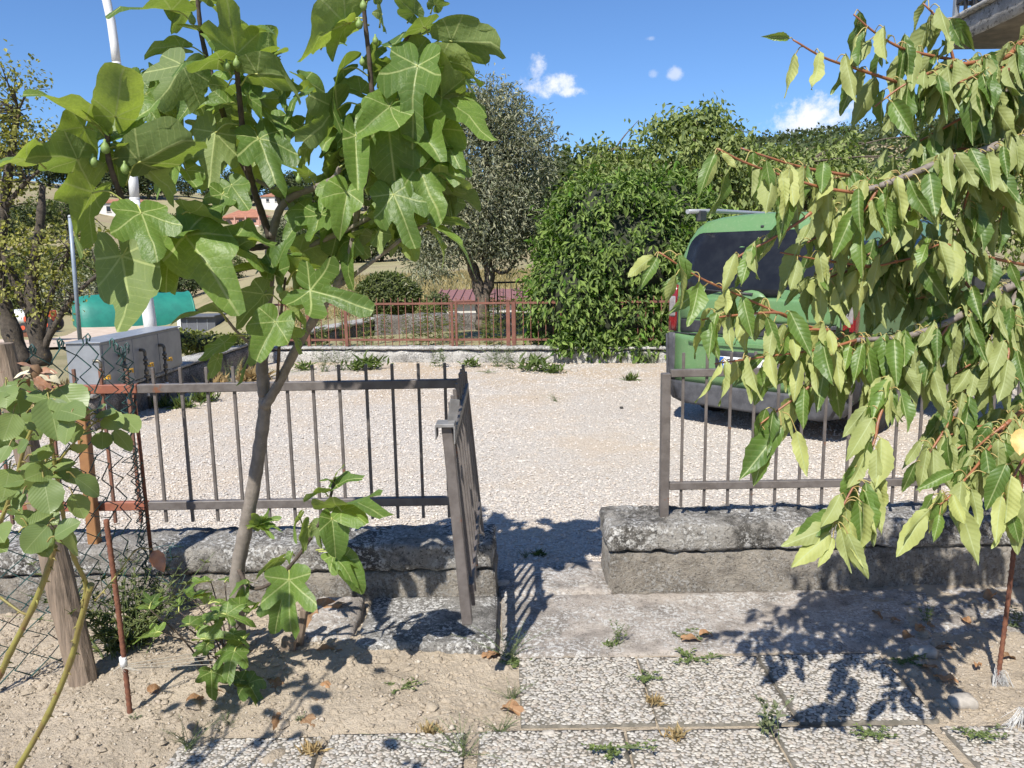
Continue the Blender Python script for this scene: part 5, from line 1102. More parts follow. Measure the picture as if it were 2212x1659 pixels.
BR.append(branch([at(584, 530, 2.73), at(540, 535, 2.66), at(500, 522, 2.58), at(400, 500, 2.44), at(285, 448, 2.30), at(262, 425, 2.28), at(235, 345, 2.24), at(232, 290, 2.22)], .012, .007, M_FIGT))
BR.append(branch([at(800, 340, 2.58), at(815, 270, 2.56), at(804, 200, 2.54), at(797, 120, 2.52), at(788, 40, 2.50), at(784, -30, 2.48)], .009, .0065, M_FIGT))
BR.append(branch([at(800, 350, 2.58), at(835, 230, 2.60), at(852, 150, 2.62), at(872, 92, 2.62), at(905, 60, 2.62)], .008, .005, M_FIGT))
BR.append(branch([at(722, 625, 2.66), at(770, 590, 2.62), at(830, 545, 2.56), at(890, 500, 2.52), at(930, 480, 2.5)], .009, .005, M_FIGB))
BR.append(branch([at(600, 560, 2.72), at(680, 525, 2.66), at(740, 500, 2.62), at(800, 470, 2.58), at(850, 440, 2.55)], .012, .006, M_FIGB))
BR.append(branch([at(598, 838, 2.70), at(606, 700, 2.60), at(610, 650, 2.56), at(617, 600, 2.52)], .006, .004, M_FIGT))
BR.append(branch([at(560, 760, 2.72), at(515, 720, 2.62), at(490, 690, 2.56), at(474, 672, 2.54)], .006, .004, M_FIGB))
lowb = branch([at(514, 1229, 2.76), at(543, 1270, 2.72), at(590, 1258, 2.66), at(636, 1212, 2.60), at(683, 1142, 2.56), at(712, 1078, 2.54), at(723, 1031, 2.53)], .008, .0045, M_FIGT)
# leaves measured from the picture: attachment, blade base, tip (half-scale picture points), width, facing (+ upper side seen, - underside), shape, distance at base and tip
FL = [(465, 560, 498, 505, 535, 235, .72, -.75, 2, 2.22, 2.10), (455, 590, 370, 520, 95, 320, .6, .15, 1, 2.22, 2.05), (462, 600, 445, 545, 320, 375, .8, -.5, 1, 2.23, 2.3), (465, 745, 335, 690, 55, 610, .80, -.55, 1, 2.22, 2.08),
      (200, 730, 120, 690, -90, 660, .95, -.5, 2, 2.1, 1.95), (545, 875, 400, 830, 195, 1085, 1.0, -.85, 0, 2.22, 2.06), (575, 885, 610, 920, 685, 1120, 1.05, .8, 0, 2.2, 2.1), (600, 1050, 525, 1105, 640, 1500, .75, -1.2, 1, 2.28, 2.2),
      (545, 800, 605, 700, 895, 535, .62, -.55, 2, 2.24, 2.12), (470, 620, 490, 580, 700, 455, .7, .5, 1, 2.26, 2.3), (810, 270, 788, 282, 670, 500, 1.05, -.8, 0, 2.5, 2.42), (1020, 265, 1020, 235, 975, -15, 1.0, -.65, 0, 2.48, 2.38),
      (1000, 330, 950, 255, 715, 225, .75, -.4, 1, 2.46, 2.34), (900, 250, 785, 205, 625, 175, .8, -.5, 1, 2.7, 2.65), (860, 135, 740, 45, 420, -5, .7, -.35, 1, 2.66, 2.5), (1040, 370, 1110, 320, 1400, 295, .62, -.45, 2, 2.46, 2.36),
      (1595, 110, 1495, 105, 1200, 215, .72, -.6, 1, 2.5, 2.36), (1600, 335, 1480, 300, 1290, 470, .66, -.55, 1, 2.52, 2.42), (1850, 150, 1832, 118, 1640, 160, .8, -.5, 1, 2.6, 2.5), (1850, 210, 1950, 180, 2220, 160, .85, -.7, 1, 2.6, 2.52),
      (1860, 210, 1905, 255, 2120, 300, .7, -.5, 2, 2.6, 2.5), (1760, 250, 1805, 285, 1745, 545, .88, .8, 0, 2.5, 2.38), (1720, 430, 1685, 460, 1520, 590, .9, .75, 1, 2.46, 2.36), (1820, 400, 1915, 410, 2150, 640, .72, .45, 1, 2.58, 2.5),
      (1555, 455, 1460, 470, 1285, 640, .9, -.75, 0, 2.5, 2.4), (1640, 480, 1675, 525, 1720, 850, 1.05, .85, 1, 2.48, 2.4), (1540, 560, 1535, 585, 1548, 850, .45, .2, 2, 2.42, 2.34), (1035, 540, 930, 570, 895, 830, .85, -.75, 0, 2.56, 2.48),
      (1062, 555, 1118, 600, 1205, 810, .95, .8, 0, 2.54, 2.44), (1040, 460, 985, 450, 850, 440, .9, .5, 1, 2.56, 2.5), (930, 370, 850, 420, 735, 535, .7, .4, 1, 2.66, 2.62), (820, 690, 770, 690, 630, 800, .9, .4, 0, 2.5, 2.42), (800, 700, 800, 735, 860, 830, .9, .5, 1, 2.5, 2.44),
      (1330, 1000, 1330, 905, 1225, 1010, .9, .5, 1, 2.62, 2.54), (1390, 985, 1385, 925, 1335, 1070, .95, .6, 0, 2.6, 2.5), (1500, 830, 1500, 830, 1465, 1010, .9, .8, 1, 2.5, 2.42), (1660, 830, 1700, 840, 1795, 1055, .95, .85, 0, 2.46, 2.38),
      (1840, 970, 1885, 980, 2100, 1045, .5, .15, 1, 2.5, 2.42), (1600, 1000, 1630, 1000, 1650, 1100, .95, -.5, 1, 2.55, 2.5), (1740, 1030, 1770, 1050, 1780, 1150, .9, -.4, 2, 2.52, 2.5), (1830, 1000, 1870, 1010, 1975, 1110, .8, -.3, 1, 2.52, 2.5), (1850, 960, 1900, 950, 2040, 960, .6, -.3, 2, 2.52, 2.5),
      (780, 980, 800, 1020, 1030, 1300, .78, .55, 1, 2.4, 2.26), (740, 1000, 730, 1060, 715, 1270, .9, .7, 1, 2.42, 2.34), (640, 1000, 640, 1070, 610, 1180, .9, -.4, 2, 2.36, 2.32), (1240, 1230, 1300, 1160, 1455, 1150, .9, -.35, 0, 2.5, 2.42), (1235, 1230, 1290, 1170, 1225, 1080, .8, -.5, 1, 2.5, 2.56),
      (1230, 1220, 1190, 1175, 1215, 1010, .95, .7, 1, 2.5, 2.46), (1230, 1230, 1180, 1185, 1050, 1090, .75, .4, 1, 2.5, 2.42), (1410, 1290, 1340, 1255, 1600, 1320, .95, .85, 3, 2.44, 2.36), (980, 1390, 950, 1350, 720, 1330, .8, -.3, 0, 2.52, 2.42), (1215, 1310, 1140, 1270, 1020, 1420, .95, -.8, 0, 2.5, 2.42),
      (1225, 1290, 1240, 1320, 1360, 1420, .9, -.5, 0, 2.5, 2.46), (1190, 1370, 1190, 1390, 1095, 1570, 1.0, .9, 1, 2.44, 2.36), (1220, 1390, 1240, 1420, 1290, 1550, .9, -.6, 0, 2.5, 2.46), (1060, 1450, 970, 1480, 850, 1565, .85, .3, 1, 2.5, 2.42), (970, 1480, 940, 1550, 905, 1650, .8, -.3, 1, 2.5, 2.48), (1080, 1480, 1075, 1510, 1060, 1670, .85, -.5, 0, 2.54, 2.5),
      (990, 830, 960, 840, 930, 950, .9, .5, 0, 2.5, 2.42), (1000, 800, 1000, 800, 1070, 900, .9, .6, 1, 2.52, 2.44), (1270, 420, 1310, 400, 1200, 470, .9, .4, 1, 2.56, 2.5), (1640, 120, 1650, 60, 1640, 150, .9, -.5, 0, 2.52, 2.48), (1760, 100, 1790, 60, 1700, -30, .9, -.6, 1, 2.6, 2.55), (1860, 60, 1880, 20, 1930, -60, .9, -.6, 0, 2.6, 2.55),
      (1600, 390, 1560, 400, 1430, 340, .8, -.4, 1, 2.6, 2.55), (1600, 480, 1560, 500, 1440, 590, .9, -.6, 1, 2.62, 2.58), (1700, 520, 1790, 520, 1920, 720, .8, .5, 1, 2.54, 2.46), (1850, 560, 1900, 560, 2000, 760, .7, .5, 1, 2.58, 2.5), (1720, 680, 1800, 720, 1930, 940, .75, .6, 1, 2.52, 2.44), (1850, 650, 1870, 680, 1930, 810, .8, .4, 2, 2.55, 2.5),
      (620, 300, 600, 330, 560, 440, .8, .4, 1, 2.6, 2.56), (560, 440, 600, 430, 700, 510, .8, .5, 1, 2.4, 2.35), (1000, 130, 1070, 130, 1190, 70, .8, -.5, 0, 2.5, 2.42), (880, 120, 920, 170, 1010, 240, .8, .3, 1, 2.6, 2.55), (1060, 400, 1080, 430, 1110, 540, .7, -.5, 2, 2.5, 2.45),
      (860, 20, 900, -10, 800, -80, .9, -.5, 0, 2.7, 2.65), (1580, 20, 1620, -20, 1680, -120, .9, -.5, 0, 2.5, 2.45), (1360, 800, 1330, 760, 1250, 690, .8, -.4, 0, 2.55, 2.5), (1430, 780, 1440, 800, 1380, 890, .9, .5, 1, 2.56, 2.5), (1150, 560, 1180, 520, 1250, 640, .9, .4, 1, 2.6, 2.56), (1320, 620, 1330, 640, 1280, 740, .8, -.4, 0, 2.6, 2.58)]
for (ax, ay, bx_, by_, tx, ty, wf, f, s_, d1, d2) in FL:
    B_ = fc(bx_, by_, d1); fig_leaf(fc(ax, ay, d1 + .04), B_, B_.lerp(fc(tx, ty, d2), .93), wf * .92, f, s_, rf_n, FM, fig)
for P in BR[2:]:
    cnt = max(4, int(sum((b - a).length for a, b in zip(P, P[1:])) / .10))
    for k in range(cnt):
        i = rf_n.randrange(int(len(P) * .25), len(P)); q = P[i]; a = rf_n.uniform(0, 6.28)
        if (q - CAM).length < 1.9: continue
        out = Vector((math.cos(a), abs(math.sin(a)) * .9 + .15, rf_n.uniform(-.35, .35))); out.normalize(); B_ = q + out * rf_n.uniform(.05, .10); dr = out + Vector((0, 0, rf_n.uniform(-.9, .1))); dr.normalize()
        u_ = 1106 + FOC * (B_ - CAM).dot(RT) / (B_ - CAM).dot(FW); v_ = 829 - FOC * (B_ - CAM).dot(UP) / (B_ - CAM).dot(FW)
        if v_ > 540 or (u_ < 620 and v_ > 380) or (470 < u_ < 600 and v_ > 340): continue
        fig_leaf(q, B_, B_ + dr * rf_n.uniform(.07, .14), rf_n.uniform(.85, 1.2), rf_n.uniform(-.3, .35), rf_n.choice((0, 1, 1, 3)), rf_n, FM, fig)
for (c_, rx, ry, rz, cnt) in ((at(830, 330, 2.70), .22, .14, .24, 40), (at(690, 250, 2.72), .16, .14, .2, 6), (at(470, 200, 2.78), .2, .12, .2, 8), (at(880, 140, 2.66), .18, .12, .14, 4), (at(560, 330, 2.8), .14, .1, .1, 3), (at(780, 470, 2.68), .16, .12, .1, 10), (at(250, 300, 2.32), .13, .1, .12, 3), (at(340, 470, 2.42), .14, .08, .06, 4), (at(600, 560, 2.62), .12, .08, .06, 5), (at(640, 150, 2.7), .16, .1, .14, 6), (at(330, 170, 2.7), .14, .1, .14, 8), (at(930, 300, 2.6), .1, .1, .2, 12), (at(440, 530, 2.46), .12, .07, .07, 9), (at(900, 430, 2.6), .14, .1, .14, 16), (at(560, 170, 2.7), .12, .1, .14, 8)):
    for k in range(cnt):
        a, e_ = rf_n.uniform(0, 6.28), rf_n.uniform(-1, 1); d_ = Vector((math.cos(a) * math.sqrt(1 - e_ * e_), math.sin(a) * math.sqrt(1 - e_ * e_), e_)); rr_ = rf_n.uniform(.3, 1); B_ = c_ + Vector((d_.x * rx, d_.y * ry, d_.z * rz)) * rr_
        out = (d_ * .8 + Vector((rf_n.uniform(-.5, .5), rf_n.uniform(-.5, .5), rf_n.uniform(-.9, .05)))).normalized(); fig_leaf(B_ + (c_ - B_) * .25, B_, B_ + out * rf_n.uniform(.07, .14), rf_n.uniform(.85, 1.2), rf_n.uniform(-.35, .3), rf_n.choice((0, 1, 1, 2)), rf_n, FM, fig)
g6 = lambda x, y, d: at(311 + x * .5808, 967.7 + y * .5808, d)
for (ax, ay, bx_, by_, tx, ty, wf, f, s_, d1, d2) in [(540, 455, 540, 490, 540, 705, .95, .9, 3, 2.56, 2.50), (520, 510, 515, 555, 480, 695, .95, .8, 0, 2.62, 2.58), (545, 420, 500, 415, 408, 455, .8, -.4, 1, 2.64, 2.6), (395, 520, 385, 500, 335, 500, .9, .2, 1, 2.7, 2.66), (395, 520, 375, 535, 365, 600, .6, -.3, 2, 2.7, 2.66), (600, 330, 575, 255, 525, 325, .8, -.5, 1, 2.6, 2.56), (625, 290, 610, 295, 575, 385, .8, -.6, 1, 2.58, 2.54), (660, 260, 655, 290, 640, 375, .8, -.6, 0, 2.56, 2.52), (680, 230, 700, 265, 715, 400, .8, .7, 2, 2.52, 2.46), (695, 200, 715, 215, 888, 165, .9, -.7, 0, 2.5, 2.42), (695, 205, 735, 235, 818, 262, .8, .7, 2, 2.48, 2.42),
        (685, 180, 665, 165, 588, 175, .85, -.4, 0, 2.54, 2.5), (705, 150, 715, 140, 790, 88, .7, .3, 1, 2.53, 2.5), (712, 120, 708, 115, 735, 58, .5, .2, 1, 2.53, 2.52), (705, 130, 700, 125, 672, 95, .5, .3, 1, 2.53, 2.5), (640, 380, 705, 400, 790, 470, .8, .5, 0, 2.54, 2.48), (650, 385, 735, 420, 812, 530, .7, .6, 2, 2.56, 2.5), (560, 400, 545, 395, 530, 430, .8, .2, 1, 2.62, 2.6), (385, 300, 430, 285, 405, 235, .7, .3, 1, 2.72, 2.68), (385, 300, 440, 280, 490, 250, .7, .3, 3, 2.72, 2.68), (385, 300, 430, 290, 385, 290, .6, .3, 1, 2.72, 2.68), (385, 300, 445, 295, 475, 330, .7, .3, 3, 2.72, 2.66), (390, 300, 430, 290, 445, 235, .7, .3, 3, 2.72, 2.70), (390, 300, 450, 285, 505, 290, .5, .3, 1, 2.72, 2.68)]:
    fig_leaf(g6(ax, ay, d1 + .02), g6(bx_, by_, d1), g6(tx, ty, d2), wf, f, s_, rf_n, FM, fig)
for (x, y, d) in ((980, 288, 2.44), (1022, 275, 2.46), (880, 378, 2.6), (1565, 268, 2.5), (1645, 335, 2.5), (405, 700, 2.2), (540, 730, 2.22), (830, 85, 2.68), (1552, 105, 2.48), (1622, 175, 2.5), (1570, 25, 2.46), (1208, 1250, 2.5), (1262, 1290, 2.48), (455, 640, 2.2), (1290, 775, 2.5)):
    q = fc(x, y, d); s_ = rf_n.uniform(.5, .75)
    MB().lathe(q, [(.003, -.022 * s_), (.012 * s_, -.018 * s_), (.0175 * s_, -.006 * s_), (.017 * s_, .005 * s_), (.011 * s_, .016 * s_), (.005 * s_, .024 * s_), (.003, .034 * s_)], 12).build('green_fig', M_FRUIT, fig)
# suckers at the foot of the trunk
sk = thing('fig_sucker', 'leafy fig suckers growing at the foot of the trunk', 'plant', gr(470, 1480)); tips = [g6(20, 600, 2.62), g6(70, 690, 2.55), g6(130, 610, 2.68), g6(180, 560, 2.7), g6(250, 500, 2.74), g6(300, 500, 2.78), g6(330, 600, 2.6), g6(370, 640, 2.56), g6(220, 650, 2.55), g6(280, 620, 2.52), g6(200, 720, 2.5), g6(260, 720, 2.48), g6(350, 740, 2.5), g6(250, 820, 2.5), g6(390, 690, 2.6), g6(380, 870, 2.55), g6(300, 690, 2.48), g6(150, 660, 2.58), g6(240, 580, 2.62)]
root = gr(505, 1462, 0)
for i, q in enumerate(tips):
    r_ = root + Vector((rf_n.uniform(-.08, .05), rf_n.uniform(-.04, .04), 0)); mid = r_.lerp(q, .5) + Vector((0, 0, .03)); P = branch([r_, mid, q], .004, .002, M_FIGT, 'stem', sk, 5, 4)
    for k in range(1 if i % 3 else 2):
        a = rf_n.uniform(0, 6.28); out = Vector((math.cos(a), math.sin(a), rf_n.uniform(-.1, .4))).normalized(); B_ = q + out * rf_n.uniform(.01, .04); T_ = B_ + (out + Vector((0, 0, -.25))).normalized() * rf_n.uniform(.055, .115)
        fig_leaf(q, B_, T_, rf_n.uniform(.8, 1), rf_n.uniform(.0, .5), rf_n.choice((0, 3, 3)), rf_n, FM, sk)

# ================================================================ simple pinnate leaf (cherry, rose)
def pin_leaf(A_, B_, T_, wr_, N_, rn, mats, fold=.3, droop=.25, st=11, wave=.04, tw=.0, shape='ovate', pr=.0013, ser=.06):
    A_, B_, T_ = Vector(A_), Vector(B_), Vector(T_); X = T_ - B_; Ln = X.length; X.normalize(); N_ = N_ - X * N_.dot(X); N_ = N_.normalized() if N_.length > .05 else X.orthogonal().normalized(); S = N_.cross(X); vs = []; UV = []; ph = rn.uniform(0, 9)
    for i in range(st + 1):
        x = i / st; w_ = (math.sin(math.pi * min(x ** .78, 1.0)) ** .85 if shape == 'ovate' else math.sin(math.pi * x ** .9) ** .62) * wr_ / 2
        w_ = max(w_ * (1 + ser * (1 if i % 2 else -1)), .0)
        for c in (-1, -.55, 0, .55, 1):
            y = c * w_; t_ = tw * x; h = fold * abs(y) - droop * x * x + wave * abs(c) * math.sin(x * 11 + ph + c) * .6; yy = y * math.cos(t_) - 0 * h; hh = h + y * math.sin(t_)
            vs.append(B_ + (X * x + S * yy + N_ * hh) * Ln); UV.append((x, y))
    fs = [(i * 5 + c, (i + 1) * 5 + c, (i + 1) * 5 + c + 1, i * 5 + c + 1) for i in range(st) for c in range(4)]; mi = [0] * len(fs); n0 = len(vs)
    if (A_ - B_).length > .003:
        mb = MB(); mb.tube(spline([A_, A_.lerp(B_, .5) + Vector((0, 0, .25 * (A_ - B_).length)), B_ + X * .03 * Ln], 3), pr, 4, cap=False)
        fs += [tuple(n0 + q for q in f) for f in mb.f]; mi += [1] * len(mb.f); vs += [Vector(q) for q in mb.v]; UV += [(.3, 0)] * len(mb.v)
    return vs, fs, mi, UV
def leaf_obj(name, parts, mats, parent, kind=None):
    V, F, I, U = [], [], [], []
    for vs, fs, mi, UV in parts: o = len(V); V += vs; F += [tuple(q + o for q in f) for f in fs]; I += mi; U += UV
    me = bpy.data.meshes.new(name); me.from_pydata([tuple(q) for q in V], [], F); me.update(); setm(me, mats, I, True)
    l = me.uv_layers.new(name='UVMap'); li = np.empty(len(me.loops), dtype=np.int32); me.loops.foreach_get('vertex_index', li); l.data.foreach_set('uv', np.array(U, dtype=np.float32)[li].ravel()); return link(name, me, parent, kind)

# ================================================================ cherry tree reaching in from the right
L_CHER = leafmat('cherry_leaf', (.105, .195, .042), (.33, .39, .14), (.36, .48, .075), .30, .44, (.42, .48, .22), 'pin', .28, .25, .6)
M_CPET = simple('cherry_petiole', (.40, .36, .12), (.36, .24, .09), .5, 50); M_CTW = simple('red_brown_twig', (.30, .115, .05), (.23, .10, .055), .45, 60, bmp=.3, bdist=.002); M_CBK = simple('grey_cherry_bark', (.25, .215, .19), (.16, .13, .11), .7, 30, bmp=.5, bdist=.004)
ct = thing('cherry_tree', 'cherry tree with drooping leafy branches reaching in from the right', 'tree', (1.95, 2.35, 0)); rc = random.Random(5); CM = [L_CHER, M_CPET]; CLV = []
def cbr(pts, r0, r1, m_, k=5):
    P = spline([at(*q) for q in pts], k); mb = MB(); mb.tube(P, [lerp(r0, r1, i / (len(P) - 1)) * (1 + rc.uniform(-.05, .05)) for i in range(len(P))], 7); mb.build('branch', m_, ct); return P
TX, TY = 1.95, 2.35
mb = MB(); mb.tube(spline([(TX, TY, -.1), (TX - .02, TY, .6), (TX - .05, TY - .02, 1.3), (TX - .02, TY, 2.0), (TX + .03, TY, 2.6)], 5), [.05] * 6 + [.045] * 6 + [.035] * 6 + [.025] * 3, 10); mb.build('trunk', M_CBK, ct)
MAIN = [([(2420, 60, 2.3), (2290, 75, 2.15), (2212, 88, 2.05), (2172, 124, 2.0), (2100, 136, 1.97), (2037, 146, 1.95)], .008, .005, M_CTW), ([(2420, 480, 2.3), (2300, 330, 2.1), (2212, 300, 2.0), (2120, 328, 1.95), (2034, 350, 1.9), (1980, 372, 1.88), (1900, 402, 1.86), (1844, 416, 1.85)], .014, .006, M_CBK),
        ([(2420, 700, 2.3), (2330, 580, 2.15), (2212, 607, 2.05), (2115, 656, 2.0), (2057, 691, 1.96), (1960, 726, 1.92), (1849, 735, 1.9)], .014, .006, M_CBK), ([(2420, 900, 2.3), (2300, 850, 2.1), (2212, 886, 1.98), (2172, 917, 1.92)], .008, .005, M_CTW), ([(2420, 300, 2.3), (2300, 200, 2.2), (2212, 180, 2.1), (2154, 208, 2.06)], .009, .006, M_CBK), ([(2212, 607, 2.05), (2150, 720, 2.0), (2100, 830, 1.98), (2060, 900, 1.95)], .008, .005, M_CBK)]
for pts, a, b, m_ in MAIN: CLV.append((cbr(pts, a, b, m_), .018, 1.35))
TW = [([(1943, 179, 1.98), (1852, 149, 1.95), (1779, 124, 1.92), (1713, 86, 1.9)], .6), ([(2070, 131, 1.97), (1997, 117, 1.96), (1943, 102, 1.95), (1888, 69, 1.93), (1844, 31, 1.92)], .7), ([(2063, 142, 2.0), (2052, 102, 2.0), (2030, 47, 2.0), (1994, 7, 2.0)], .8), ([(2154, 208, 2.06), (2070, 259, 2.02), (1990, 303, 2.0), (1945, 330, 1.98)], 1.0), ([(2037, 146, 1.95), (1990, 165, 1.94), (1943, 190, 1.95), (1890, 230, 1.95)], 1.1),
      ([(1844, 416, 1.85), (1760, 401, 1.84), (1625, 357, 1.82), (1549, 321, 1.8)], .95), ([(1833, 379, 1.9), (1731, 361, 1.88), (1658, 339, 1.86), (1600, 320, 1.86)], .7), ([(1792, 713, 1.92), (1743, 704, 1.9), (1694, 682, 1.88), (1606, 642, 1.85), (1508, 598, 1.82), (1424, 545, 1.8)], .85), ([(1703, 684, 1.88), (1672, 675, 1.86), (1579, 682, 1.84), (1517, 691, 1.82)], .9), ([(1849, 735, 1.9), (1783, 753, 1.88), (1672, 768, 1.85), (1544, 786, 1.82)], 1.0),
      ([(2212, 572, 2.02), (2084, 547, 1.98), (2004, 552, 1.96), (1938, 565, 1.95), (1885, 574, 1.94), (1783, 563, 1.92), (1685, 545, 1.9)], .7), ([(1753, 459, 1.86), (1724, 481, 1.86), (1658, 521, 1.85), (1607, 547, 1.84), (1575, 570, 1.83)], .8), ([(1840, 760, 1.9), (1790, 800, 1.88), (1730, 850, 1.86), (1681, 886, 1.85), (1641, 917, 1.84)], .75), ([(1940, 800, 1.86), (1900, 900, 1.8), (1889, 952, 1.78), (1858, 1023, 1.74), (1818, 1098, 1.70), (1805, 1125, 1.69)], .8),
      ([(2172, 917, 1.92), (2124, 988, 1.84), (2088, 1032, 1.80), (2048, 1076, 1.76), (2031, 1089, 1.74)], .8), ([(2240, 960, 1.8), (2200, 1010, 1.76), (2170, 1080, 1.74), (2160, 1120, 1.73)], .8), ([(2060, 900, 1.95), (2020, 960, 1.92), (1990, 1010, 1.9)], .9), ([(1960, 726, 1.92), (1930, 790, 1.9), (1910, 850, 1.88)], 1.1), ([(2057, 691, 1.96), (2010, 760, 1.94), (1985, 830, 1.92)], 1.1), ([(2034, 350, 1.9), (1985, 420, 1.9), (1950, 470, 1.9)], 1.2), ([(2120, 328, 1.95), (2090, 420, 1.96), (2070, 500, 1.97)], 1.3), ([(2212, 300, 2.0), (2180, 400, 2.0), (2160, 480, 2.02)], 1.3), ([(1900, 402, 1.86), (1870, 450, 1.86), (1840, 490, 1.87)], 1.1), ([(2115, 656, 2.0), (2080, 600, 2.02), (2050, 560, 2.04)], 1.1), ([(2170, 640, 2.02), (2180, 740, 1.96), (2170, 830, 1.92)], 1.2), ([(2154, 208, 2.06), (2120, 240, 2.1), (2090, 300, 2.12), (2075, 350, 2.14)], 1.3), ([(2212, 180, 2.1), (2190, 250, 2.1), (2180, 320, 2.08)], 1.2), ([(1849, 735, 1.9), (1800, 790, 1.93), (1770, 840, 1.95)], 1.0), ([(2060, 540, 2.1), (1980, 600, 2.12), (1920, 650, 2.14)], 1.2), ([(1990, 480, 2.1), (1920, 520, 2.12), (1860, 560, 2.12)], .9)]
for k in range(34):                                                        # smaller side sprays
    u0, v0 = rc.choice([(2180, 150), (2120, 330), (2034, 350), (1980, 372), (1900, 402), (2115, 656), (2057, 691), (1960, 726), (1880, 735), (2084, 547), (1938, 565), (1885, 574), (1783, 563), (2172, 917), (2100, 830), (2180, 740), (2170, 430), (1792, 713), (1840, 480)]); d0 = rc.uniform(1.88, 2.2); a = rc.uniform(2.3, 3.9); L_ = rc.uniform(70, 150); TW.append(([(u0, v0, d0), (u0 + math.cos(a) * L_ * .5, v0 - math.sin(a) * L_ * .4 + 4, d0), (u0 + math.cos(a) * L_, v0 - math.sin(a) * L_ * .6 + 26, d0 - .03)], rc.uniform(.7, 1.0)))
for pts, dens in TW: CLV.append((cbr(pts, .0042, .0020, M_CTW), (.0165 if pts[-1][0] > 1800 else .028) / dens, 1.0))
LV = []
for P, gap, k_ in CLV:
    L_ = 0; nxt = gap * .5
    for a, b in zip(P, P[1:]):
        seg = (b - a).length; tdir = (b - a).normalized()
        while L_ + seg > nxt:
            q = a.lerp(b, (nxt - L_) / seg)
            u_ = 1106 + FOC * (q - CAM).dot(RT) / (q - CAM).dot(FW)
            if u_ < 2560:
                for _ in range(rc.choice((1, 1, 2)) if k_ < 1.2 else rc.choice((1, 2, 3))):
                    sd = Vector((rc.uniform(-1, 1), rc.uniform(-1, 1), rc.uniform(-.3, .6))); sd = (sd - tdir * sd.dot(tdir) * .6).normalized(); pl_ = rc.uniform(.018, .036)
                    B_ = q + sd * pl_; hang = rc.uniform(.7, 2.4); D = sd * .55 + tdir * rc.uniform(-.1, .45) + Vector((0, 0, -hang)); D.normalize(); ln = rc.uniform(.078, .132)
                    tc_ = (CAM - B_).normalized(); N_ = tc_ * rc.choice((-1, -1, -.6, .5, .8)) + Vector((rc.uniform(-1, 1), rc.uniform(-.6, .6), rc.uniform(.1, .7))) * .8
                    LV.append(((B_ - CAM).length, q, B_, B_ + D * ln, N_))
            nxt += gap * rc.uniform(.6, 1.4)
        L_ += seg
# the leaf clusters that hang lowest, measured from the picture
for (au, av, bu, bv, tu, tv, s_, d_) in [(1805, 1125, 1800, 1135, 1692, 1182, -1, 1.69), (1805, 1127, 1795, 1150, 1708, 1228, -1, 1.68), (1805, 1128, 1800, 1160, 1772, 1232, -1, 1.68), (1806, 1128, 1815, 1140, 1838, 1238, -1, 1.67), (1807, 1127, 1830, 1150, 1874, 1250, -1, 1.67), (1806, 1124, 1815, 1105, 1712, 1170, 1, 1.71), (1818, 1098, 1850, 1080, 1892, 1150, -1, 1.70), (1840, 1060, 1868, 1080, 1888, 1180, -1, 1.72), (1845, 1050, 1880, 1040, 1910, 1150, -1, 1.72), (2031, 1089, 2010, 1100, 1938, 1160, -1, 1.74), (2031, 1089, 2000, 1105, 1936, 1208, -1, 1.74), (2035, 1085, 2030, 1110, 2018, 1172, 1, 1.74), (2048, 1076, 2070, 1090, 2118, 1212, -1, 1.74), (2088, 1032, 2130, 1020, 2185, 1130, -1, 1.78), (2090, 1030, 2060, 1020, 1990, 1050, 1, 1.80), (1681, 886, 1690, 920, 1600, 1042, 1, 1.84), (1690, 890, 1720, 930, 1742, 1030, -1, 1.84), (1641, 917, 1660, 960, 1625, 1050, 1, 1.84), (1549, 321, 1560, 330, 1592, 365, -1, 1.8), (1549, 321, 1545, 330, 1500, 440, .5, 1.8), (1424, 545, 1415, 552, 1345, 598, -1, 1.8), (1424, 545, 1420, 555, 1380, 628, 1, 1.8), (1713, 86, 1705, 84, 1656, 75, 1, 1.9), (2180, 905, 2205, 925, 2208, 965, -1, 1.75)]:
    B_ = at(bu, bv, d_); LV.append((.5, at(au, av, d_ + .01), B_, at(tu, tv, d_ - .02), (CAM - B_).normalized() * s_ + Vector((rc.uniform(-.4, .4), 0, .2))))
LV.sort(key=lambda q: q[0]); rest = []
for i, (_, A_, B_, T_, N_) in enumerate(LV):
    g = pin_leaf(A_, B_, T_, rc.uniform(.27, .38), N_, rc, CM, rc.uniform(.2, 1.0), rc.uniform(-.1, .38), 12, .07, rc.uniform(-1.1, 1.1))
    if i < 300: leaf_obj('leaf', [g], CM, ct)
    else: rest.append(g)
print('cherry leaves', len(LV))
if rest: leaf_obj('leaves', rest, CM, ct, 'stuff')
B_ = at(2205, 925, 1.72)
tag(leaf_obj('yellowed_leaf', [pin_leaf(at(2215, 900, 1.74), B_, at(2203, 985, 1.70), .6, (CAM - B_).normalized() * -1, rc, CM, .2, .1)], [simple('yellowing_cherry_leaf', (.60, .40, .12), (.52, .30, .10), .5, 40), M_CPET], ct), 'yellow leaf hanging at the right edge')

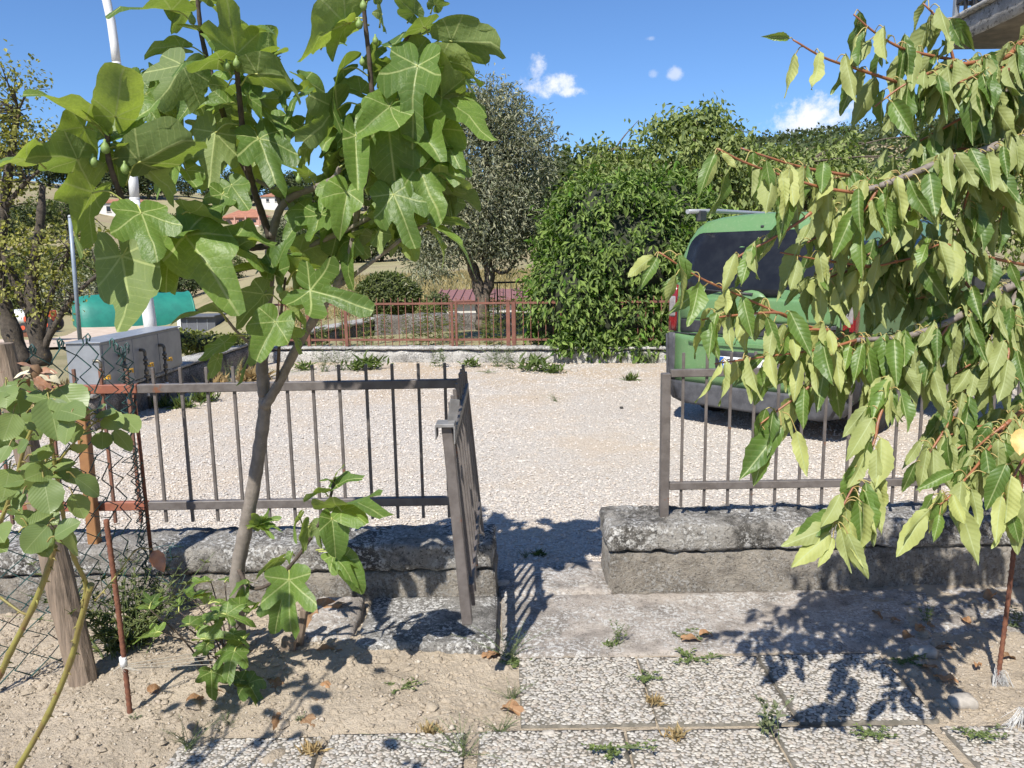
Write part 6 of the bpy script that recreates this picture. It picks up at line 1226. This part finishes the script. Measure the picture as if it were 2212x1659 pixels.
# ================================================================ rose bush close to the camera, left
L_ROSE = leafmat('rose_leaf', (.17, .25, .085), (.24, .30, .11), (.30, .40, .08), .32, .4, (.32, .38, .16), 'pin', .25, .12, .6)
M_RST = simple('rose_cane', (.26, .24, .06), (.20, .15, .05), .5, 30, bmp=.2, bdist=.002, spots=((.18, .08, .04), 14, .6)); rsb = thing('rose_bush', 'rose bush with rounded leaves and yellow green canes close at the left edge', 'plant', (-.78, 1.15, 0)); RM = [L_ROSE, M_RST]; rr = random.Random(9)
rd = 1.05
def cane(pts, r0, r1):
    P = spline([at(u, v, d) if len(q_) == 3 else Vector(q_) for q_ in pts for (u, v, d) in [q_[:3]]], 5)
    mb = MB(); mb.tube(P, [lerp(r0, r1, i / (len(P) - 1)) * (1.16 if i % 5 == 0 else .97) for i in range(len(P))], 8)
    for i in range(2, len(P) - 1, 2):
        a = rr.uniform(0, 6.28); d_ = Vector((math.cos(a), math.sin(a) * .6, -.3)).normalized(); r_ = lerp(r0, r1, i / len(P)); mb.tube([P[i] + d_ * r_ * .8, P[i] + d_ * (r_ + .003), P[i] + d_ * (r_ + .0065) + Vector((0, 0, -.0015))], [.0022, .0011, .0002], 5)
    mb.build('cane', M_RST, rsb); return P
cane([(-40, 1800, 1.30), (39, 1659, 1.28), (103, 1545, 1.26), (152, 1429, 1.24), (172, 1350, 1.22), (197, 1262, 1.20)], .0058, .0048); cane([(180, 1310, 1.21), (185, 1260, 1.2), (160, 1206, 1.16), (142, 1142, 1.13), (130, 1071, 1.1), (118, 1000, 1.08), (104, 900, 1.06)], .004, .0025); cane([(-60, 1560, 1.15), (0, 1457, 1.14), (21, 1411, 1.13), (71, 1312, 1.12), (106, 1223, 1.1), (117, 1180, 1.09)], .0052, .0045); cane([(0, 1290, 1.16), (53, 1326, 1.15), (71, 1312, 1.13)], .002, .0018); cane([(205, 1298, 1.2), (248, 1248, 1.22), (294, 1188, 1.24), (329, 1186, 1.25)], .0016, .0012); cane([(0, 1130, 1.08), (30, 1050, 1.06), (55, 960, 1.05), (90, 880, 1.04), (104, 840, 1.03), (98, 800, 1.02)], .003, .0018); cane([(104, 1030, 1.09), (140, 980, 1.08), (185, 930, 1.08), (215, 905, 1.08)], .0018, .0012); cane([(117, 1188, 1.09), (90, 1120, 1.08), (60, 1060, 1.06)], .003, .002)
def c8(x, y, d): return at(x * .2083, 691 + y * .2083, d)
for (bx_, by_, tx, ty, wr_, f, d_, dt) in [(505, 810, 605, 1245, .78, .85, 1.0, .97), (610, 700, 835, 970, .85, .8, 1.02, .99), (205, 985, 165, 700, .85, .7, 1.0, 1.02), (140, 960, 30, 1260, .85, .75, .98, .96), (190, 690, -60, 790, .7, .5, 1.0, .98), (395, 720, 165, 615, .6, .6, 1.05, 1.03), (715, 1060, 760, 1250, .95, .7, 1.04, 1.02), (590, 700, 905, 760, .6, .4, 1.06, 1.04), (520, 780, 370, 940, .7, .5, 1.05, 1.03), (80, 640, 150, 720, .6, .4, 1.02, 1.0), (40, 900, -70, 820, .8, .5, 1.0, .98), (905, 990, 1035, 860, .8, .3, 1.08, 1.06), (1000, 985, 1195, 960, .7, .5, 1.08, 1.07), (1080, 1010, 1260, 1090, .8, .6, 1.08, 1.06), (1235, 985, 1435, 1130, .75, .7, 1.09, 1.07), (1060, 1160, 1065, 1345, .95, .7, 1.09, 1.07), (1185, 1140, 1360, 1335, .55, .6, 1.1, 1.08), (1000, 1150, 860, 1180, .5, .3, 1.08, 1.06),
        (900, 1050, 760, 1010, .5, .4, 1.06, 1.05), (640, 1560, 840, 1690, .7, .6, 1.1, 1.08), (540, 1300, 400, 1450, .7, .5, 1.06, 1.04), (300, 1250, 180, 1380, .8, .5, 1.0, 1.0), (420, 1480, 180, 1560, .5, .4, 1.05, 1.03), (520, 1550, 290, 1620, .8, .7, 1.02, .98), (100, 1540, 40, 1830, .9, .8, 1.0, .97), (450, 1640, 520, 2010, .85, .8, 1.0, .98), (260, 1660, 0, 1700, .8, .7, 1.0, .98), (500, 2130, 230, 2420, .85, .8, 1.02, 1.0), (330, 2140, 520, 2440, .7, .6, 1.04, 1.03), (560, 2160, 790, 2330, .6, .5, 1.06, 1.05), (100, 1300, -40, 1480, .8, .6, 1.0, .98), (350, 1150, 260, 1050, .7, .5, 1.02, 1.03), (330, 1400, 480, 1300, .6, .4, 1.04, 1.04), (60, 1750, -80, 1900, .8, .6, 1.0, .98), (240, 1800, 160, 1960, .7, .6, 1.02, 1.0)]:
    B_ = c8(bx_, by_, d_); N_ = (CAM - B_).normalized() * f + Vector((rr.uniform(-.4, .4), 0, .8 * (1 - f) + .3)); A_ = B_ + (B_ - c8(tx, ty, dt)).normalized() * .012
    leaf_obj('leaf', [pin_leaf(A_, B_, c8(tx, ty, dt), wr_, N_, rr, RM, rr.uniform(.05, .3), rr.uniform(.0, .2), 10, .03, rr.uniform(-.2, .2), 'round', .0011, .03)], RM, rsb)
for k in range(40):
    c_ = at(rr.uniform(-60, 190), rr.uniform(830, 1180), rr.uniform(.98, 1.14)); D = Vector((rr.uniform(-1, 1), rr.uniform(-.5, .5), rr.uniform(-1, .3))).normalized()
    leaf_obj('leaf', [pin_leaf(c_ - D * .012, c_, c_ + D * rr.uniform(.03, .055), .78, (CAM - c_).normalized() * .5 + Vector((rr.uniform(-.5, .5), 0, .7)), rr, RM, .2, .15, 9, .03, .1, 'round', .0011, .03)], RM, rsb)
for k in range(46):                                                        # the bush goes on beyond the left edge
    c_ = Vector((-1.32 + rr.gauss(0, .14), 1.42 + rr.gauss(0, .16), 1.42 + rr.gauss(0, .2)))
    D = Vector((rr.uniform(-1, 1), rr.uniform(-1, 1), rr.uniform(-.6, .3))).normalized(); leaf_obj('leaf', [pin_leaf(c_ - D * .012, c_, c_ + D * rr.uniform(.05, .08), .75, Vector((0, 0, 1)), rr, RM, .2, .15, 8, .03, .1, 'round', .0011, .03)], RM, rsb)
for k in range(5):
    a = Vector((-1.1 + rr.uniform(-.1, .1), 1.2 + rr.uniform(-.05, .1), 0)); b = Vector((-1.32 + rr.uniform(-.2, .2), 1.42 + rr.uniform(-.2, .2), 1.5 + rr.uniform(-.1, .2))); mb = MB(); mb.tube(spline([a, a.lerp(b, .5) + Vector((-.05, 0, .1)), b], 5), .0045, 6); mb.build('cane', M_RST, rsb)
M_DEADP = simple('withered_petal', (.42, .27, .20), (.30, .15, .08), .8, 60); B_ = c8(375, 560, 1.0)
MB().lathe(B_, [(.002, -.012), (.006, -.004), (.008, .004), (.004, .012)], 9).build('flower_head', simple('withered_sepal', (.17, .10, .05), None, .8), rsb)
for k in range(9):
    a = k * .7 + .2; D = Vector((math.cos(a), -.2 + .3 * math.sin(a * 2), .5 * math.sin(a) - .1)).normalized()
    leaf_obj('petal', [pin_leaf(B_, B_ + D * .004, B_ + D * rr.uniform(.016, .028), .7, Vector((0, -.5, 1)), rr, [], .3, .7, 6, .12, .3, 'round')], [M_DEADP if k % 3 else simple('pale_petal', (.62, .56, .38), None, .7), M_RST], rsb)
B_ = at(331, 1189, 1.25); tag(leaf_obj('withered_leaf', [pin_leaf(at(329, 1186, 1.25), B_, at(354, 1236, 1.24), .62, (CAM - B_).normalized(), rr, RM, .2, .2, 9, .14, .5, 'ovate')], [simple('withered_rose_leaf', (.36, .19, .12), (.30, .14, .08), .7, 40), M_RST], rsb), 'withered brown leaf on a thin rose shoot')
# ================================================================ weeds, dry leaves and small things
rw = random.Random(33)
def weed(label, u, v, kind, size, seed, z=0.0, group=None, cat='weed', name='weed_plant', pos_=None):
    rs_ = np.random.RandomState(seed); b = Vector(pos_) if pos_ is not None else gr(u, v, z); t = thing(name, label, cat, b, group); st = MB(); P, D, N_, S = [], [], [], []
    lm, ratio = {'rosette': (L_WEED, .30), 'fine': (L_GREY, .16), 'upright': (L_WEED, .28), 'creep': (L_WEED, .5), 'grass': (L_MID, .035), 'dry': (L_DRY, .025), 'horse': (L_HORSE, .16), 'oval': (L_GREY, .42), 'bushy': (L_MID, .35)}[kind]
    def add(p, d, n, s): P.append(tuple(p)); D.append(tuple(d)); N_.append(tuple(n)); S.append(s)
    if kind == 'rosette':
        for k in range(80): a = rs_.uniform(0, 6.28); el = rs_.uniform(.0, 1.2); d = Vector((math.cos(a) * math.cos(el), math.sin(a) * math.cos(el), math.sin(el))); add(b + Vector((rs_.normal() * size * .25, rs_.normal() * size * .2, rs_.uniform(0, .28) * size)), d, (rs_.normal() * .4, rs_.normal() * .4, 1), size * rs_.uniform(.2, .5))
        st.tube([b, b + Vector((0, 0, size * .3))], size * .02, 4)
    elif kind in ('grass', 'dry'):
        for k in range(90): a = rs_.uniform(0, 6.28); el = rs_.uniform(.1, 1.4); d = Vector((math.cos(a) * math.cos(el), math.sin(a) * math.cos(el), math.sin(el))); add(b + Vector((rs_.normal() * size * .3, rs_.normal() * size * .18, 0)), d, (rs_.normal(), rs_.normal(), .5), size * rs_.uniform(.4, 1))
        st.tube([b, b + Vector((0, 0, size * .5))], size * .008, 4)
    elif kind == 'creep':
        for k in range(9):
            a = rs_.uniform(0, 6.28); d = Vector((math.cos(a), math.sin(a) * .6, .12)); L_ = size * rs_.uniform(.5, 1); pts = [b + d * (L_ * f) + Vector((rs_.normal() * .01 * f, 0, .012 - .006 * f)) for f in (0, .35, .7, 1)]; st.tube(pts, .0012, 4)
            for q in range(11): f = rs_.uniform(.1, 1); dd = Vector((rs_.normal(), rs_.normal(), .35)); add(b + d * (L_ * f) + Vector((0, 0, .008)), dd, (0, 0, 1), rs_.uniform(.012, .024) * (size / .15) ** .4)
    else:
        ns = {'upright': 4, 'fine': 16, 'horse': 3, 'oval': 5, 'bushy': 34}[kind]; nl = {'upright': 26, 'fine': 22, 'horse': 46, 'oval': 12, 'bushy': 30}[kind]; sp_ = {'upright': .22, 'fine': .75, 'horse': .12, 'oval': .25, 'bushy': .55}[kind]; ll = {'upright': .16, 'fine': .10, 'horse': .10, 'oval': .26, 'bushy': .085}[kind]
        for k in range(ns):
            tip = b + Vector((rs_.normal() * sp_ * size, rs_.normal() * sp_ * size * .8, size * rs_.uniform(.6, 1.05))); r0 = b + Vector((rs_.normal() * .1 * size, rs_.normal() * .08 * size, 0)); mid = r0.lerp(tip, .5) + Vector((0, 0, size * .1)); C = spline([r0, mid, tip], 4); st.tube(C, [.012 * size ** .5 * .35 * (1 - .7 * i / (len(C) - 1)) for i in range(len(C))], 4, cap=False)
            for q in range(nl):
                f = rs_.uniform(.05, 1) ** .8; p_ = C[min(int(f * (len(C) - 1)), len(C) - 1)]; a = rs_.uniform(0, 6.28); d = Vector((math.cos(a), math.sin(a), rs_.uniform(.2, 1.0))); add(p_, d, (0, 0, 1), size * ll * rs_.uniform(.6, 1.3) * (1.25 - .6 * f))
    st.build('stem', M_STEMG if kind != 'dry' else MT['dry_grass_leaf'], t)
    leafcloud('foliage', np.array(P), np.array(D), np.array(N_, dtype=float), np.array(S), ratio, lm, t, seed); return t
W = [('upright weed with two leafy spikes in the middle of the concrete apron', 1336, 1396, 'upright', .11, 0), ('low leafy weed at the base of the two spiked weed', 1322, 1400, 'rosette', .06, 0), ('creeping weed with a dry leaf on the apron by the shadow', 1500, 1378, 'creep', .12, 0), ('creeping weed on the joint above the middle pebble slab', 1490, 1428, 'creep', .16, 0.01), ('straggly green weed in the joint between two pebble slabs', 1403, 1470, 'creep', .08, .02), ('dry grass lining the joint between two pebble slabs', 1412, 1520, 'dry', .045, .02), ('dry straw tuft at the foot of the slab joint', 1460, 1592, 'dry', .05, .02), ('dark green leafy clump at the bottom edge of the pebble slabs', 1328, 1622, 'creep', .15, .03), ('second leafy clump beside the bottom slab joint', 1318, 1640, 'upright', .07, .03), ('grey green upright plant with oval leaves on the slab joint', 1664, 1592, 'oval', .13, .02), ('spiky green tuft at the left edge of the upper pebble slab', 1105, 1512, 'fine', .07, 0), ('thin weed at the corner of the speckled slab and apron', 1100, 1425, 'fine', .13, 0), ('grey prostrate tuft at the left slab edge', 1080, 1585, 'fine', .07, .0), ('grey green cushion weed in the gap of the bottom slab row', 1000, 1635, 'fine', .12, 0), ('blue green seedling at the foot of the rebar stake', 296, 1568, 'oval', .05, 0), ('small blue green weed beside dry leaves on the soil', 652, 1566, 'oval', .05, 0), ('tiny creeping weed in the middle of the bare soil', 860, 1490, 'creep', .11, .01), ('small dark weed at the top left corner of the slab row', 490, 1580, 'fine', .06, 0), ('dark weed shaded at the lower left slab', 405, 1618, 'fine', .09, .02), ('weed growing where the upper slab meets the soil bed on the right', 1955, 1432, 'creep', .12, 0), ('leafy weed below the cherry at the wall foot', 2005, 1350, 'upright', .10, 0), ('weed seedling at the right edge under the cherry', 2192, 1360, 'oval', .10, 0), ('small weed near the right wall base', 1945, 1255, 'rosette', .05, .01), ('dark bushy herb behind the leaning post and chain link', 268, 1425, 'bushy', .42, 0), ('second dark bushy herb against the wall by the mesh end', 310, 1395, 'bushy', .32, 0), ('green tuft on the gravel beside the threshold', 1135, 1205, 'fine', .05, .0), ('pale stalk weed by the threshold gravel', 1165, 1200, 'grass', .05, 0), ('weed patch at the slab corner below the gate', 1120, 1440, 'creep', .10, 0), ('thin weed left of the bottom slab gap', 930, 1590, 'dry', .06, 0), ('grass tuft at the left end of the bottom slab joint', 672, 1625, 'dry', .05, .02), ('weed between the second slab row on the right', 2120, 1590, 'creep', .10, .02), ('weeds on the slab joint under the leaf shadows', 1880, 1592, 'creep', .10, .02)]
for k, (l, u, v, kd, s_, z) in enumerate(W): weed(l, u, v, kd, s_, 200 + k, z)
Y = [('big leafy dark green weed at the foot of the far wall', 800, 797, 'rosette', .42), ('second big leafy weed right of the one at the far wall', 772, 800, 'rosette', .30), ('fine grey weed clump left of the big leafy weed', 735, 800, 'fine', .42), ('wide fine weed clump at the far wall', 700, 803, 'fine', .32), ('leafy weed patch behind the fig trunk by the far wall', 625, 806, 'creep', .5), ('dark leafy weed behind the fig trunk', 655, 800, 'rosette', .25), ('broad dark weed right of the far gate posts', 1160, 802, 'rosette', .45), ('lower leafy weed beside the broad dark weed', 1195, 806, 'rosette', .25), ('fine pale weed in front of the far wall', 1075, 792, 'fine', .42), ('pale fine weed between the two dark weeds', 1105, 797, 'fine', .32), ('small dark leafy weed at the far wall', 1020, 793, 'rosette', .26), ('round low weed on the gravel near the far wall', 1058, 806, 'creep', .22), ('thin spiky weed by the far wall middle', 940, 792, 'upright', .32), ('thin spiky weed right of the middle', 958, 794, 'upright', .30), ('low grass patch at the cabinet wall foot', 440, 868, 'grass', .22), ('second low grass patch at the cabinet wall foot', 400, 880, 'grass', .20), ('grass clump in the corner of the two far walls', 500, 830, 'fine', .38), ('grass clump right of the wall corner', 540, 822, 'dry', .36), ('tall grass at the cabinet wall', 470, 840, 'dry', .30), ('tuft of grass alone on the gravel left of the van', 1360, 822, 'grass', .14), ('weed tuft on the gravel behind the gate', 1200, 868, 'fine', .10), ('flat grass on the gravel under the fence', 345, 880, 'grass', .18), ('weeds at the foot of the wall under the laurel', 1410, 785, 'fine', .25), ('low plant at the left end of the cabinet wall', 210, 905, 'creep', .3)]
for k, (l, u, v, kd, s_) in enumerate(Y): weed(l, u, v, kd, s_, 300 + k)
for k in range(34):
    x = rw.uniform(-3.6, .7); y = fy(x) + rw.uniform(.3, 1.8); weed('tall pale horseweed growing behind the rust red fence', 0, 0, 'horse', rw.uniform(.45, .85), 400 + k, group='horseweeds behind the rust red fence', pos_=(x, y, hz(x, y) - .02))
for k in range(8):
    x = rw.uniform(-.4, .9); y = fy(x) + rw.uniform(1.5, 3.5); weed('tall yellow green weed below the olive tree', 0, 0, 'horse', rw.uniform(.7, 1.05), 450 + k, group='tall weeds below the olive tree', pos_=(x, y, hz(x, y) - .02))
# grass and litter behind the left mesh
rs_ = np.random.RandomState(77); n_ = 5200; P = np.stack([rs_.uniform(-9.5, -4.4, n_), rs_.uniform(7.3, 15, n_), np.zeros(n_)], 1); P[:, 2] = [hz(a, b) for a, b, _ in P]
o = leafcloud('dry_grass', P, rs_.normal(size=(n_, 3)) * .5 + UPV, rs_.normal(size=(n_, 3)), rs_.uniform(.06, .16, n_), .08, L_DRY, None, 77, 'stuff'); tag(o, 'dry grass on the ground below the yellowing tree', 'grass')
# dry grass on the field behind
n_ = 16000; xx = rs_.uniform(-7, 2.5, n_); yy_ = rs_.uniform(22, 48, n_) ; xx = xx * yy_ / 24; P = np.stack([xx, yy_, [hz(a, b) for a, b in zip(xx, yy_)]], 1)
o = leafcloud('field_grass', P, rs_.normal(size=(n_, 3)) * .4 + UPV, rs_.normal(size=(n_, 3)), rs_.uniform(.12, .3, n_), .12, leafmat('field_grass_blade', (.34, .31, .15), (.34, .31, .15), (.3, .28, .12), .3, .8, var=.35), None, 78, 'stuff'); tag(o, 'short dry grass covering the field behind the fence', 'grass')
# fallen dry leaves
M_DRYL = leafmat('fallen_leaf', (.33, .20, .105), (.38, .26, .16), (.30, .18, .08), .15, .7, (.42, .30, .18), 'fig', .35, .4, .8)
def dry_leaf(label, u, v, ln, z=.01, group=None):
    a = rw.uniform(0, 6.28); B_ = gr(u, v, z) + Vector((0, 0, .012)); D = Vector((math.cos(a), math.sin(a) * .7, rw.uniform(.05, .35))).normalized()
    o = fig_leaf(B_, B_, B_ + D * ln, rw.uniform(.6, .9), .1, rw.choice((1, 2)), rw, [M_DRYL], None, 2.0, 'dry_leaf'); tag(o, label, 'leaf', group)
for (l, u, v, ln, z) in [('curled orange dry leaf on the stone block by the wall', 690, 1322, .11, .08), ('second curled dry leaf on the stone block', 665, 1330, .08, .08), ('dry leaf standing at the top left corner of the speckled slab', 742, 1318, .09, .06), ('olive grey dry leaf lying below the stone block', 690, 1420, .11, .01), ('dark red dry leaf at the lower corner of the speckled slab', 765, 1428, .05, .01), ('orange dry leaf on the soil below the gate', 1055, 1420, .07, .01), ('dry leaf at the edge of the upper pebble slab', 1095, 1535, .06, .01), ('small rust red leaf alone on the bare soil', 690, 1525, .05, .01), ('pale curled leaf by the blue green seedling', 615, 1555, .07, .01), ('curled brown leaf right of the blue green seedling', 662, 1560, .06, .01), ('dry leaf on the soil right of the rebar stake', 395, 1557, .09, .01), ('dry leaf on the apron beside the creeping weed', 1480, 1383, .06, .02), ('small curled leaf right of the creeping weed', 1518, 1375, .04, .02)]: dry_leaf(l, u, v, ln, z)
for k, (u, v) in enumerate([(1985, 1365), (2010, 1355), (2050, 1400), (1960, 1385), (2110, 1440), (2030, 1470), (2090, 1350), (2170, 1420), (1930, 1345), (2000, 1445), (1890, 1330), (2140, 1290)]): dry_leaf('dry brown leaf lying on the shaded soil under the cherry', u, v, rw.uniform(.03, .065), .012, 'dry leaves under the cherry')
for k, (u, v) in enumerate([(560, 1470), (600, 1490), (480, 1500), (560, 1440), (640, 1470), (700, 1480), (330, 1500), (430, 1520)]): dry_leaf('small brown leaf on the soil round the fig trunk', u, v, rw.uniform(.03, .06), .03, 'dry leaves round the fig trunk')
# pieces of old edging left of the stone block
for (l, u0, v0, u1, v1, wd) in [('grey weathered board end standing upright below the lobed fig leaf', 618, 1445, 622, 1385, .055), ('second weathered board end leaning beside the stone block', 640, 1430, 655, 1320, .03)]:
    a, b = gr(u0, v0, -.02), gr(u0, v0, 0) + Vector((at(u1, v1, 2.9).x - at(u0, v0, 2.9).x, .02, at(u1, v1, 2.9).z - at(u0, v0, 2.9).z)); o = MB().bar(a, b, wd, .03, up=(0, 1, 0), bev=.006).build('board', M_WOOD); tag(o, l, 'board')
# stones lying about
for k, (l, u, v, s_) in enumerate([('white flat stone by the frayed stake', 2078, 1516, .045), ('flat pale stone at the edge of the sandy patch', 1995, 1408, .05), ('small pale stone on the threshold', 1262, 1268, .03), ('white stone at the left end of the threshold', 1085, 1262, .035), ('dark pebble alone on the gravel near the van', 1342, 880, .02), ('pale stone near the far wall weeds', 1225, 797, .06), ('second pale stone by the far wall weeds', 1240, 800, .05), ('flat grey pebble on the soil above the slab row', 1185, 1585, .022)]):
    q = gr(u, v, .015); rb_ = rough_block('stone', (q.x - s_, q.y - s_ * .7, q.z - s_ * .5), (q.x + s_, q.y + s_ * .7, q.z + s_ * .45), simple('loose_stone%d' % k, (.44, .40, .345) if k != 4 else (.06, .055, .05), None, .9, 30), None, s_ * .35, s_ * .15, s_ * .4, seed=100 + k); tag(rb_, l, 'stone')
